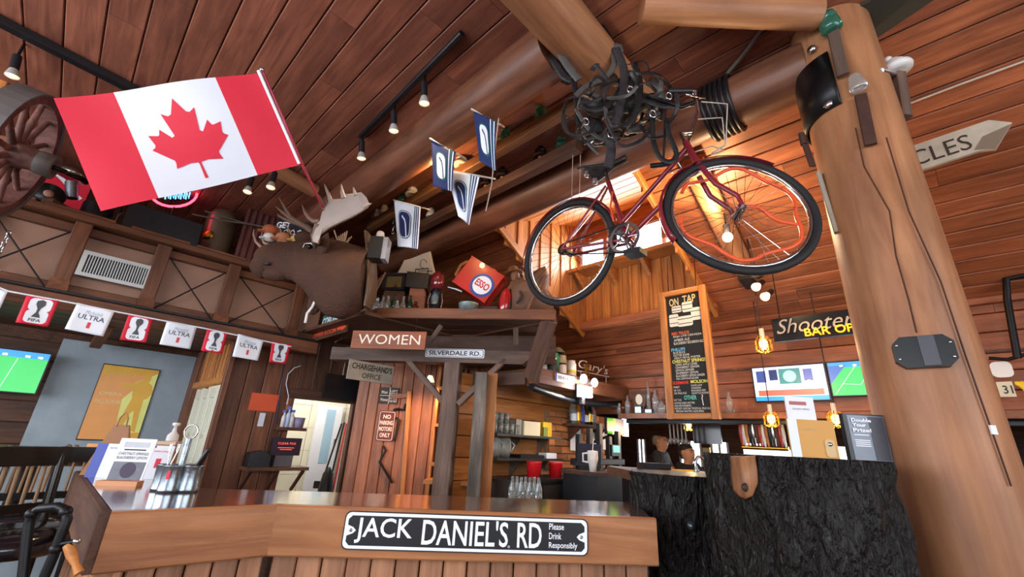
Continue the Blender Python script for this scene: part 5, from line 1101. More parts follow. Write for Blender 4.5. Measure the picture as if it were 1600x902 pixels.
# ================================================================ the bicycle
def camdepth(x, y, z): return CAM + _r*((x-800)/FPX*z) + _u*((451-y)/FPX*z) + _f*z
HR, HF = camdepth(886, 394, 2.68), camdepth(1155, 324, 2.0)
bx_ = (HF-HR).normalized(); bz_ = (Z + X*.0); bz_ = (bz_-bx_*bz_.dot(bx_)).normalized(); by_ = bz_.cross(bx_)
MB = Matrix(((bx_.x, by_.x, bz_.x, HR.x), (bx_.y, by_.y, bz_.y, HR.y), (bx_.z, by_.z, bz_.z, HR.z), (0, 0, 0, 1))); WB = (HF-HR).length
bike = thing('bicycle', 'old red bicycle hanging below the long log, orange tubing wound in its wheels', 'bicycle', HR-Z*.35)
FRED = mat('dark_red_frame', '#7c1f2c', .3, coat=.3); TIRE = mat('black_rubber', '#1b1a1c', .7); CHR = mat('chrome', '#b9bcc0', .15, 1); ORT = mat('orange_tubing', '#d9532c', .4)
RW = .335
def wheel(Mw, nsp, name='wheel'):
    w = tag(B(Mw).tube([(RW*math.cos(a), 0, RW*math.sin(a)) for a in [2*math.pi*k/48 for k in range(48)]], .019, 10, True).out(name, TIRE, bike), 'black tyred wheel')
    B(Mw).tube([((RW-.026)*math.cos(a), 0, (RW-.026)*math.sin(a)) for a in [2*math.pi*k/48 for k in range(48)]], .011, 6, True).out('rim', CHR, w)
    B(Mw).cyl((0, -.045, 0), (0, .045, 0), .02, .02).out('wheel_hub', CHR, w)
    for k in range(nsp):
        a = 2*math.pi*k/nsp; a2 = a+(.5 if k % 2 else -.5); s = 1 if (k//2) % 2 else -1; B(Mw).tube([(.02*math.cos(a2), .035*s, .02*math.sin(a2)), ((RW-.03)*math.cos(a), 0, (RW-.03)*math.sin(a))], .0013, 4).out('spoke', CHR, w)
    return w
def fender(Mw, a0, a1, m, tilt=0):
    b = B(Mw); n_ = 24
    def fn(u, v):
        a = math.radians(a0+(a1-a0)*u); g = (v-.5)*2; r = RW+.035-.012*g*g; return V((r*math.cos(a), g*.026, r*math.sin(a)))
    b.v = []; b.grid(fn, n_, 4); return b.out('mudguard', m, bike, solid=.002)
wheel(MB, 36); fender(MB, 20, 190, FRED)
fender(MB, 175, 200, CHR)
# steered front end
head_t, head_b = V((WB-.235, 0, .47)), V((WB-.165, 0, .27)); sax = (head_t-head_b).normalized(); ST = math.radians(38)
Ms_ = Matrix.Translation(head_b) @ Matrix.Rotation(ST, 4, sax) @ Matrix.Translation(-head_b)
MF = MB @ Ms_ @ Matrix.Translation((WB, 0, 0))
wheel(MF, 36); fender(MF, 60, 215, FRED)
def t_(pts, r, name, m=FRED, M=MB, n=10): return B(M).tube([V(p) for p in pts], r, n).out(name, m, bike)
bbk = V((.43, 0, -.03)); stt = V((.29, 0, .4))
t_([bbk, stt], .0145, 'seat_tube'); t_([head_t-sax*.04, bbk+(stt-bbk)*.3], .014, 'top_tube'); t_([head_b+sax*.02, bbk+V((.0, 0, .02))], .015, 'down_tube'); t_([head_b, head_t], .018, 'head_tube')
for s in (-1, 1):
    t_([(0, .055*s, 0), bbk+V((-.03, .03*s, 0))], .009, 'chain_stay'); t_([(0, .055*s, 0), stt+V((-.01, .012*s, -.03))], .008, 'seat_stay')
    MH = MB @ Ms_; t_([head_b+V((0, .03*s, -.02)), head_b+(V((WB, 0, 0))-head_b)*.5+V((-.03, .045*s, 0)), V((WB-.02, .05*s, .06)), V((WB, .05*s, 0))], [.014, .013, .011, .009], 'fork_blade', FRED, MH)
MH = MB @ Ms_; t_([head_t, head_t+sax*.07, head_t+sax*.07+V((.06, 0, .01))], .012, 'stem', CHR, MH)
hb = head_t+sax*.07+V((.06, 0, .01)); t_([hb+V((-.16, -.25, .0)), hb+V((-.05, -.24, .02)), hb+V((0, -.12, .03)), hb, hb+V((0, .12, .03)), hb+V((-.05, .24, .02)), hb+V((-.16, .25, 0))], .011, 'handlebar', CHR, MH)
for s in (-1, 1): t_([hb+V((-.06, .242*s, .015)), hb+V((-.18, .252*s, -.005))], .016, 'grip', BLACK, MH); t_([hb+V((-.05, .2*s, .02)), hb+V((0, .24*s, -.03)), hb+V((-.1, .27*s, -.05))], .005, 'brake_lever', CHR, MH)
for k, s in enumerate((-1, 1, -.4)): t_([hb+V((0, .18*s, .02)), hb+V((.14, .14*s, .06)), hb+V((.16, .02*s, -.1)), head_b+V((.06, .01*s, .12))], .0035, 'brake_cable', ROPE, MH, 6)
# saddle, drivetrain
t_([stt, stt+V((-.025, 0, .09))], .012, 'seat_post', CHR); sd = stt+V((-.03, 0, .11))
b = B(MB)
def sf(u, v):
    x = .15-.29*u; wd = .02+.075*max(0, min(1, (u-.3)/.55))**1.1; a = (v-.5)*math.pi; return V((sd.x+x, sd.y+wd*math.sin(a), sd.z+.028*math.cos(a)-.012+.02*(u-.5)**2*4*.6))
b.grid(sf, 18, 10); b.out('saddle', LEATH, bike, solid=.012)
for s in (-1, 1):
    c = sd+V((-.1, .05*s, -.05)); t_([c+V((.014*math.cos(q), .014*math.sin(q), .006*q/6.28*2.0)) for q in [i*.6 for i in range(32)]], .003, 'saddle_spring', CHR, MB, 5)
cy_ = -.05
def rg(r0, r1, x, y, z, nm, m, n_=32): b = B(MB); b.lathe([(r1, -.002), (r1, .002), (r0, .002), (r0, -.002), (r1, -.002)], (x, y, z), (0, 1, 0), n_, caps=False, smooth=False); return b.out(nm, m, bike)
rg(.075, .092, bbk.x, cy_, bbk.z, 'chainring', CHR); rg(.02, .03, bbk.x, cy_, bbk.z, 'chainring_hub', CHR, 16)
for k in range(5): a = k*1.2566; t_([(bbk.x+.025*math.cos(a), cy_, bbk.z+.025*math.sin(a)), (bbk.x+.08*math.cos(a), cy_, bbk.z+.08*math.sin(a))], .005, 'chainring_arm', CHR, MB, 6)
rg(.02, .035, 0, cy_, 0, 'sprocket', IRON, 16); t_([(0, cy_, .035), (bbk.x, cy_, bbk.z+.09)], .0045, 'chain_run', IRON, MB, 6); t_([(0, cy_, -.035), (bbk.x, cy_, bbk.z-.09)], .0045, 'chain_run', IRON, MB, 6)
cr = V((math.cos(-.95), 0, math.sin(-.95)))*.165
t_([bbk+V((0, -.065, 0)), bbk+V((0, -.065, 0))+cr], .008, 'crank', CHR); pd_ = bbk+V((0, -.1, 0))+cr; B(MB).box(pd_.x-.045, pd_.y-.045, pd_.z-.014, pd_.x+.045, pd_.y+.035, pd_.z+.014).out('pedal', BLACK, bike)
t_([bbk+V((0, .065, 0)), bbk+V((0, .065, 0))-cr], .008, 'crank', CHR); pd_ = bbk+V((0, .1, 0))-cr; B(MB).box(pd_.x-.045, pd_.y-.035, pd_.z-.014, pd_.x+.045, pd_.y+.045, pd_.z+.014).out('pedal', BLACK, bike)
def wob(M_, r, a0, a1, n_=26, amp=.02): return [M_ @ V(((r+amp*math.sin(k*1.3))*math.cos(a), .01*math.sin(k*.9), (r+amp*math.sin(k*1.3))*math.sin(a))) for k, a in enumerate([math.radians(a0+(a1-a0)*i/n_) for i in range(n_+1)])]
B().tube(smooth(wob(MF, .265, 190, 520), 3), .009, 8).out('orange_tubing', ORT, bike)
a = wob(MF, .265, 160, 161, 1)[0]; B().tube(smooth([MF @ V((-.02, -.03, 0)), MF @ V((.08, -.02, .02)), MF @ V((.15, -.02, -.05)), MF @ V((.24, -.01, -.06))], 4), .009, 8).out('orange_tubing', ORT, bike)
B().tube([MB @ V(p) for p in ((.34, -.03, .3), (.33, -.035, .2), (.35, -.03, .1))], .006, 6).out('orange_cord', ORT, bike)
for x, y, y1 in ((893, 328, 120), (905, 318, 130)): tag(B().tube([onY(x, y, 2.6), onY(x+2, 240, 2.55)], .002, 4).out('hanging_wire', ROPE), ['thin wire holding the rear wheel of the bicycle', 'second thin wire behind the rear wheel'][x > 900], 'wire')
# ================================================================ antiques on the canopy shelf
def cpl(off): return Pl(F1-fn*off, fe)
def cs(x, off): # point on the shelf top below pixel column x at the given set-back
    p = cpl(off).at(x, 480); return V((p.x, p.y, zt-.01))
def cpx(y, x, off): return cpl(off).at(x, y).z
for i, (x, y, m, lb) in enumerate(((588, 466, CLEAR, 'squat clear bottle at the left of the canopy bottles'), (597, 463, CLEAR, 'first tall clear bottle on the canopy shelf'), (605, 463, CLEAR, 'second tall clear bottle on the canopy shelf'), (614, 460, GREENG, 'green glass bottle among the clear canopy bottles'), (620, 470, CLEAR, 'short clear bottle right of the green one'), (629, 458, CLEAR, 'clear bottle set back under the black cabinet'), (640, 462, GREENG, 'olive green bottle beside the lantern'), (649, 472, BROWNG, 'low dark jar beside the lantern'))):
    o = cs(x, .1 if i != 5 else .2); h_ = max(.1, cpx(y, x, .1)-o.z); r = .026 if i not in (0, 7) else .034
    t = thing('bottle', lb, 'bottle', o, 'old bottles on the canopy shelf'); B().lathe([(.001, 0), (r, 0), (r, h_*.55), (r*.45, h_*.72), (r*.4, h_*.95), (r*.5, h_*.96), (r*.5, h_), (.001, h_)], o, n=16).out('glass', m, t)
pl = cpl(.3); M, w, h = pl.quad((597, 429), (633, 424), (633, 452), (598, 454)); t = thing('black_cabinet', 'small black framed cabinet with a brassy pane behind the canopy bottles', 'cabinet', M @ V((w/2, 0, 0)))
B(M).box(0, .02, 0, w, .16, h).out('case', BLACK, t)
for x, z, ww, hh in ((0, 0, w, h*.15), (0, h*.85, w, h*.15), (0, 0, w*.14, h), (w*.86, 0, w*.14, h)): panel('frame', M, ww, hh, .02, BLACK, t, x=x, z=z, y=.02)
panel('pane', M, w*.74, h*.7, .004, mat('brassy_pane', '#6a5a30', .15, .6), t, x=w*.13, z=h*.15, y=.018)
o = cs(615, .38); B().box(-.1, -.05, 0, .1, .05, max(.02, M.translation.z-zt+.012), Matrix.Translation(o)).out('stand', DARKW, t)
M, w, h = cpl(.28).quad((634, 428), (668, 420), (668, 446), (634, 450)); t = thing('black_box', 'plain black box on a wooden block beside the red lantern', 'box', M @ V((w/2, 0, 0)))
b = B(M @ Matrix.Rotation(.25, 4, 'Z')); b.box(0, .0, 0, w, .2, h); b.out('case', BLACK, t); o = cs(650, .38); B().box(-.07, -.05, 0, .07, .05, max(.02, M.translation.z-zt+.012), Matrix.Translation(o)).out('block', PLANK, t); B(M).tube([(w*.3, .05, h), (w*.3, .05, h+.04), (w*.9, .05, h+.05), (w*.9, .05, h)], .006, 6).out('handle', IRON, t)
o = cs(679, .12); hh = cpx(426, 679, .12)-o.z; t = thing('railway_lantern', 'dark railway lantern with a red dome lens on the canopy shelf', 'lantern', o)
B().lathe([(.05, 0), (.055, .02), (.045, .05), (.045, hh*.45), (.055, hh*.5), (.03, hh*.6)], o, n=20).out('lantern_body', mat('blue_black_metal', '#1e2430', .3, .7), t); B().lathe([(.03, .08), (.034, .1), (.034, .16), (.03, .17)], o-Y*.02, n=14).out('globe', CLEAR, t)
b = B(); c_ = o+Z*hh*.78; b.ball(c_, .07, .06, hh*.24); b.out('red_dome', mat('dark_red_lens', '#6a1c20', .12, coat=.6), t)
for s in (-1, 1): B().tube([o+V((s*.05, 0, .02)), o+V((s*.065, 0, hh*.3)), o+V((s*.045, 0, hh*.55))], .005, 6).out('bail_wire', STEEL, t)
M, w, h = cpl(.62).quad((625, 408), (672, 392), (678, 428), (622, 432)); sh = Sheet(M @ V((0, 0, 0)), M @ V((w*1.15, 0, 0)), M @ V((w*.95, 0, h*1.15)), M @ V((w*.12, 0, h*.75)), .012, .7, 2)
t = thing('cloth_sack', 'pale printed cloth sack standing behind the black cabinet', 'sack', M @ V((w/2, 0, 0))); sh.patch(R4(0, 0, 1, 1), 'cloth', mat('sack_cloth', '#c9b8a4', .8, var=.15), t, step=.1, solid=.05); sh.patch(thick(ell(.72, .5, .11, .2, 16)[:13], .02), 'print', PBLACK, t, .03, .1)
sh.patch(thick([(.55, .18), (.95, .12)], .03), 'print', PBLACK, t, .03, .1)
# fuel can
gp = cpl(.2); ctr = gp.at(747, 436); gw = (gp.at(787, 436)-gp.at(713, 436)).length
Mg = gp.mat(ctr) @ Matrix.Rotation(math.radians(33), 4, 'Y'); CANR = mat('fuel_can_red', '#c02a22', .3, var=.25, vs=7, coat=.3)
t = thing('fuel_can', 'tilted red fuel can with a round ESSO emblem on the canopy shelf', 'fuel can', cs(747, .2)); a_, b2 = .19, .15
B(Mg).box(-a_, 0, -b2, a_, .16, b2).out('can_body', CANR, t)
for z in (-b2, b2): B(Mg).box(-a_-.004, -.004, z-.006, a_+.004, .164, z+.006).out('can_seam', CANR, t)
ML = Mg @ Matrix.Translation((.07, -.001, -.03)); ESB = mat('emblem_blue', '#1e4a96', .35); ESR = mat('emblem_red', '#c8102e', .4)
B(ML).poly(ell(0, 0, .115, .115, 32), -.002, 0).out('emblem_ring', ESB, t); B(ML).poly(ell(0, 0, .09, .09, 32), -.004, -.002).out('emblem_disc', PWHITE, t); text('ESSO', 'emblem_letters', ML, .145, .07, ESR, t, x=-.072, z=-.03, y=-.005, bold=.03)
B(Mg).tube([(-a_, .08, -.08), (-a_-.05, .08, -.07), (-a_-.07, .08, .04), (-a_-.04, .08, .1), (-a_, .08, .1)], .018, 10).out('handle', GOLD, t); B(Mg).cyl((.05, .08, b2), (.05, .08, b2+.03), .025).out('cap', CANR, t)
B().tube([gp.at(700, 449, .02), gp.at(712, 452, .02), gp.at(722, 456, .02)], .012, 8).out('spout', GALV, t)
o = cs(755, .16); tag(B().box(-.14, -.06, 0, .14, .1, .07, gp.mat(o)).out('dark_tray', mat('dark_maroon', '#3a1c22', .5)), 'low dark maroon tray under the fuel can', 'tray')
o = cs(732, .03); tag(B().lathe([(.001, 0), (.083, 0), (.083, .05), (.088, .055), (.088, .068), (.083, .07), (.001, .07)], o, n=28).out('galvanised_tin', mat('mottled_zinc', '#8a9696', .45, .6, var=.4, vs=30)), 'round mottled zinc tin in front of the fuel can', 'tin')
o = cs(786, .08); hh = cpx(450, 786, .08)-o.z; t = thing('signal_lamp', 'red oval signal lamp right of the fuel can', 'lamp', o); b = B(gp.mat(o) @ Matrix.Rotation(.12, 4, 'Y')); b.ball((0, 0, hh*.5), .05, .03, hh*.5); b.out('lens', mat('bright_red_lens', '#a81c1e', .15, coat=.6), t); b = B(gp.mat(o) @ Matrix.Rotation(.12, 4, 'Y')); b.ball((.02, .02, hh*.5), .055, .03, hh*.52); b.out('housing', BLACK, t)
B(gp.mat(o)).tube([(.075, .02, 0), (.08, .02, hh*.6), (.07, .02, hh*.9)], .008, 6).out('bracket', STEEL, t)
# carved figurine
o = cs(800, .3); hh = cpx(410, 800, .3)-o.z; t = thing('carved_figure', 'carved wooden bust of a man in a hat beside the hide', 'figurine', o); CAR = mat('carved_wood', '#7a5238', .6, var=.35, vs=16, bump=.3)
fx = o.x; b = B(gp.mat(o)); b.lathe([(.05, 0), (.06, hh*.3), (.07, hh*.5), (.03, hh*.6), (.03, hh*.64)], (0, 0, 0), n=14); b.ball((.015, -.01, hh*.74), .045, .045, .06); b.ball((.055, -.01, hh*.72), .014, .012, .014); b.ball((.04, -.01, hh*.66), .025, .025, .02)
b.tube([(-.06, -.01, hh*.5), (-.09, -.03, hh*.3), (-.05, -.05, hh*.12)], [.026, .024, .02], 8); b.out('figure', CAR, t)
b = B(gp.mat(o)); b.lathe([(.085, 0), (.08, .012), (.05, .02), (.045, .06), (.02, .075), (.001, .075)], (0, 0, hh*.8), (-.25, 0, 1), n=18); b.out('hat', CAR, t)
# folded hide / saddle bag
hd = thing('leather_hide', 'stiff brown leather hide folded at the right end of the canopy shelf', 'hide', cs(830, .15)); HID = mat('brown_hide', '#6e4c3a', .65, var=.3, vs=7, bump=.25, bs=20)
hp_ = cpl(.12); pts = [(800, 486), (800, 446), (818, 434), (838, 424), (852, 419), (858, 432), (853, 452), (862, 470), (866, 486), (845, 487), (824, 487)]
c = [hp_.at(x, y) for x, y in pts]; m_ = sum(c, V())/len(c); k_ = len(c); b = B(); off = [.02*math.sin(i*2.1) for i in range(k_)]
frn = [p+fn*(.03+off[i]) for i, p in enumerate(c)]; bck = [p-fn*.1 for p in c]; mid = [m_+(p-m_)*.55+fn*(.07+.02*math.sin(i*1.7)) for i, p in enumerate(c)]
b.add(frn+bck+mid, [tuple(range(2*k_, 3*k_)), tuple(range(k_, 2*k_))[::-1]]+[(i, (i+1) % k_, 2*k_+(i+1) % k_, 2*k_+i) for i in range(k_)]+[(i, k_+i, k_+(i+1) % k_, (i+1) % k_) for i in range(k_)], None, True); b.out('hide_sheet', HID, hd)
B().tube([hp_.at(x, y, .1) for x, y in ((812, 455), (815, 462), (811, 470), (807, 474))], .012, 6).out('thong', LEATH, hd); B().tube([hp_.at(x, y, .1) for x, y in ((824, 485), (833, 462), (846, 444), (853, 430))], .014, 6).out('fold', HID, hd)
# antler/stick bundle at the left corner of the shelf
t = thing('stick_bundle', 'bundle of curved sticks at the left corner of the canopy shelf', 'sticks', cs(578, .05))
for k in range(7): B().tube([onz(562+k*3, 496-k*1.6, zt), onY(570+k*3, 472-k*3, 3.75), onY(578+k*4, 450-k*4, 3.78)], .009, 6).out('stick', mat('stick_brown', '#7a5a44', .6, var=.3), t)
# ================================================================ steel bracket and fittings on the post
ax_ = PB.copy()
def postpt(x, y, r=.198): # first hit of the pixel ray with the post surface
    d = ray(x, y); ox, oy = CAM.x-PB.x, CAM.y-PB.y; a = d.x**2+d.y**2; b_ = 2*(ox*d.x+oy*d.y); c_ = ox*ox+oy*oy-r*r; disc = b_*b_-4*a*c_
    if disc < 0: return CAM+d*(-b_/(2*a))
    return CAM+d*((-b_-math.sqrt(disc))/(2*a))
SLV = mat('black_steel_sleeve', '#1a1a1c', .35, .5); brk = thing('steel_bracket', 'black steel bracket wrapped round the post top joining the long log', 'bracket', PB+Z*2.6)
zb0, zb1 = postpt(1270, 190).z, postpt(1285, 85).z
a1 = math.atan2(*(postpt(1312, 150)-PB).yx); a0 = a1-math.radians(150); b = B(); rp_ = .196
b.grid(lambda u, v: PB+V((rp_*math.cos(a1-math.radians(150)*u), rp_*math.sin(a1-math.radians(150)*u), zb0+(zb1-zb0)*v)), 24, 2); b.out('sleeve', SLV, brk, solid=.012)
for x, y in ((1268, 77), (1294, 163)):
    p = postpt(x, y, .203); n_ = V((p.x-PB.x, p.y-PB.y, 0)).normalized(); B().lathe([(.022, 0), (.022, .006), (.012, .012), (.001, .013)], p, n_, 6).out('bolt', STEEL, brk)
e0 = R(2.39, PB.dot(D)+.24, ZC+2.03); 
for s in (.09, -.09): timber('gusset', R(2.39, PB.dot(D)+.22, ZC+2.03+s), R(2.39, PB.dot(D)+.55, ZC+2.03+s*.6), .012, .09, SLV, brk, Z)
for k in range(6): 
    q = PB.dot(D)+.5+.03*k; B().tube([R(2.39+.172*math.cos(g), q, ZC+2.03+.172*math.sin(g)) for g in [i*.2618 for i in range(24)]], .013, 8, True).out('cable_wrap', BLACK, brk)
tag(B().tube([R(2.39-.1, PB.dot(D)+.5, ZC+2.18), R(2.2, PB.dot(D)+.35, ZC+2.2), R(2.1, PB.dot(D)+.25, CZ-.02)], .012, 8).out('grey_cable', mat('grey_cable', '#6a625c', .5)), 'grey cable rising from the wrapped log beside the post', 'cable')
def postfit(name, label, x, y, cat): p = postpt(x, y); return thing(name, label, cat, p), p, V((p.x-PB.x, p.y-PB.y, 0)).normalized()
t, p, n_ = postfit('insulator_pin', 'aqua glass insulator on a flat wooden pin high on the post', 1305, 95, 'insulator'); q_ = postpt(1300, 55)+n_*.03
timber('wooden_pin', postpt(1318, 120)+n_*.012, postpt(1302, 50)+n_*.02, .05, .02, GREYW, t, n_); B().lathe([(.03, 0), (.045, .01), (.046, .05), (.036, .06), (.036, .075), (.042, .08), (.036, .11), (.02, .12), (.001, .122)], postpt(1303, 55)+n_*.03, V((-.1, 0, 1)), 20).out('glass_bell', AQUA, t)
t, p, n_ = postfit('insulator_pin', 'clear glass insulator on an iron strap in the middle of the post', 1345, 160, 'insulator')
timber('iron_strap', postpt(1360, 228)+n_*.008, postpt(1344, 150)+n_*.008, .045, .014, RUST, t, n_); B().lathe([(.03, 0), (.034, .01), (.03, .05), (.022, .055), (.028, .065), (.015, .085), (.001, .086)], postpt(1341, 146)+n_*.03, V((-.1, 0, 1)), 18).out('glass_bell', CLEAR, t)
t, p, n_ = postfit('large_insulator', 'large white porcelain insulator on a timber arm right of the post', 1385, 150, 'insulator')
o = onpl(1402, 112, PB, Y); o = onY(1404, 112, PB.y); timber('timber_arm', onY(1412, 186, PB.y-.1), onY(1402, 118, PB.y-.1), .045, .06, GREYW, t, Y); B().lathe([(.03, 0), (.062, 0), (.068, .015), (.064, .03), (.045, .04), (.045, .052), (.03, .056), (.03, .068), (.001, .07)], onY(1402, 112, PB.y-.1), V((-.12, 0, 1)), 24).out('porcelain_bell', PORC, t); 
for dx in (-.028, .028): B().ball(onY(1402, 112, PB.y-.1)+V((dx, 0, .075)), .018).out('horn', PORC, t)
timber('stay', onY(1404, 118, PB.y-.1), postpt(1383, 105)-n_*.02, .02, .02, STEEL, t, Z)
# device on the post
t, p, n_ = postfit('black_device', 'black eight-sided cover plate bolted to the post', 1443, 551, 'device'); h_ = V((-n_.y, n_.x, 0)); h_ = h_ if h_.x > 0 else -h_
Md = Matrix(((h_.x, -n_.x, 0, p.x), (h_.y, -n_.y, 0, p.y), (0, 0, 1, p.z), (0, 0, 0, 1))) @ Matrix.Rotation(.0, 4, 'Y'); ww = .085; hh = .058
oc = [(-ww, -hh*.55), (-ww*.7, -hh), (ww*.7, -hh), (ww, -hh*.55), (ww, hh*.55), (ww*.7, hh), (-ww*.7, hh), (-ww, hh*.55)]
B(Md).poly(oc, -.03, .03).out('cover_plate', SLV, t); B(Md).poly([(-.01, -hh*.95), (.035, -hh*.95), (.035, hh*.95), (-.01, hh*.95)], -.04, -.03).out('ridge', mat('dark_grey_plastic', '#3c3c44', .4), t)
for sx in (-1, 1):
    for sz in (-1, 1): B(Md).lathe([(.005, 0), (.005, .004), (.001, .005)], (sx*ww*.86, -.03, sz*hh*.45), (0, -1, 0), 10).out('bolt', STEEL, t)
p = postpt(1552, 672); n_ = V((p.x-PB.x, p.y-PB.y, 0)).normalized(); tag(B().cb((0, 0, 0), .02, .006, .03, Matrix.Translation(p)).out('tape_strip', PAPER), 'small strip of white tape low on the post', 'tape')
for i, pts in enumerate((((1337, 200), (1350, 260), (1390, 330), (1400, 400), (1420, 470), (1432, 520)), ((1385, 215), (1420, 330), (1470, 440), (1510, 560), (1545, 660), (1580, 760)))):
    B().tube([postpt(x, y, .1985) for x, y in pts], .0028, 5).out('drying_crack', mat('crack_dark', '#4a2a1c', .9), post)
tag(timber('wooden_paddle', onY(1280, 272, 1.75), onY(1308, 365, 1.75), .05, .02, WEATH, up=V((1, -1, 0))), 'grey wooden paddle leaning on the post beside the bicycle wheel', 'board')
t = thing('rusty_hinge', 'rusty hinge strap hanging on the left of the post', 'hinge', onY(1262, 250, 1.72)); timber('strap', onY(1252, 208, 1.72), onY(1270, 260, 1.72), .03, .012, RUST, t, Y); B().cyl(onY(1252, 210, 1.72), onY(1256, 226, 1.72), .014).out('knuckle', RUST, t)
# CYCLES arrow sign (its left part is hidden by the post)
ap = PP(3.0); sg = [(1405, 236), (1545, 189), (1581, 193), (1556, 234), (1530, 237), (1417, 274)]
c = [ap.at(*q) for q in sg]; o = c[-1]; Ma = ap.mat(o); pts = [((q-o).dot(ap.h), q.z-o.z) for q in c]; t = thing('arrow_sign', 'weathered white arrow sign ending in CLES right of the post', 'sign', o)
B(Ma).poly(pts, -.01, .01).out('board', mat('flaking_white_paint', '#b8ab98', .7, var=.35, vs=14), t)
a = math.atan2((c[1]-c[0]).z, (c[1]-c[0]).dot(ap.h)); le = ap.at(1428, 262); text('CLES', 'letters', Ma, (ap.at(1522, 235)-le).length, .095, mat('brown_lettering', '#3a2a20', .6), t, x=(le-o).dot(ap.h), z=le.z-o.z, y=-.012, rot=a, bold=.0)
q = [ap.at(*z_) for z_ in ((1535, 215), (1580, 195), (1556, 234), (1522, 236))]; B(Ma).poly([((z_-o).dot(ap.h), z_.z-o.z) for z_ in q], -.0115, -.01).out('bare_patch', mat('bare_grey_wood', '#7c6a58', .8), t)
tag(B().tube([R(3.0, onp(1410, 165, 3.0).dot(D), 0)*0+onpl(1410, 166, R(HP, 0, CZ-.03), SN), onpl(1500, 132, R(HP, 0, CZ-.03), SN), onpl(1605, 94, R(HP, 0, CZ-.03), SN)], .006, 6).out('white_cable', ROPE), 'pale cable running across the roof boards at upper right', 'cable')
# ================================================================ chalkboard
op = PP(3.55); M, w, h = op.quad((1030, 460), (1095, 446), (1133, 655), (1043, 656)); t = thing('chalkboard', 'tall wood-framed chalkboard listing the beers ON TAP', 'chalkboard', M @ V((w/2, 0, 0)))
CHK = mat('chalkboard_black', '#17181a', .7); slate = panel('slate', M, w, h, .02, CHK, t, y=.03); fwid = w*.14
for x, z, ww, hh in ((0, 0, fwid, h), (w-fwid, 0, fwid, h), (fwid, 0, w-2*fwid, fwid*.8), (fwid, h-fwid*.8, w-2*fwid, fwid*.8)): timber('frame_board', M @ V((x+ww/2 if ww < hh else x, .01, z if ww < hh else z+hh/2)), M @ V((x+ww/2 if ww < hh else x+ww, .01, z+hh if ww < hh else z+hh/2)), min(ww, hh), .06, GOLD, t, op.n)
M2 = M @ Matrix.Translation((fwid, .008, fwid*.8)); iw, ih = w-2*fwid, h-1.6*fwid
def ch(s, y0, y1, x0, x1, m, bold=0): text(s, 'chalk_text', M2, (x1-x0)*iw, (y1-y0)*ih, m, slate, x=x0*iw, z=(1-y1)*ih, bold=bold)
CW = mat('chalk_white', '#dcdcd4', .8); CO = mat('chalk_orange', '#e0683a', .8); CB = mat('chalk_blue', '#6fb8e0', .8); CY = mat('chalk_yellow', '#e2dc70', .8); CR_ = mat('chalk_red', '#e0402c', .8); CT = mat('chalk_teal', '#6fc8b8', .8); CC = mat('chalk_cream', '#d8c08a', .8)
def Y_(v): return (v-110)/690
ch('ON', Y_(125), Y_(172), .1, .38, CC, .02); ch('TAP', Y_(118), Y_(165), .5, .88, CC, .02)
def barrel(cx, cy, rx, ry, k):
    x0, z0 = cx*iw, (1-cy)*ih; B(M2).poly(rr(x0-rx*iw, z0-ry*ih, x0+rx*iw, z0+ry*ih, rx*iw*.35, ry*ih*.3), -.0015-.0004*k, 0).out('chalk_barrel', CW, slate)
    for s in (-.45, .45): B(M2).poly(R4(x0-rx*iw*.95, z0+s*ry*ih-.003, x0+rx*iw*.95, z0+s*ry*ih+.003), -.0022-.0004*k, -.0016-.0004*k).out('chalk_hoop', CHK, slate)
barrel(.3, Y_(195), .14, .03, 0); barrel(.62, Y_(190), .15, .045, 0); barrel(.2, Y_(262), .14, .055, 1); barrel(.85, Y_(240), .14, .055, 1); barrel(.52, Y_(275), .22, .045, 2)
lines = [('RED TRUCK', 335, 352, .1, .62, CO, .02), ('BAJA LITE CERVEZA', 356, 371, .14, .95, CW), ('AMBER ALE', 376, 391, .15, .6, CW), ('BLACKBERRY BOURBON ALE', 396, 411, .14, .98, CW), ('PHILLIPS', 430, 449, .05, .45, CB, .02), ('BLUE BUCK', 452, 464, .1, .45, CW), ('GLITTER BOMB', 468, 480, .1, .55, CW), ('HEAVY METAL PORTER', 484, 496, .12, .85, CW), ('CHESTNUT SPRINGS', 500, 519, .05, .98, CY, .02), ('HARD APPLE CIDER', 523, 535, .14, .75, CW), ('CRANBERRY GINGER', 539, 551, .13, .8, CW), ('LEMON GINGER', 555, 567, .13, .65, CW), ('RASPBERRY LEMON', 571, 583, .14, .75, CW), ('BLACKBERRY LEMON GINGER', 587, 600, .13, .92, CW), ('NA LEMONAQUER', 604, 616, .13, .75, CW), ('SLEEMANS', 622, 640, .02, .46, CR_, .02), ('MOLSON', 620, 638, .52, .97, CY, .02), ('PABST', 650, 661, .03, .2, CW), ('OK 1516', 668, 679, .03, .22, CW), ('OK PALE ALE', 684, 695, .03, .38, CW), ('COORS LIGHT', 645, 655, .52, .82, CW), ('CANADIAN', 659, 669, .52, .78, CW), ('RICKARDS RED', 673, 683, .52, .9, CW), ('OLDSTYLE PILSNER', 687, 697, .52, .98, CW), ('OTHER', 703, 727, .3, .64, CT, .02), ('FAT TUG', 722, 732, .02, .22, CW), ('HOYNE DARK MATTER', 738, 749, .02, .58, CW), ('1664 KRONENBERG', 753, 764, .02, .48, CW), ('MOODY ALES NA TROPICAL PALE ALE', 768, 779, .02, .98, CW), ('PERONI NASTRO AZZURRO', 783, 794, .04, .8, CW)]
for l in lines: ch(l[0], Y_(l[1]), Y_(l[2]), l[3], l[4], l[5], l[6] if len(l) > 6 else 0)
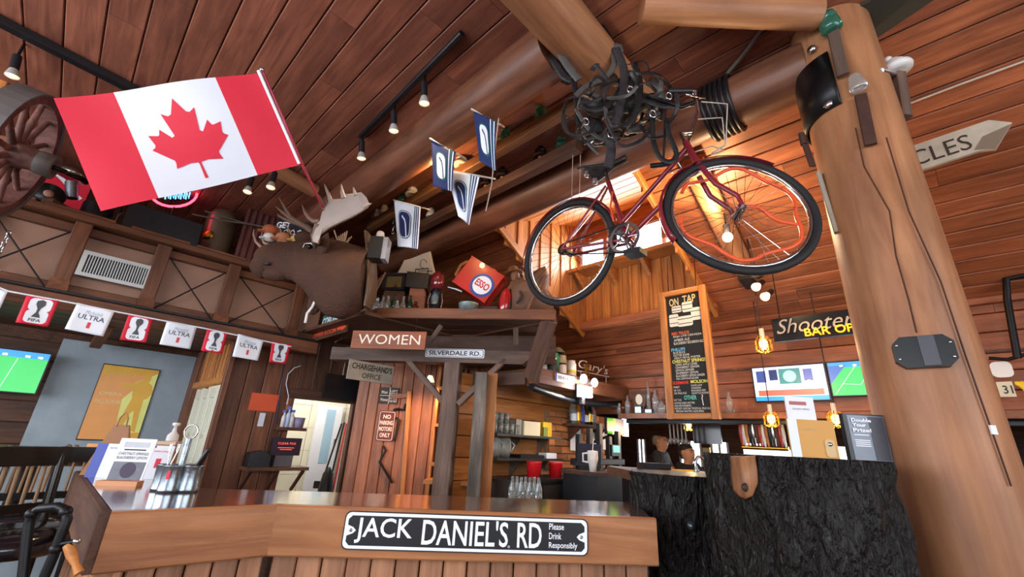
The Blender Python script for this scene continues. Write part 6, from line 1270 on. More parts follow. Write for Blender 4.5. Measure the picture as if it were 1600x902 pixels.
B(M2).poly(thick([(iw*.8, ih*.06), (iw*.78, ih*.12), (iw*.8, ih*.13), (iw*.79, ih*.145)], .006), -.002, 0).out('chalk_sketch', CW, slate)
for x in (.2, .8): B().tube([M @ V((w*x, .02, h)), M @ V((w*x, .05, h+.35))], .004, 5).out('hanger', IRON, t)
# ================================================================ televisions, neon and lamps on the right
tp = PP(EP-.06)
def studio(M, t, w, h):
    t = panel('screen', M, w, h, .002, screen('studio', '#c9d4f4', 1.2), t); panel('screen_strip', M, w, h*.12, .001, screen('blue', '#2f8fe0', 1.2), t, y=-.002)
    for x, z, ww, hh, c in ((.05, .55, .14, .35, '#3a4a8a'), (.24, .6, .12, .32, '#26305c'), (.38, .48, .3, .45, '#3c7a7a'), (.72, .55, .12, .34, '#4a5ca0'), (.86, .5, .12, .42, '#e8ecff'), (.08, .32, .84, .14, '#f4f4ff'), (.05, .14, .9, .17, '#b0614c')): panel('screen_block', M, w*ww, h*hh, .001, screen('st'+c[1:], c, 1.1), t, x=w*x, z=h*z, y=-.002)
    B(M).poly(ell(w*.53, h*.7, w*.09, h*.17), -.0045, -.003).out('screen_block', screen('emblem', '#8fe0c8', 1.2), t)
    for x in (.28, .78): B(M).poly(ell(w*x, h*.45, w*.05, h*.12), -.0045, -.003).out('screen_block', screen('host', '#e8d4d0', 1.1), t)
tv('television showing a bright studio above the back bar', tp, ((1175, 578), (1285, 567), (1297, 622), (1183, 629)), studio)
def pitch2(M, t, w, h):
    t = pitch(M, t, w, h); B(M).poly([(0, h*.9), (0, h*.35), (w*.3, h*.9)], -.004, -.0032).out('screen_crowd', screen('stand', '#4a6ab0', 1), t)
    B(M).poly(thick([(w*.05, h*.05), (w*.45, h*.85)], h*.014), -.0045, -.0032).out('screen_line', screen('line', '#c8f0d0', 1), t); B(M).poly(thick([(w*.2, h*.35), (w*.48, h*.3), (w*.62, h*.6)], h*.012), -.0045, -.0032).out('screen_line', screen('line', '#c8f0d0', 1), t)
tv('television showing a green pitch beside the big post', tp, ((1293, 570), (1388, 559), (1402, 611), (1303, 623)), pitch2)
M, w, h = PP(3.9).quad((1203, 500), (1352, 479), (1356, 520), (1212, 534)); t = thing('neon_sign', "dark sign board reading Shooter's BAR OPEN beside the post", 'neon sign', M @ V((w/2, 0, 0))); panel('board', M, w, h, .03, mat('sign_black', '#141416', .2), t, y=.03)
for i_, c_ in ((0, 0),): text('Shooters', 'script', M, w*.93, h*.62, mat('dull_glass_tube', '#b0a496', .2), t, x=w*.05, z=h*.3, y=-.012, shear=.35)
NEO = mat('neon_amber', '#ffb020', .3, emit='#ff9a10', es=3.2); text('BAR', 'neon_letters', M, w*.27, h*.32, NEO, t, x=w*.36, z=h*.08, y=-.02, bold=.01); text('OPEN', 'neon_letters', M, w*.36, h*.32, NEO, t, x=w*.68, z=h*.08, y=-.02, bold=.01)
for x in (.1, .9): B().tube([M @ V((w*x, .02, h)), M @ V((w*x, .04, h+.5))], .004, 5).out('hanger', IRON, t)
def pendant(label, x, y, p, watts, top=None, cage=True):
    o = onp(x, y, p); t = thing('pendant_lamp', label, 'lamp', o-Z*.08, 'caged bulb lamps over the back bar'); B().ball(o, .03, .03, .04).out('bulb', mat('warm_bulb', '#ffdca0', .3, emit='#ffb050', es=14), t); B().cyl(o+Z*.035, o+Z*.12, .018).out('socket', mat('pale_socket', '#b8a898', .5), t)
    if cage:
        for k in range(8): a = k*.7854; B().tube([o+V((.03*math.cos(a), .03*math.sin(a), .06)), o+V((.055*math.cos(a), .055*math.sin(a), .03)), o+V((.058*math.cos(a), .058*math.sin(a), -.05)), o+V((.02*math.cos(a), .02*math.sin(a), -.065))], .003, 5).out('cage_wire', GOLDM, t)
        for z in (.03, -.01, -.05): B().tube([o+V((.057*math.cos(g), .057*math.sin(g), z)) for g in [i*.3927 for i in range(16)]], .003, 5, True).out('cage_ring', GOLDM, t)
    B().tube([o+Z*.12, V((o.x, o.y, top or slz(min(EP, max(HP, o.dot(P))))))], .004, 5).out('cord', BLACK, t); point(t, o-Z*.0+V((-.04, -.05, -.08)), watts, (1, .62, .28), .04)
pendant('caged bulb lamp hanging under the neon sign corner', 1193, 538, 3.6, 13)
pendant('glowing bulb under the bottom edge of the chalkboard', 1076, 664, 5.2, 26, 2.1)
pendant('glowing bulb above the tap handles', 1205, 655, EP-.3, 6); pendant('glowing bulb beside the prize display', 1306, 655, EP-.3, 5)
# lamps on the rafter
t = thing('rafter_spotlight', 'bright bare spotlight on the rafter seen through the bicycle wheel', 'spotlight', R(2.95, .86, slz(2.95)-.3)); rr_ = lambda p: R(p, .8, slz(p)-.2)
o = onp(1137, 371, 3.1); B().ball(o, .035).out('bulb', mat('hot_bulb2', '#fff1d8', .3, emit='#ffcf8a', es=40), t); o2 = R(3.1, o.dot(D), slz(3.1)-.12); B().cyl(o+Z*.03, o+Z*.1, .025).out('socket', BLACK, t); B().tube([o+Z*.1, o+Z*.2+D*.0], .008, 6).out('stem', BLACK, t); point(t, o+V((-.05, -.07, -.02)), 42, (1, .68, .36), .05)
spot(t, o+V((-.06, -.06, .0)), onp(1105, 318, 2.95), 75, 80, (1, .7, .35))
bp_ = thing('twin_spotlight', 'pair of white spotlights at the lower end of the rafter', 'spotlight', onp(1190, 445, 3.55)); 
for x, y in ((1182, 447), (1196, 462)):
    o = onp(x, y, 3.55); B().tube([o+V((.09, .06, .06)), o+V((.02, .01, .01))], .022, 10).out('barrel', BLACK, bp_); B().lathe([(.022, 0), (.034, .05), (.03, .055), (.001, .06)], o+V((.02, .01, .01)), V((-.6, -.4, -.45)), 16).out('lamp_face', mat('frosted_lamp', '#f2ead8', .3, emit='#ffe6c0', es=1.5), bp_)
B().cb(onp(1180, 425, 3.5), .09, .06, .09).out('transformer', BLACK, bp_); timber('rafter_shoe', R(EP-.8, .93, slz(EP-.8)-.2), R(EP-.6, .93, slz(EP-.6)-.12), .1, .05, BLACK, bp_, SN)
# ================================================================ back bar: niche, posts, shelves, bricks
gp0 = onY(752, 600, 3.75); gp0.z = 0; tag(timber('grey_post', gp0, gp0+Z*(onY(752, 583, 3.75).z), .105, .1, wood('weathered_grey_post', '#8a8078', '#5a504a', 'X', .8, var=.1, blotch=.6), up=Y), 'weathered grey square post right of the canopy pillar', 'post')
jb = onY(769, 600, 3.85); jb.z = 0; tag(timber('door_jamb_post', jb, jb+Z*(onY(769, 584, 3.85).z), .09, .06, GOLD, up=Y), 'golden wooden jamb beside the weathered grey post', 'post')
nz = thing('niche_shelves', 'narrow lit shelf unit behind the canopy pillar', 'shelf', V((-.62, 4.5, 0))); x0, x1 = onY(683, 650, 4.45).x, onY(745, 650, 4.45).x
timber('side_board', V((x0, 4.45, 0)), V((x0, 4.45, 2.2)), .2, .03, GOLD, nz, X)
nzs = []
for y in (607, 664, 724): z = onY(715, y, 4.4).z; nzs.append(z); prism('shelf_board', [V((x0, 4.3, 0)), V((x1, 4.3, 0)), V((x1, 4.7, 0)), V((x0, 4.7, 0))], z-.03, z, GOLD, nz)
t = thing('wall_lamp', 'small white cup lamp under the canopy left of the pillar', 'lamp', onY(672, 595, 4.2)); o = onY(672, 592, 4.2); B().lathe([(.02, .06), (.03, .04), (.045, 0)], o-Z*.03, n=16, caps=False).out('shade', mat('white_shade', '#e8e2da', .4, emit='#ffe2b0', es=1.5), t); B().tube([o+Z*.03, o+Z*.3], .006, 6).out('stem', BLACK, t); spot(t, o-Z*.05, o+V((-.15, .5, -1)), 38, 120, (1, .55, .25))
def jar(name, lb, o, h_, r, m, cat='jar', group=None, capm=None):
    t = thing(name, lb, cat, o, group); B().lathe([(.001, 0), (r*.95, 0), (r, h_*.1), (r, h_*.8), (r*.75, h_*.88)], o, n=16).out('body', m, t); B().lathe([(r*.8, h_*.86), (r*.8, h_), (.001, h_)], o, n=16).out('lid', capm or m, t); return t
jar('thermos', 'steel thermos flask on the middle niche shelf', V((onY(727, 720, 4.4).x, 4.4, nzs[2])), .24, .055, STEEL, 'flask', None, BLACK)
for k in range(4): tag(B().lathe([(.001, 0), (.03, 0), (.032, .07), (.028, .07), (.026, .008), (.001, .008)], V((onY(716+k*8, 722, 4.34).x, 4.33, nzs[2])), n=14).out('shot_cup', PORC), 'small white cup in front of the thermos', 'cup', 'white cups in the niche')
for k, (x, m) in enumerate(((722, GREENG), (730, BROWNG), (738, CLEAR))): tag(B().lathe([(.001, 0), (.03, 0), (.03, .1), (.012, .14), (.012, .19), (.001, .19)], V((onY(x, 606, 4.4).x, 4.4, nzs[0])), n=14).out('bottle', m), ['green bottle on the top niche shelf', 'amber bottle on the top niche shelf', 'clear bottle on the top niche shelf'][k], 'bottle')
M, w, h = PY(4.5).quad((722, 668), (738, 668), (738, 682), (722, 682)); tag(panel('sticky_note', M, w, h, .004, mat('note_yellow', '#d8b84a', .7)), 'yellow note hanging in the niche above the thermos', 'note')
t = thing('black_tray_stack', 'black trays stacked on the upper niche shelf', 'tray', V((onY(730, 663, 4.4).x, 4.4, nzs[1])))
for k in range(3): B().box(-.11, -.06, .045*k, .11, .06, .045*k+.03, Matrix.Translation((onY(730, 663, 4.4).x, 4.4, nzs[1]))).out('tray', BLACK, t)
for k, x in enumerate((712, 722, 732)): jar('spice_bottle', ['left', 'middle', 'right'][k]+' small bottle low in the niche behind the bar', V((onY(x, 770, 4.3).x, 4.2, BZ-.1)), .16, .03, (CLEAR, mat('cream_jar', '#d8c8a0', .5), BROWNG)[k], 'bottle', 'small bottles low in the niche')
prism('shelf_board', [V((x0, 4.05, 0)), V((x1, 4.05, 0)), V((x1, 4.7, 0)), V((x0, 4.7, 0))], BZ-.13, BZ-.1, GOLD, nz)
# bricks on the bar back wall
bw = struct('wall_brick', loc=R(3.9, QW-.05, 1)); BRM = wood('orange_brick', '#c8844e', '#a05c34', 'X', .8, var=.35, blotch=.3, bump=.5); WQ = PQ(QW-.06)
pb0, pb1 = WQ.at(856, 690).dot(P), WQ.at(946, 690).dot(P); zb0, zb1 = 1.2, WQ.at(880, 640).z; nrow = int((zb1-zb0)/.075)
slab('mortar', [R(pb0, QW-.045, zb0), R(pb1, QW-.045, zb0), R(pb1, QW-.045, zb0+nrow*.075), R(pb0, QW-.045, zb0+nrow*.075)], D, .04, mat('mortar', '#8a7258', .9), bw)
for j in range(nrow):
    p = pb0-(.11 if j % 2 else 0)
    while p < pb1-.03:
        a, b_ = max(p, pb0)+.005, min(p+.22, pb1)-.005
        if b_-a > .03: timber('brick', R(a, QW-.05, zb0+.0375+.075*j), R(b_, QW-.05, zb0+.0375+.075*j), .05, .065, BRM, bw, Z)
        p += .22
# glass shelves
SQ = QW-.16
def gshelf(label, px0, px1, y, dep=.28, m=None):
    a, b_ = PQ(SQ-dep/2).at(px0, y), PQ(SQ-dep/2).at(px1, y); z = (a.z+b_.z)/2; p0, p1 = a.dot(P), b_.dot(P); t = thing('bar_shelf', label, 'shelf', R((p0+p1)/2, SQ, z-.1))
    prism('shelf_board', [R(p0, SQ-dep/2, 0), R(p1, SQ-dep/2, 0), R(p1, QW, 0), R(p0, QW, 0)], z-.02, z, m or mat('dark_steel_shelf', '#4a4a4c', .35, .7), t)
    for p in (p0+.06, (p0+p1)/2, p1-.06): slab('bracket', [R(p, QW, z-.02), R(p, SQ, z-.02), R(p, QW, z-.18)], P, .01, GALV, t)
    return z, p0, p1
s1 = gshelf('upper steel shelf with stacked tumblers on the boarded wall', 777, 880, 681); s2 = gshelf('lower steel shelf with glass jugs on the boarded wall', 777, 880, 717)
def tumbler(o, lb, grp): tag(B().lathe([(.001, 0), (.026, 0), (.034, .09), (.031, .09), (.024, .01), (.001, .01)], o, n=14).out('tumbler', CLEAR), lb, 'glass', grp)
for j in range(2):
    for k in range(5 if j == 0 else 3): tumbler(R(s1[1]+.05+.075*k, SQ-.04, s1[0]+.092*j), 'clear tumbler stacked at the left of the upper steel shelf', 'tumblers on the upper steel shelf')
for k in range(4): tumbler(R(s1[1]+.06+.075*k, SQ+.06, s1[0]), 'clear tumbler stacked at the left of the upper steel shelf', 'tumblers on the upper steel shelf')
o = R(s1[1]+.52, SQ, s1[0]); t = thing('paper_box', 'pale metal box with louvred front on the upper steel shelf', 'box', o); Mo = Pl(o, P).mat(o); B(Mo).box(-.11, -.08, 0, .13, .08, .13).out('case', mat('pale_metal', '#b8b09a', .5), t)
for k in range(6): B(Mo).box(-.1, -.084, .015+.018*k, .12, -.08, .024+.018*k).out('louvre', mat('pale_metal', '#b8b09a', .5), t)
o = R(s1[1]+.36, SQ, s1[0]); tag(B(Pl(o, P).mat(o)).box(-.04, -.06, 0, .04, .08, .14).out('grey_box', mat('mid_grey_box', '#7a7872', .6)), 'upright grey box between tumblers and louvred box', 'box')
o = R(s1[1]+.8, SQ, s1[0]); t = thing('yellow_box', 'yellow box with a picture card on the upper steel shelf', 'box', o); Mo = Pl(o, P).mat(o); B(Mo).box(-.07, -.05, 0, .07, .07, .14).out('carton', mat('bright_yellow', '#e8b81e', .5), t); B(Mo).box(-.08, -.07, 0, -.02, -.055, .09).out('card', mat('picture_card', '#6a7a3a', .5), t)
for k in range(2):
    o = R(s2[1]+.08+.13*k, SQ-.02, s2[0]); t = thing('glass_jug', ['left clear glass jug on the lower steel shelf', 'right clear glass jug on the lower steel shelf'][k], 'jug', o, 'glass jugs on the lower steel shelf'); B().lathe([(.001, 0), (.045, 0), (.06, .08), (.05, .16), (.055, .17), (.051, .17), (.045, .15), (.055, .08), (.04, .01), (.001, .01)], o, n=18).out('glass', CLEAR, t); B().tube([o+V((.05, -.02, .14)), o+V((.09, -.03, .11)), o+V((.055, -.02, .05))], .007, 6).out('handle', CLEAR, t)
o = R(s2[1]+.5, SQ, s2[0]); tag(B(Pl(o, P).mat(o)).box(-.16, -.1, 0, .18, .1, .03).out('black_tray', BLACK), 'flat black tray on the lower steel shelf', 'tray'); o = R(s2[1]+.82, SQ-.03, s2[0]); tag(B(Pl(o, P).mat(o)).box(-.08, -.05, 0, .08, .05, .05).out('folded_cloth', PAPER), 'folded white cloth at the right of the lower steel shelf', 'cloth')
# steel counter with red tubs
cz = PQ(SQ-.25).at(850, 748).z; pa_, pb_ = PQ(SQ-.25).at(790, 750).dot(P), PQ(SQ-.25).at(915, 750).dot(P)
t = thing('steel_cabinet', 'dark steel under-counter cabinet behind the bar', 'cabinet', R((pa_+pb_)/2, SQ-.1, 0)); prism('body', [R(pa_, SQ-.3, 0), R(pb_, SQ-.3, 0), R(pb_, QW-.06, 0), R(pa_, QW-.06, 0)], 0, cz-.02, mat('dark_cabinet', '#4a433e', .4, .5), t); prism('worktop', [R(pa_-.02, SQ-.33, 0), R(pb_, SQ-.33, 0), R(pb_, QW-.06, 0), R(pa_-.02, QW-.06, 0)], cz-.02, cz, mat('dark_steel_shelf', '#4a4a4c', .35, .7), t)
for k in range(3):
    a = pa_+(pb_-pa_)*(k+.05)/3; b_ = pa_+(pb_-pa_)*(k+.95)/3; d_o = slab('door', [R(a, SQ-.31, .1), R(b_, SQ-.31, .1), R(b_, SQ-.31, cz-.05), R(a, SQ-.31, cz-.05)], -D, .02, mat('dark_cabinet', '#4a433e', .4, .5), t); timber('door_handle', R(b_-.05, SQ-.35, cz-.25), R(b_-.05, SQ-.35, cz-.1), .012, .012, STEEL, d_o, D)
for k, x in enumerate((834, 868)):
    o = R(PQ(SQ-.2).at(x, 748).dot(P), SQ-.2, cz); t = thing('red_tub', ['left red plastic tub with lid on the steel cabinet', 'right red plastic tub with lid on the steel cabinet'][k], 'tub', o, 'red tubs behind the bar'); B().lathe([(.001, 0), (.058, 0), (.068, .13)], o, n=24).out('tub', mat('tub_red', '#d01820', .35), t); B().lathe([(.071, .128), (.072, .14), (.06, .145), (.001, .146)], o, n=24).out('lid', mat('lid_red', '#b8201f', .35) if k == 0 else mat('pink_lid', '#c85048', .4), t)
for k in range(7): tag(B().lathe([(.001, 0), (.022, 0), (.024, .1), (.01, .14), (.01, .17), (.001, .17)], V((onY(800+k*7, 780, 2.9).x, 2.95+.02*(k % 2), onY(820, 792, 2.95).z)), n=12).out('bar_glass', CLEAR), 'clear glass in the rack just behind the bar top', 'glass', 'glasses just behind the bar top')
zc2 = onY(820, 792, 2.95).z; t = thing('glass_rack', 'low steel rack of glasses behind the bar top', 'rack', V((onY(820, 780, 2.95).x, 2.95, 0))); xx = onY(820, 780, 2.95).x; B().box(xx-.16, 2.85, zc2-.03, xx+.16, 3.1, zc2-.002).out('tray', GALV, t); B().box(xx-.14, 2.87, 0, xx+.14, 3.08, zc2-.03).out('cupboard', mat('dark_cabinet', '#4a433e', .4, .5), t)
# hanging shelf with cans and number plate
HQ = 2.5; hpq = PQ(HQ); ha, hb_ = hpq.at(842, 577), hpq.at(984, 606); hzz = (ha.z+hb_.z)/2; hp0, hp1 = ha.dot(P), EP-.02
t = thing('hanging_shelf', 'brown hanging shelf with a number plate and old tins near the back corner', 'shelf', R((hp0+hp1)/2, HQ+.2, hzz-.3)); timber('front_board', R(hp0, HQ, hzz-.07), R(hp1, HQ, hzz-.07), .03, .14, TRIM, t, Z); prism('shelf_board', [R(hp0, HQ, 0), R(hp1, HQ, 0), R(hp1, QW-.02, 0), R(hp0, QW-.02, 0)], hzz-.03, hzz, TRIM, t); timber('end_board', R(hp0, HQ, hzz-.07), R(hp0, QW-.05, hzz-.07), .03, .14, TRIM, t, Z)
B().tube([R(hp0+(hp1-hp0)*k/10, HQ+.08, hzz-.17-.06*math.sin(k*.314)) for k in range(11)], .035, 8).out('dark_cable_bundle', BLACK, t)
M, w, h = PQ(HQ-.02).quad((867, 581), (897, 591), (897, 603), (867, 593)); s = thing('number_plate', 'white number plate reading WHV KC71 on the hanging shelf', 'number plate', M @ V((w/2, 0, 0))); panel('plate', M, w, h, .004, PWHITE, s); panel('blue_band', M, w*.08, h, .001, BLUEP, s, y=-.004); text('WHV·KC71', 'letters', M, w*.84, h*.62, PBLACK, s, x=w*.12, z=h*.2, y=-.006, bold=.01)
TG = mat('tin_green', '#3f8a6a', .5); TD = mat('tin_dark_label', '#2c3038', .5); TC = mat('tin_cream', '#cfc4a8', .5)
def cx_(x, q=HQ+.12): return R(PQ(q).at(x, 580).dot(P), q, hzz)
for nm, lb, o, h_, r, m, cm in (('tall_bottle', 'tall white bottle at the left of the hanging shelf', cx_(851, HQ+.2), .24, .05, PORC, PORC), ('tin', 'tin with dark label at the front of the hanging shelf', cx_(863), .16, .05, TD, TC), ('tin', 'green tin standing behind the dark labelled one', cx_(866, HQ+.28), .26, .055, TG, TG), ('tin', 'cream tin in the middle of the hanging shelf', cx_(878, HQ+.26), .25, .055, TC, TC), ('tin', 'white and black tin left of the wide jar', cx_(879), .13, .042, PORC, TD), ('jar', 'wide white jar with a yellow band on the hanging shelf', cx_(893), .18, .05, PORC, PORC)):
    tt = jar(nm, lb, o, h_, r, m, 'tin' if nm == 'tin' else 'bottle' if nm[0] == 't' else 'jar', None, cm)
    if nm == 'jar': B().lathe([(r*1.01, .05), (r*1.01, .08)], o, n=16, caps=False).out('band', mat('bright_yellow', '#e8b81e', .5), tt)
o = cx_(871, HQ+.28)+Z*.3; tag(B().lathe([(.08, -.03), (.075, -.01), (.03, .03), (.001, .04)], o, n=18, caps=False).out('lamp_hat', mat('olive_enamel', '#6a6a50', .4)), 'olive enamel lamp hat on top of the tins', 'lamp shade')
M, w, h = PQ(HQ+.1).quad((902, 566), (951, 566), (951, 588), (902, 588)); s = thing('wire_sign', "thin wire script sign reading Gary's above the hanging shelf", 'sign', M @ V((w/2, 0, 0))); text("Gary's", 'script', M, w*.95, h*.8, mat('pale_tube', '#b8aea0', .3), s, x=w*.03, z=h*.15, shear=.3); B(M).tube([(0, 0, h*.1), (w, 0, h*.22)], .006, 6).out('rod', ROPE, s)
for x in (.1, .9): B(M).tube([(w*x, 0, h*.15), (w*x, 0, hzz-M.translation.z)], .005, 5).out('foot', ROPE, s)
o = cx_(919, HQ+.02)+Z*.06; s = thing('orange_bracket', 'small orange comb-shaped stand on the hanging shelf', 'stand', o-Z*.06); Mo = Pl(o, P).mat(o); B(Mo).box(-.03, 0, -.06, -.015, .02, .1).out('spine', GOLDM, s)
for k in range(5): B(Mo).box(-.03, 0, -.055+.035*k, .03, .02, -.042+.035*k).out('tooth', GOLDM, s)
for i, (x, y, em) in enumerate(((912, 592, 10), (929, 598, 3))):
    o = PQ(HQ-.08).at(x, y); s = thing('shelf_spotlight', ['left bright round lamp on the hanging shelf edge', 'right dimmer round lamp on the hanging shelf edge'][i], 'lamp', o); B().ball(o, .035, .03, .045).out('lamp_face', mat('cool_lamp_%d' % i, '#ffffff', .3, emit='#e0ecff', es=em), s); B().tube([o+D*.02, o+D*.09], .02, 10).out('mount', GALV, s)
o = PQ(HQ-.05).at(914, 612); s = thing('flood_lamp', 'dazzling bluish work lamp under the hanging shelf', 'lamp', o-Z*.1); Mo = Pl(o, P).mat(o); B(Mo).box(-.1, -.02, -.05, .1, .02, .05).out('lamp_face', mat('flood_face', '#ffffff', .3, emit='#cfe2ff', es=30), s); B(Mo).box(-.11, .02, -.06, .11, .06, .06).out('housing', BLACK, s); B(Mo).box(-.02, .02, -.12, .03, .05, -.05).out('foot', STEEL, s); point(s, o-D*.12-Z*.03, 14, (.85, .92, 1), .08)
spot(s, o-D*.1, R(3.3, QW, 1.9), 40, 110, (1, .8, .55))
# bottle shelf below
bq = PQ(QW-.24); a, b_ = bq.at(898, 662), bq.at(965, 669); bsz = (a.z+b_.z)/2; s = thing('bottle_shelf', 'small dark shelf crowded with liquor bottles in the back corner', 'shelf', R((a.dot(P)+EP)/2, QW-.15, bsz-.1)); prism('shelf_board', [R(a.dot(P), QW-.3, 0), R(EP-.05, QW-.3, 0), R(EP-.05, QW-.06, 0), R(a.dot(P), QW-.06, 0)], bsz-.025, bsz, DARKW, s)
for k in range(2): p = a.dot(P)+.1+.5*k; slab('bracket', [R(p, QW-.06, bsz-.025), R(p, QW-.26, bsz-.025), R(p, QW-.06, bsz-.2)], P, .02, DARKW, s)
bc = [CLEAR, CLEAR, mat('amber_liquor', '#c8862a', .1, trans=.5), CLEAR, mat('blue_label', '#3a4a8a', .4), mat('yellow_label', '#e0b030', .4), BROWNG, mat('gold_label', '#c89a3a', .4), GREENG, mat('orange_label', '#d8842a', .4), CLEAR, mat('red_label', '#b83030', .4)]
nm_ = ['clear', 'second clear', 'amber', 'third clear', 'blue labelled', 'yellow labelled', 'brown', 'gold labelled', 'green', 'orange labelled', 'last clear', 'red labelled']
for k in range(12):
    p = a.dot(P)+.04+(EP-.12-a.dot(P))*k/11; o = R(p, QW-.2+.05*(k % 2), bsz); h_ = .26+.05*((k*7) % 3)/2; s = thing('liquor_bottle', nm_[k]+' liquor bottle in the row on the dark corner shelf', 'bottle', o, 'liquor bottles on the corner shelf')
    gl_ = B().lathe([(.001, 0), (.035, 0), (.035, h_*.55), (.014, h_*.72), (.014, h_*.92)], o, n=14).out('glass', bc[k], s); B().lathe([(.016, h_*.92), (.016, h_), (.001, h_)], o, n=10).out('cap', [BLACK, GOLDM, RED][k % 3], s); B().lathe([(.036, h_*.12), (.036, h_*.4)], o, n=14, caps=False).out('label', [PAPER, bc[k], GOLDM][k % 3], gl_)
# papers, menu screen, tills
for i, (q4, lb) in enumerate((((( 891, 663), (907, 665), (907, 705), (891, 704)), 'tall white paper sheet on the brick wall'), (((922, 676), (935, 676), (940, 708), (926, 708)), 'printed order sheet hanging right of the bricks'), (((937, 674), (950, 677), (948, 704), (940, 702)), 'crumpled grey paper beside the order sheet'))):
    M, w, h = PQ(QW-.1).quad(*q4); s = thing('paper_sheet', lb, 'paper', M @ V((w/2, 0, 0))); panel('sheet', M, w, h, .003, PAPER, s)
    if i == 1: 
        for k in range(7): panel('print_line', M, w*.7, h*.015, .001, GREYP, s, x=w*.12, z=h*(.2+.1*k), y=-.003)
M, w, h = PQ(QW-.5).quad((949, 655), (974, 655), (974, 679), (949, 678)); s = thing('menu_screen', 'small screen with a green panel in the back corner', 'monitor', M @ V((w/2, 0, 0))); panel('case', M, w*1.08, h*1.1, .03, BLACK, s, x=-w*.04, z=-h*.05, y=.03); panel('screen', M, w*.5, h, .002, screen('menu_green', '#6fc83a', .7), s); panel('screen', M, w*.5, h, .002, screen('menu_photo', '#6a6a80', .8), s, x=w*.5); B().tube([M @ V((w/2, .04, 0)), M @ V((w/2, .3, -.1))], .015, 8).out('arm', BLACK, s)
M, w, h = PQ(QW-.46).quad((971, 654), (979, 654), (980, 682), (973, 682)); tag(panel('glowing_lamp', M, w, h, .02, mat('white_panel_light', '#ffffff', .4, emit='#dfe6ff', es=5)), 'narrow glowing white panel right of the menu screen', 'lamp')
ctz = PQ(2.2).at(945, 738).z; c0, c1 = PQ(2.2).at(928, 740).dot(P), PQ(2.2).at(970, 740).dot(P)
s = thing('till_counter', 'small dark counter carrying the tills behind the bar', 'counter', R((c0+c1)/2, 2.4, 0)); prism('worktop', [R(c0, 2.15, 0), R(c1+.2, 2.15, 0), R(c1+.2, 2.55, 0), R(c0, 2.55, 0)], ctz-.03, ctz, DARKW, s); prism('body', [R(c0+.03, 2.2, 0), R(c1+.15, 2.2, 0), R(c1+.15, 2.55, 0), R(c0+.03, 2.55, 0)], 0, ctz-.03, BLACK, s)
o = R(c0+.22, 2.4, ctz); s = thing('till', 'black tilted till screen behind the white mug', 'till', o); Mo = Matrix.Translation(o) @ Matrix.Rotation(-.3, 4, 'Z') @ Matrix.Rotation(-.35, 4, 'X'); B(Mo).box(-.11, -.01, .03, .11, .015, .24).out('screen', mat('dark_screen', '#26262e', .15), s); B(Matrix.Translation(o)).box(-.09, -.05, 0, .09, .1, .04).out('base', BLACK, s)
o = R(c0+.06, 2.25, ctz); s = thing('travel_mug', 'tall white travel mug with side handle behind the bar', 'mug', o); B().lathe([(.001, 0), (.03, 0), (.033, .05), (.045, .09), (.046, .17), (.001, .175)], o, n=18).out('body', PORC, s); B().tube([o+V((-.04, 0, .15)), o+V((-.085, 0, .145)), o+V((-.085, 0, .08)), o+V((-.04, 0, .075))], .009, 8).out('handle', PORC, s); B().tube([o+Z*.17, o+V((.01, 0, .27))], .004, 6).out('straw', PORC, s)
o = R(c0+.3, 2.2, ctz); tag(B().box(-.06, -.03, 0, .06, .03, .02, Matrix.Translation(o)).out('card_reader', mat('pale_grey_panel', '#8d8f98', .5)), 'small grey card reader lying on the till counter', 'card reader')
M, w, h = PQ(2.5).quad((957, 697), (967, 696), (970, 707), (959, 708)); s = thing('payment_terminal', 'small teal screened payment terminal beside the tills', 'terminal', M @ V((w/2, 0, 0))); panel('case', M, w*1.3, h*1.6, .03, BLACK, s, x=-w*.15, z=-h*.5, y=.03); panel('screen', M, w, h, .002, screen('teal', '#5fb8b0', .9), s); B().tube([M @ V((w/2, .03, 0)), M @ V((w/2, .1, -.3))], .012, 6).out('stalk', BLACK, s)
s = thing('till_rack', 'dark stand of cables and tills in the back corner', 'rack', R(EP-.6, 2.55, 0))
for k in range(5): timber('upright', R(EP-.9+.18*k, 2.55, .9), R(EP-.9+.18*k, 2.55, 1.55+.06*(k % 3)), .05, .06, BLACK, s, P)
timber('cross_bar', R(EP-1.0, 2.55, 1.3), R(EP-.1, 2.55, 1.3), .06, .06, BLACK, s, Z)
# service counter beyond the low stump
svz = onY(1040, 737, 2.7).z; s = thing('service_counter', 'dark service counter with a worn wooden edge behind the low stump', 'counter', V((.95, 2.75, 0))); q_ = [V((.72, 2.55, 0)), V((1.6, 2.35, 0)), V((1.75, 2.85, 0)), V((.7, 3.1, 0))]; prism('worktop', q_, svz-.05, svz, wood('worn_counter_edge', '#7c5a44', '#4a3226', 'X', .4), s); prism('body', [V((.78, 2.62, 0)), V((1.55, 2.45, 0)), V((1.68, 2.8, 0)), V((.78, 3.02, 0))], 0, svz-.05, BLACK, s)
o = V((onY(1020, 731, 2.8).x, 2.8, svz)); tag(B().box(-.08, -.06, 0, .09, .06, .04, Matrix.Translation(o)).out('black_caddy', BLACK), 'flat black box on the service counter in front of the man', 'box')
o = V((onY(1092, 737, 2.65).x, 2.62, svz)); s = thing('beer_faucet', 'chrome arched faucet on the service counter', 'faucet', o); B().tube(smooth([o+V(p) for p in ((-.025, 0, 0), (-.028, 0, .06), (-.01, 0, .09), (.015, 0, .085), (.028, 0, .06), (.028, 0, .02))], 3), .009, 10).out('spout', CHR, s); B().cyl(o+V((-.025, 0, 0)), o+V((-.025, 0, .02)), .016).out('base', CHR, s)
o = V((onY(1055, 734, 2.75).x, 2.76, svz)); tag(B().box(-.1, -.02, 0, .12, .02, .012, Matrix.Translation(o)).out('yellow_ruler', mat('bright_yellow', '#e8b81e', .5)), 'long yellow strip lying on the service counter', 'strip')
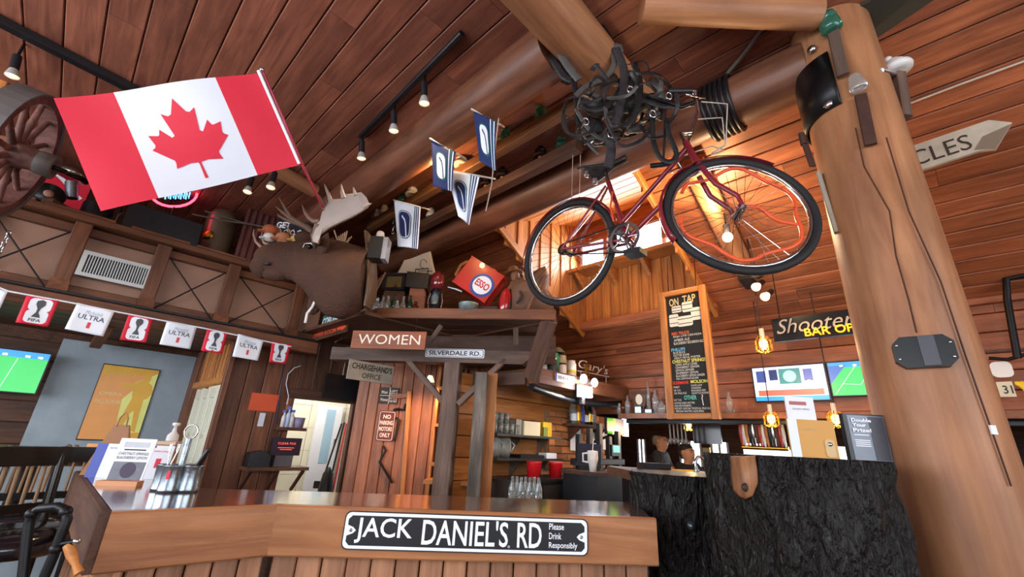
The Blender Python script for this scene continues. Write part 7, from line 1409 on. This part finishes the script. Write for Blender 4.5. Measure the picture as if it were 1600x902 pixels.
# long shelf under the header
lp = EP-.24; lsz = PP(lp).at(1010, 646).z; s = thing('long_shelf', 'long brown shelf of bottles running under the header boards', 'shelf', R(lp, 0, lsz-.1)); prism('shelf_board', [R(lp, -3.3, 0), R(lp, 2.5, 0), R(EP, 2.5, 0), R(EP, -3.3, 0)], lsz-.05, lsz, TRIM, s); timber('under_board', R(EP-.05, -3.3, lsz-.07), R(EP-.05, 2.5, lsz-.07), .04, .04, BLACK, s, Z)
for k, (x, h_, r, m, lb) in enumerate(((968, .12, .03, CLEAR, 'small clear bottle at the left of the long shelf'), (974, .16, .03, BROWNG, 'brown bottle at the left of the long shelf'), (981, .2, .028, CLEAR, 'taller clear bottle left of the shield plaque'), (1014, .36, .022, CLEAR, 'tall slim glass tube on the long shelf'), (1025, .26, .035, CLEAR, 'wide clear bottle left of the chalkboard'), (1034, .14, .036, CLEAR, 'short jar left of the chalkboard'), (1141, .2, .03, CLEAR, 'small conical bottle right of the chalkboard'))):
    o = R(lp+.1, PP(lp+.1).at(x, 640).dot(D), lsz); t = thing('shelf_bottle', lb, 'bottle', o, 'bottles on the long shelf'); B().lathe([(.001, 0), (r, 0), (r, h_*.6), (r*.4, h_*.78), (r*.4, h_), (.001, h_)], o, n=14).out('glass', m, t)
o = R(lp+.08, PP(lp+.08).at(1000, 640).dot(D), lsz); s = thing('shield_plaque', 'dark shield-shaped plaque with a pale portrait on the long shelf', 'plaque', o); Mo = PP(lp+.08).mat(o); B(Mo).poly([(0, 0), (.07, .1), (.09, .25), (.0, .22), (-.09, .25), (-.07, .1)], -.01, .01).out('shield', DARKW, s); B(Mo).poly(ell(0, .15, .04, .055), -.013, -.01).out('portrait', TC, s)
for i, x in enumerate((997, 1013)): o = R(lp+.04, PP(lp+.04).at(x, 645).dot(D), lsz); Mo = PP(lp+.04).mat(o); s = thing('small_display', ['larger small blue-lit display on the long shelf', 'smaller blue-lit clock display on the long shelf'][i], 'display', o); B(Mo).box(-.04, 0, 0, .04, .03, .08-.03*i).out('case', BLACK, s); B(Mo).box(-.033, -.002, .01, .033, 0, .07-.03*i).out('screen', screen('cyan', '#9fd8f8', 1.6), s)
# tap handles and rack
tz = PP(4.9).at(1190, 700).z; s = thing('tap_rack', 'brass beer tap rail with a row of handles in the back bar', 'tap rail', R(4.9, .6, tz)); q0_, q1_ = PP(4.9).at(1160, 700).dot(D), PP(4.9).at(1232, 698).dot(D); B().tube([R(4.9, q0_, tz), R(4.9, q1_, tz)], .02, 10).out('rail', GOLDM, s); timber('body', R(4.95, q0_, tz-.1), R(4.95, q1_, tz-.1), .05, .18, STEEL, s, Z)
for i in range(3): p = q0_+(q1_-q0_)*(.1+.4*i); B().cyl(R(4.95, p, tz-.18), R(4.95, p, tz-.5), .03).out('leg', STEEL, s)
TM = [mat('tap_red', '#a83a30', .3), DARKW, STEEL, BLACK, GOLD, PORC]
for k in range(14): p = q0_+(q1_-q0_)*(k+.5)/14; b = B(); b.tube([R(4.88, p, tz+.01), R(4.86, p, tz+.06), R(4.85, p, tz+.13), R(4.85, p, tz+.21+.03*(k % 3))], [.008, .012, .018, .012], 8); b.out('tap_handle', TM[(k*5) % 6], s)
s = thing('back_counter', 'dark counter below the tap rail', 'counter', R(5.1, .2, 0)); prism('body', [R(4.8, -2.2, 0), R(5.4, -2.2, 0), R(5.4, 1.6, 0), R(4.8, 1.6, 0)], 0, tz-.5, BLACK, s); prism('worktop', [R(4.75, -2.25, 0), R(5.45, -2.25, 0), R(5.45, 1.65, 0), R(4.75, 1.65, 0)], tz-.5, tz-.46, DARKW, s)
M, w, h = PP(5.0).quad((1083, 658), (1127, 656), (1127, 694), (1084, 694)); t = thing('hanging_television', 'black switched-off television under the chalkboard', 'television', M @ V((w/2, 0, 0))); panel('screen', M, w, h, .02, mat('dark_screen', '#26262e', .15), t); panel('case', M, w*.6, h*.6, .06, BLACK, t, x=w*.2, z=h*.2, y=.06); B().tube([M @ V((w/2, .05, h)), M @ V((w/2, .05, h+.25))], .02, 8).out('mount', BLACK, t)
M, w, h = PP(7.5).quad((1098, 700), (1110, 699), (1110, 711), (1098, 711)); s = thing('picture_frame', 'small gold framed certificate in the far room', 'picture', M @ V((w/2, 0, 0))); panel('frame', M, w, h, .02, GOLDM, s); panel('sheet', M, w*.8, h*.8, .002, TC, s, x=w*.1, z=h*.1, y=-.02)
for k in range(5): 
    t = thing('ladle', ['first', 'second', 'third', 'fourth', 'fifth'][k]+' hanging utensil from the left under the long shelf', 'utensil', R(4.7, 1.2-.06*k, lsz-.35)); a = onp(1046+k*6, 662, 4.7); B().tube([a, a-Z*.16], .01, 6).out('handle', mat('grey_utensil', '#6a6460', .4, .5), t); B().ball(a-Z*.18, .022, .015, .035).out('bowl', mat('grey_utensil', '#6a6460', .4, .5), t)
# ================================================================ leaflets on the tall stump
SZ = ZC
def sp_(x, y, yy): return PY(yy)
o0 = postpt  # keep
def stand(name, lab, q4, yy, cat, m, deco, t=.006):
    pl = Pl(V((1.06, yy, 0)), V((1, .02, 0))); M, w, h = pl.quad(*q4); s = thing(name, lab, cat, M @ V((w/2, 0, 0))); M = M @ Matrix.Translation((0, 0, -max(0, M.translation.z-SZ+.01))); h2 = h
    cd_ = panel('card', M, w, h2, t, m, s); deco(M @ Matrix.Translation((0, -t, 0)), cd_, w, h2); return s
def dA(M, s, w, h):
    panel('heading', M, w*.6, h*.06, .001, mat('faded_red', '#a8605c', .6), s, x=w*.12, z=h*.86); text('DRINKS MENU', 'print', M, w*.6, h*.03, GREYP, s, x=w*.2, z=h*.78)
stand('menu_card', 'tall white menu card behind the kraft folder on the stump', ((1223, 614), (1268, 616), (1284, 712), (1240, 712)), 1.74, 'menu', PAPER, dA)
def dB(M, s, w, h):
    panel('page', M, w*.2, h, .002, PAPER, s, z=0); B(M).poly(rr(w*.72, h*.08, w*.93, h*.52, .01), -.004, -.0005).out('tag', mat('tan_tag', '#c9a878', .6), s); B(M).lathe([(.008, 0), (.006, .006), (.001, .007)], (w*.82, -.004, h*.4), (0, -1, 0), 10).out('clip', STEEL, s)
    text('SPECIALS', 'print', M, w*.3, h*.06, mat('tan_tag', '#c9a878', .6), s, x=w*.3, z=h*.72)
stand('kraft_folder', 'tan folder with a tied tag standing on the stump', ((1227, 650), (1297, 648), (1310, 711), (1236, 711)), 1.62, 'folder', mat('tan_folder', '#c9924a', .6, var=.08), dB)
def dC(M, s, w, h):
    panel('poster', M, w*.88, h*.94, .001, mat('display_grey_blue', '#6d7684', .3, var=.3, vs=8), s, x=w*.1, z=h*.03); panel('picture', M, w*.36, h*.9, .001, mat('display_dark', '#3a3a44', .4, var=.3, vs=12), s, x=w*.6, z=h*.05, y=-.001)
    for a, z, ww in (('Double', .83, .48), ('Your', .73, .34), ('Prize!', .62, .44)): text(a, 'print', M, w*ww, h*.075, PWHITE, s, x=w*.17, z=h*z, y=-.004, bold=.03)
    for z in (.55, .44, .4, .36, .32): panel('print_line', M, w*.36, h*.016, .001, PWHITE, s, x=w*.18, z=h*z, y=-.001)
stand('prize_display', 'framed grey display card reading Double Your Prize on the stump', ((1308, 637), (1370, 640), (1388, 713), (1322, 712)), 1.72, 'display', BLACK, dC, .02)
def dD(M, s, w, h):
    for k in range(5): panel('ticket', M, w*.5, h*.1, .001, [PAPER, LBLUE, mat('ticket_tan', '#b8a890', .6), ORNG, PAPER][k], s, x=w*.2, z=h*(.1+.17*k))
stand('ticket_stand', 'clear ticket stand between the prize display and the post', ((1378, 655), (1396, 660), (1412, 735), (1390, 735)), 1.86, 'stand', mat('clear_plastic', '#c8d0dc', .1, trans=.7), dD)
# bolt on the low stump, bare wood patch on the tall one
o = onY(1080, 822, 1.955); tag(B().lathe([(.018, 0), (.018, .006), (.012, .008), (.012, .014), (.001, .015)], o, V((.1, -1, 0)), 16).out('washer_bolt', mat('blue_grey_bolt', '#5a6a72', .3, .8), st2))
t_c = V((1.06, 1.68, 0)); 
def stp(x, y, r):
    d = ray(x, y); ox, oy = -t_c.x, -t_c.y; a = d.x**2+d.y**2; b_ = 2*(ox*d.x+oy*d.y); c_ = ox*ox+oy*oy-r*r; q = b_*b_-4*a*c_
    return CAM+d*((-b_-math.sqrt(max(0, q)))/(2*a))
pt = [(1143, 714), (1180, 714), (1183, 735), (1184, 755), (1176, 775), (1166, 780), (1156, 776), (1147, 766), (1144, 745)]
b = B(); c = [stp(x, y, .27) for x, y in pt]; m_ = stp(1164, 742, .306); inn = [stp(1164+(x-1164)*.85, 742+(y-742)*.9, .289) for x, y in pt]; k_ = len(c)
b.add(c+inn, [tuple(range(k_, 2*k_))[::-1]]+[((i+1) % k_, i, k_+i, k_+(i+1) % k_) for i in range(k_)], None, True); b.out('bare_wood', wood('bare_stump_wood', '#a8754e', '#6e452c', 'Z', .5), st1, solid=.01)
B().ball(stp(1166, 762, .289), .016, .008, .014).out('knot', mat('dark_knot', '#2e1c14', .6), st1)
# ================================================================ right edge beyond the post
rp2 = PP(EP-.1)
M, w, h = rp2.quad((1548, 565), (1585, 567), (1580, 592), (1546, 590)); tag(panel('router', M, w, h, .03, PORC, rnd=.03), 'white wireless router on the wall right of the post', 'router')
M, w, h = PP(EP-.26).quad((1556, 598), (1582, 596), (1587, 620), (1563, 621)); s = thing('number_card', 'cream card with the number 31 on the shelf right of the post', 'sign', M @ V((w/2, 0, 0))); panel('card', M, w, h, .01, TC, s); text('31', 'digits', M, w*.6, h*.55, PBLACK, s, x=w*.3, z=h*.2, y=-.012, bold=.01)
o = PP(EP-.26).at(1594, 622); s = thing('banana_bunch', 'bunch of yellow bananas at the right edge', 'bananas', o)
for k in range(4): B().tube(smooth([o+D*(-.02*k)+V(p) for p in ((0, 0, .1), (.02, -.02, .07), (.03, -.03, .03), (.02, -.02, 0))], 3), [.006]+[.016]*8+[.006], 8).out('banana', mat('banana_yellow', '#e8c020', .5), s)
s = thing('metal_pipework', 'dark metal pipe frame on the boards at the right edge', 'frame', rp2.at(1580, 560)); B().tube([rp2.at(x, y, .05) for x, y in ((1600, 430), (1572, 436), (1574, 470), (1590, 560))], .02, 8).out('pipe', IRON, s); B().tube([rp2.at(x, y, .05) for x, y in ((1545, 560), (1575, 562), (1610, 552))], .012, 8).out('cross_pipe', IRON, s)
# tables beyond the post foot
s = thing('yellow_bench', 'pale yellow bench seat seen between stump and post', 'bench', onY(1425, 850, 2.6)); c_ = onY(1425, 838, 2.6); B().box(c_.x-.2, 2.5, c_.z-.06, c_.x+.3, 2.9, c_.z).out('seat', mat('pale_yellow_wood', '#a89858', .6), s); B().box(c_.x-.18, 2.55, 0, c_.x+.28, 2.85, c_.z-.06).out('box_base', mat('grey_brown_wood', '#6a5f50', .7), s)
# ================================================================ people
SKIN = mat('skin', '#c08a6c', .55, var=.08); HAIRG = mat('grey_hair', '#8a7868', .8); HAIRD = mat('dark_hair', '#2c2422', .7)
def skinmesh(name, joints, bones, m, parent, MW, sub=2):
    idx = {k: i for i, k in enumerate(joints)}; me = bpy.data.meshes.new(name); me.from_pydata([joints[k][:3] for k in joints], [(idx[a], idx[b]) for a, b in bones], []); me.materials.append(m)
    o = bpy.data.objects.new(name, me); _link(o, parent, MW); md = o.modifiers.new('skin', 'SKIN'); md.use_smooth_shade = True
    for i, k in enumerate(joints): r = joints[k][3]; me.skin_vertices[0].data[i].radius = r if isinstance(r, tuple) else (r, r); me.skin_vertices[0].data[i].use_root = (i == 0)
    sb = o.modifiers.new('smooth', 'SUBSURF'); sb.levels = sub; sb.render_levels = sub; return o
def person(label, loc, yaw, pose, shirt, trousers, hair, bald, glasses):
    MW = Matrix.Translation(V(loc)) @ Matrix.Rotation(yaw, 4, 'Z'); t = thing('person', label, 'person', loc)
    sit = pose == 'sit'; hz_ = .72 if sit else .95   # pelvis height; figure faces -y
    J = {'pel': (0, 0, hz_, (.15, .11)), 'bel': (0, 0, hz_+.14, (.145, .105)), 'che': (0, 0, hz_+.34, (.17, .115)), 'nkb': (0, 0, hz_+.46, (.075, .065)), 'nk': (0, -.01, hz_+.51, .056), 'hd0': (0, -.028, hz_+.555, (.075, .092)), 'hd1': (0, -.012, hz_+.63, (.098, .118)), 'hd2': (0, -.0, hz_+.705, (.088, .105))}
    bones = [('pel', 'bel'), ('bel', 'che'), ('che', 'nkb'), ('nkb', 'nk'), ('nk', 'hd0'), ('hd0', 'hd1'), ('hd1', 'hd2')]
    for s, n in ((-1, 'l'), (1, 'r')):
        if sit: el, wr, ha = (s*.26, -.1, hz_+.2), (s*.12, -.32, hz_+.24), (s*.08, -.4, hz_+.25)
        else: el, wr, ha = (s*.27, -.06, hz_+.18), (-s*.04, -.2, hz_+.22+.03*s), (-s*.13, -.19, hz_+.25+.03*s)
        J.update({'sh'+n: (s*.17, 0, hz_+.45, .062), 'el'+n: (*el, .046), 'wr'+n: (*wr, .033), 'ha'+n: (*ha, .036)}); bones += [('che', 'sh'+n), ('sh'+n, 'el'+n), ('el'+n, 'wr'+n), ('wr'+n, 'ha'+n)]
        if sit: kn, an, to = (s*.13, -.42, hz_+.02), (s*.13, -.4, hz_-.42), (s*.13, -.52, hz_-.46)
        else: kn, an, to = (s*.1, -.02, .5), (s*.1, .02, .08), (s*.1, -.14, .04)
        J.update({'hp'+n: (s*.09, 0, hz_-.03, .09), 'kn'+n: (*kn, .062), 'an'+n: (*an, .042), 'to'+n: (*to, .035)}); bones += [('pel', 'hp'+n), ('hp'+n, 'kn'+n), ('kn'+n, 'an'+n), ('an'+n, 'to'+n)]
    skinmesh('body', J, bones, SKIN, t, MW)
    # shirt and trousers follow the body, a little larger
    def grow(keys, k=1.0, e=.014): return {q: (*J[q][:3], (tuple(r+e for r in J[q][3]) if isinstance(J[q][3], tuple) else J[q][3]+e)) for q in keys}
    sk = ['che', 'bel', 'pel', 'nkb'] + [a+n for n in 'lr' for a in ('sh', 'el')]; sj = grow(sk)
    for n in 'lr': a, b_ = V(J['el'+n][:3]), V(J['wr'+n][:3]); c = a+(b_-a)*(.35 if not sit else .85); sj['cu'+n] = (*c, .05)
    skinmesh('shirt', sj, [('che', 'bel'), ('bel', 'pel'), ('che', 'nkb')]+[x for n in 'lr' for x in (('che', 'sh'+n), ('sh'+n, 'el'+n), ('el'+n, 'cu'+n))], shirt, t, MW)
    tj = grow(['pel'] + [a+n for n in 'lr' for a in ('hp', 'kn', 'an')], e=.012); skinmesh('trousers', tj, [x for n in 'lr' for x in (('pel', 'hp'+n), ('hp'+n, 'kn'+n), ('kn'+n, 'an'+n))], trousers, t, MW)
    for n, s in (('l', -1), ('r', 1)):
        a = V(J['to'+n][:3]); b = B(MW); b.ball((a.x, a.y+.03, a.z), .05, .13, .045); b.out('shoe', BLACK, t)
        hn = V(J['ha'+n][:3]); wd_ = (hn-V(J['wr'+n][:3])).normalized(); sd_ = wd_.cross(Z).normalized()
        for k in range(4): f0 = hn+sd_*(.018*(k-1.5))+wd_*.02; B(MW).tube([f0, f0+wd_*(.035+.006*(k in (1, 2))), f0+wd_*.055-Z*.018, f0+wd_*.05-Z*.035], [.009, .0088, .008, .006], 8).out('finger', SKIN, t)
        f0 = hn-wd_*.01+sd_*.03*(1 if n == 'l' else -1); B(MW).tube([f0, f0+sd_*.015*(1 if n == 'l' else -1)+wd_*.02, f0+sd_*.015*(1 if n == 'l' else -1)+wd_*.045], [.011, .01, .007], 8).out('thumb', SKIN, t)
    hz2 = hz_+.635
    for s in (-1, 1):
        B(MW).ball((s*.03, -.1, hz2+.012), .011, .008, .008).out('eye', mat('eye_dark', '#221a16', .2), t); B(MW).ball((s*.083, .0, hz2), .012, .022, .032).out('ear', SKIN, t); B(MW).tube([(s*.016, -.108, hz2+.035), (s*.045, -.1, hz2+.036)], .005, 6).out('eyebrow', hair, t)
    B(MW).tube([(0, -.1, hz2+.015), (0, -.12, hz2-.02), (0, -.115, hz2-.03)], [.01, .014, .013], 8).out('nose', SKIN, t); B(MW).tube([(-.026, -.1, hz2-.06), (0, -.108, hz2-.062), (.026, -.1, hz2-.06)], .007, 6).out('mouth', mat('lips', '#8a4a40', .5), t)
    b = B(MW)
    if bald:
        for s in (-1, 1): b.ball((s*.072, .03, hz2+.02), .02, .06, .06)
        b.ball((0, .085, hz2+.01), .06, .025, .07)
    else: b.ball((0, .015, hz2+.055), .088, .105, .075); b.ball((0, .06, hz2), .082, .06, .09); 
    b.out('hair', hair, t)
    if glasses:
        for s in (-1, 1): B(MW).tube([(s*.032+.022*math.cos(g), -.116, hz2+.012+.017*math.sin(g)) for g in [i*.5236 for i in range(12)]], .003, 5, True).out('glasses_rim', IRON, t); B(MW).tube([(s*.054, -.114, hz2+.014), (s*.086, -.01, hz2+.014)], .003, 5).out('glasses_arm', IRON, t)
    return t, MW
PLAID = mat('plaid_grey', '#6a6a66', .8)
nt = PLAID.node_tree; N = nt.nodes; ck = N.new('ShaderNodeTexBrick'); tc = N.new('ShaderNodeTexCoord'); ck.inputs['Scale'].default_value = 14; ck.inputs['Color1'].default_value = lin('#8a8a84'); ck.inputs['Color2'].default_value = lin('#5a5a58'); ck.inputs['Mortar'].default_value = lin('#2c2c2e'); ck.inputs['Mortar Size'].default_value = .12; nt.links.new(tc.outputs['Object'], ck.inputs['Vector']); nt.links.new(ck.outputs['Color'], N['Principled BSDF'].inputs['Base Color'])
c = camdepth(1031, 688, 6.3); person('bald man in a grey plaid shirt standing with folded arms in the far room', (c.x, c.y, c.z-1.6), .95, 'stand', PLAID, mat('dark_trousers', '#2c2c34', .8), HAIRG, True, True)
c = camdepth(1073, 706, 6.0); wz = c.z-1.37; person('dark haired woman in a black top sitting in the far room', (c.x, c.y, wz), .5, 'sit', mat('black_top', '#17171a', .8), mat('dark_jeans', '#26283a', .8), HAIRD, False, False)
t = thing('bar_stool', 'plain stool under the seated woman in the far room', 'bar stool', (c.x, c.y, 0)); B().lathe([(.001, 0), (.17, 0), (.18, .02), (.17, .05), (.001, .05)], (c.x, c.y, wz+.57), n=20).out('seat', BLACK, t)
for k in range(4): a = k*1.5708+.78; B().tube([(c.x+.2*math.cos(a), c.y+.2*math.sin(a), 0), (c.x+.12*math.cos(a), c.y+.12*math.sin(a), wz+.58)], .016, 6).out('leg', IRON, t)

c = [onz(x, y, CZ-.012) for x, y in ((1335, 78), (1358, 66), (1462, -4), (1420, -30), (1320, 20))]; tag(prism('ceiling_panel', c, CZ-.02, CZ-.004, mat('dark_green_grey_panel', '#33332c', .6), None), 'flat dark panel on the ceiling right of the post top', 'panel')  # dark flat shape just under the ceiling boards
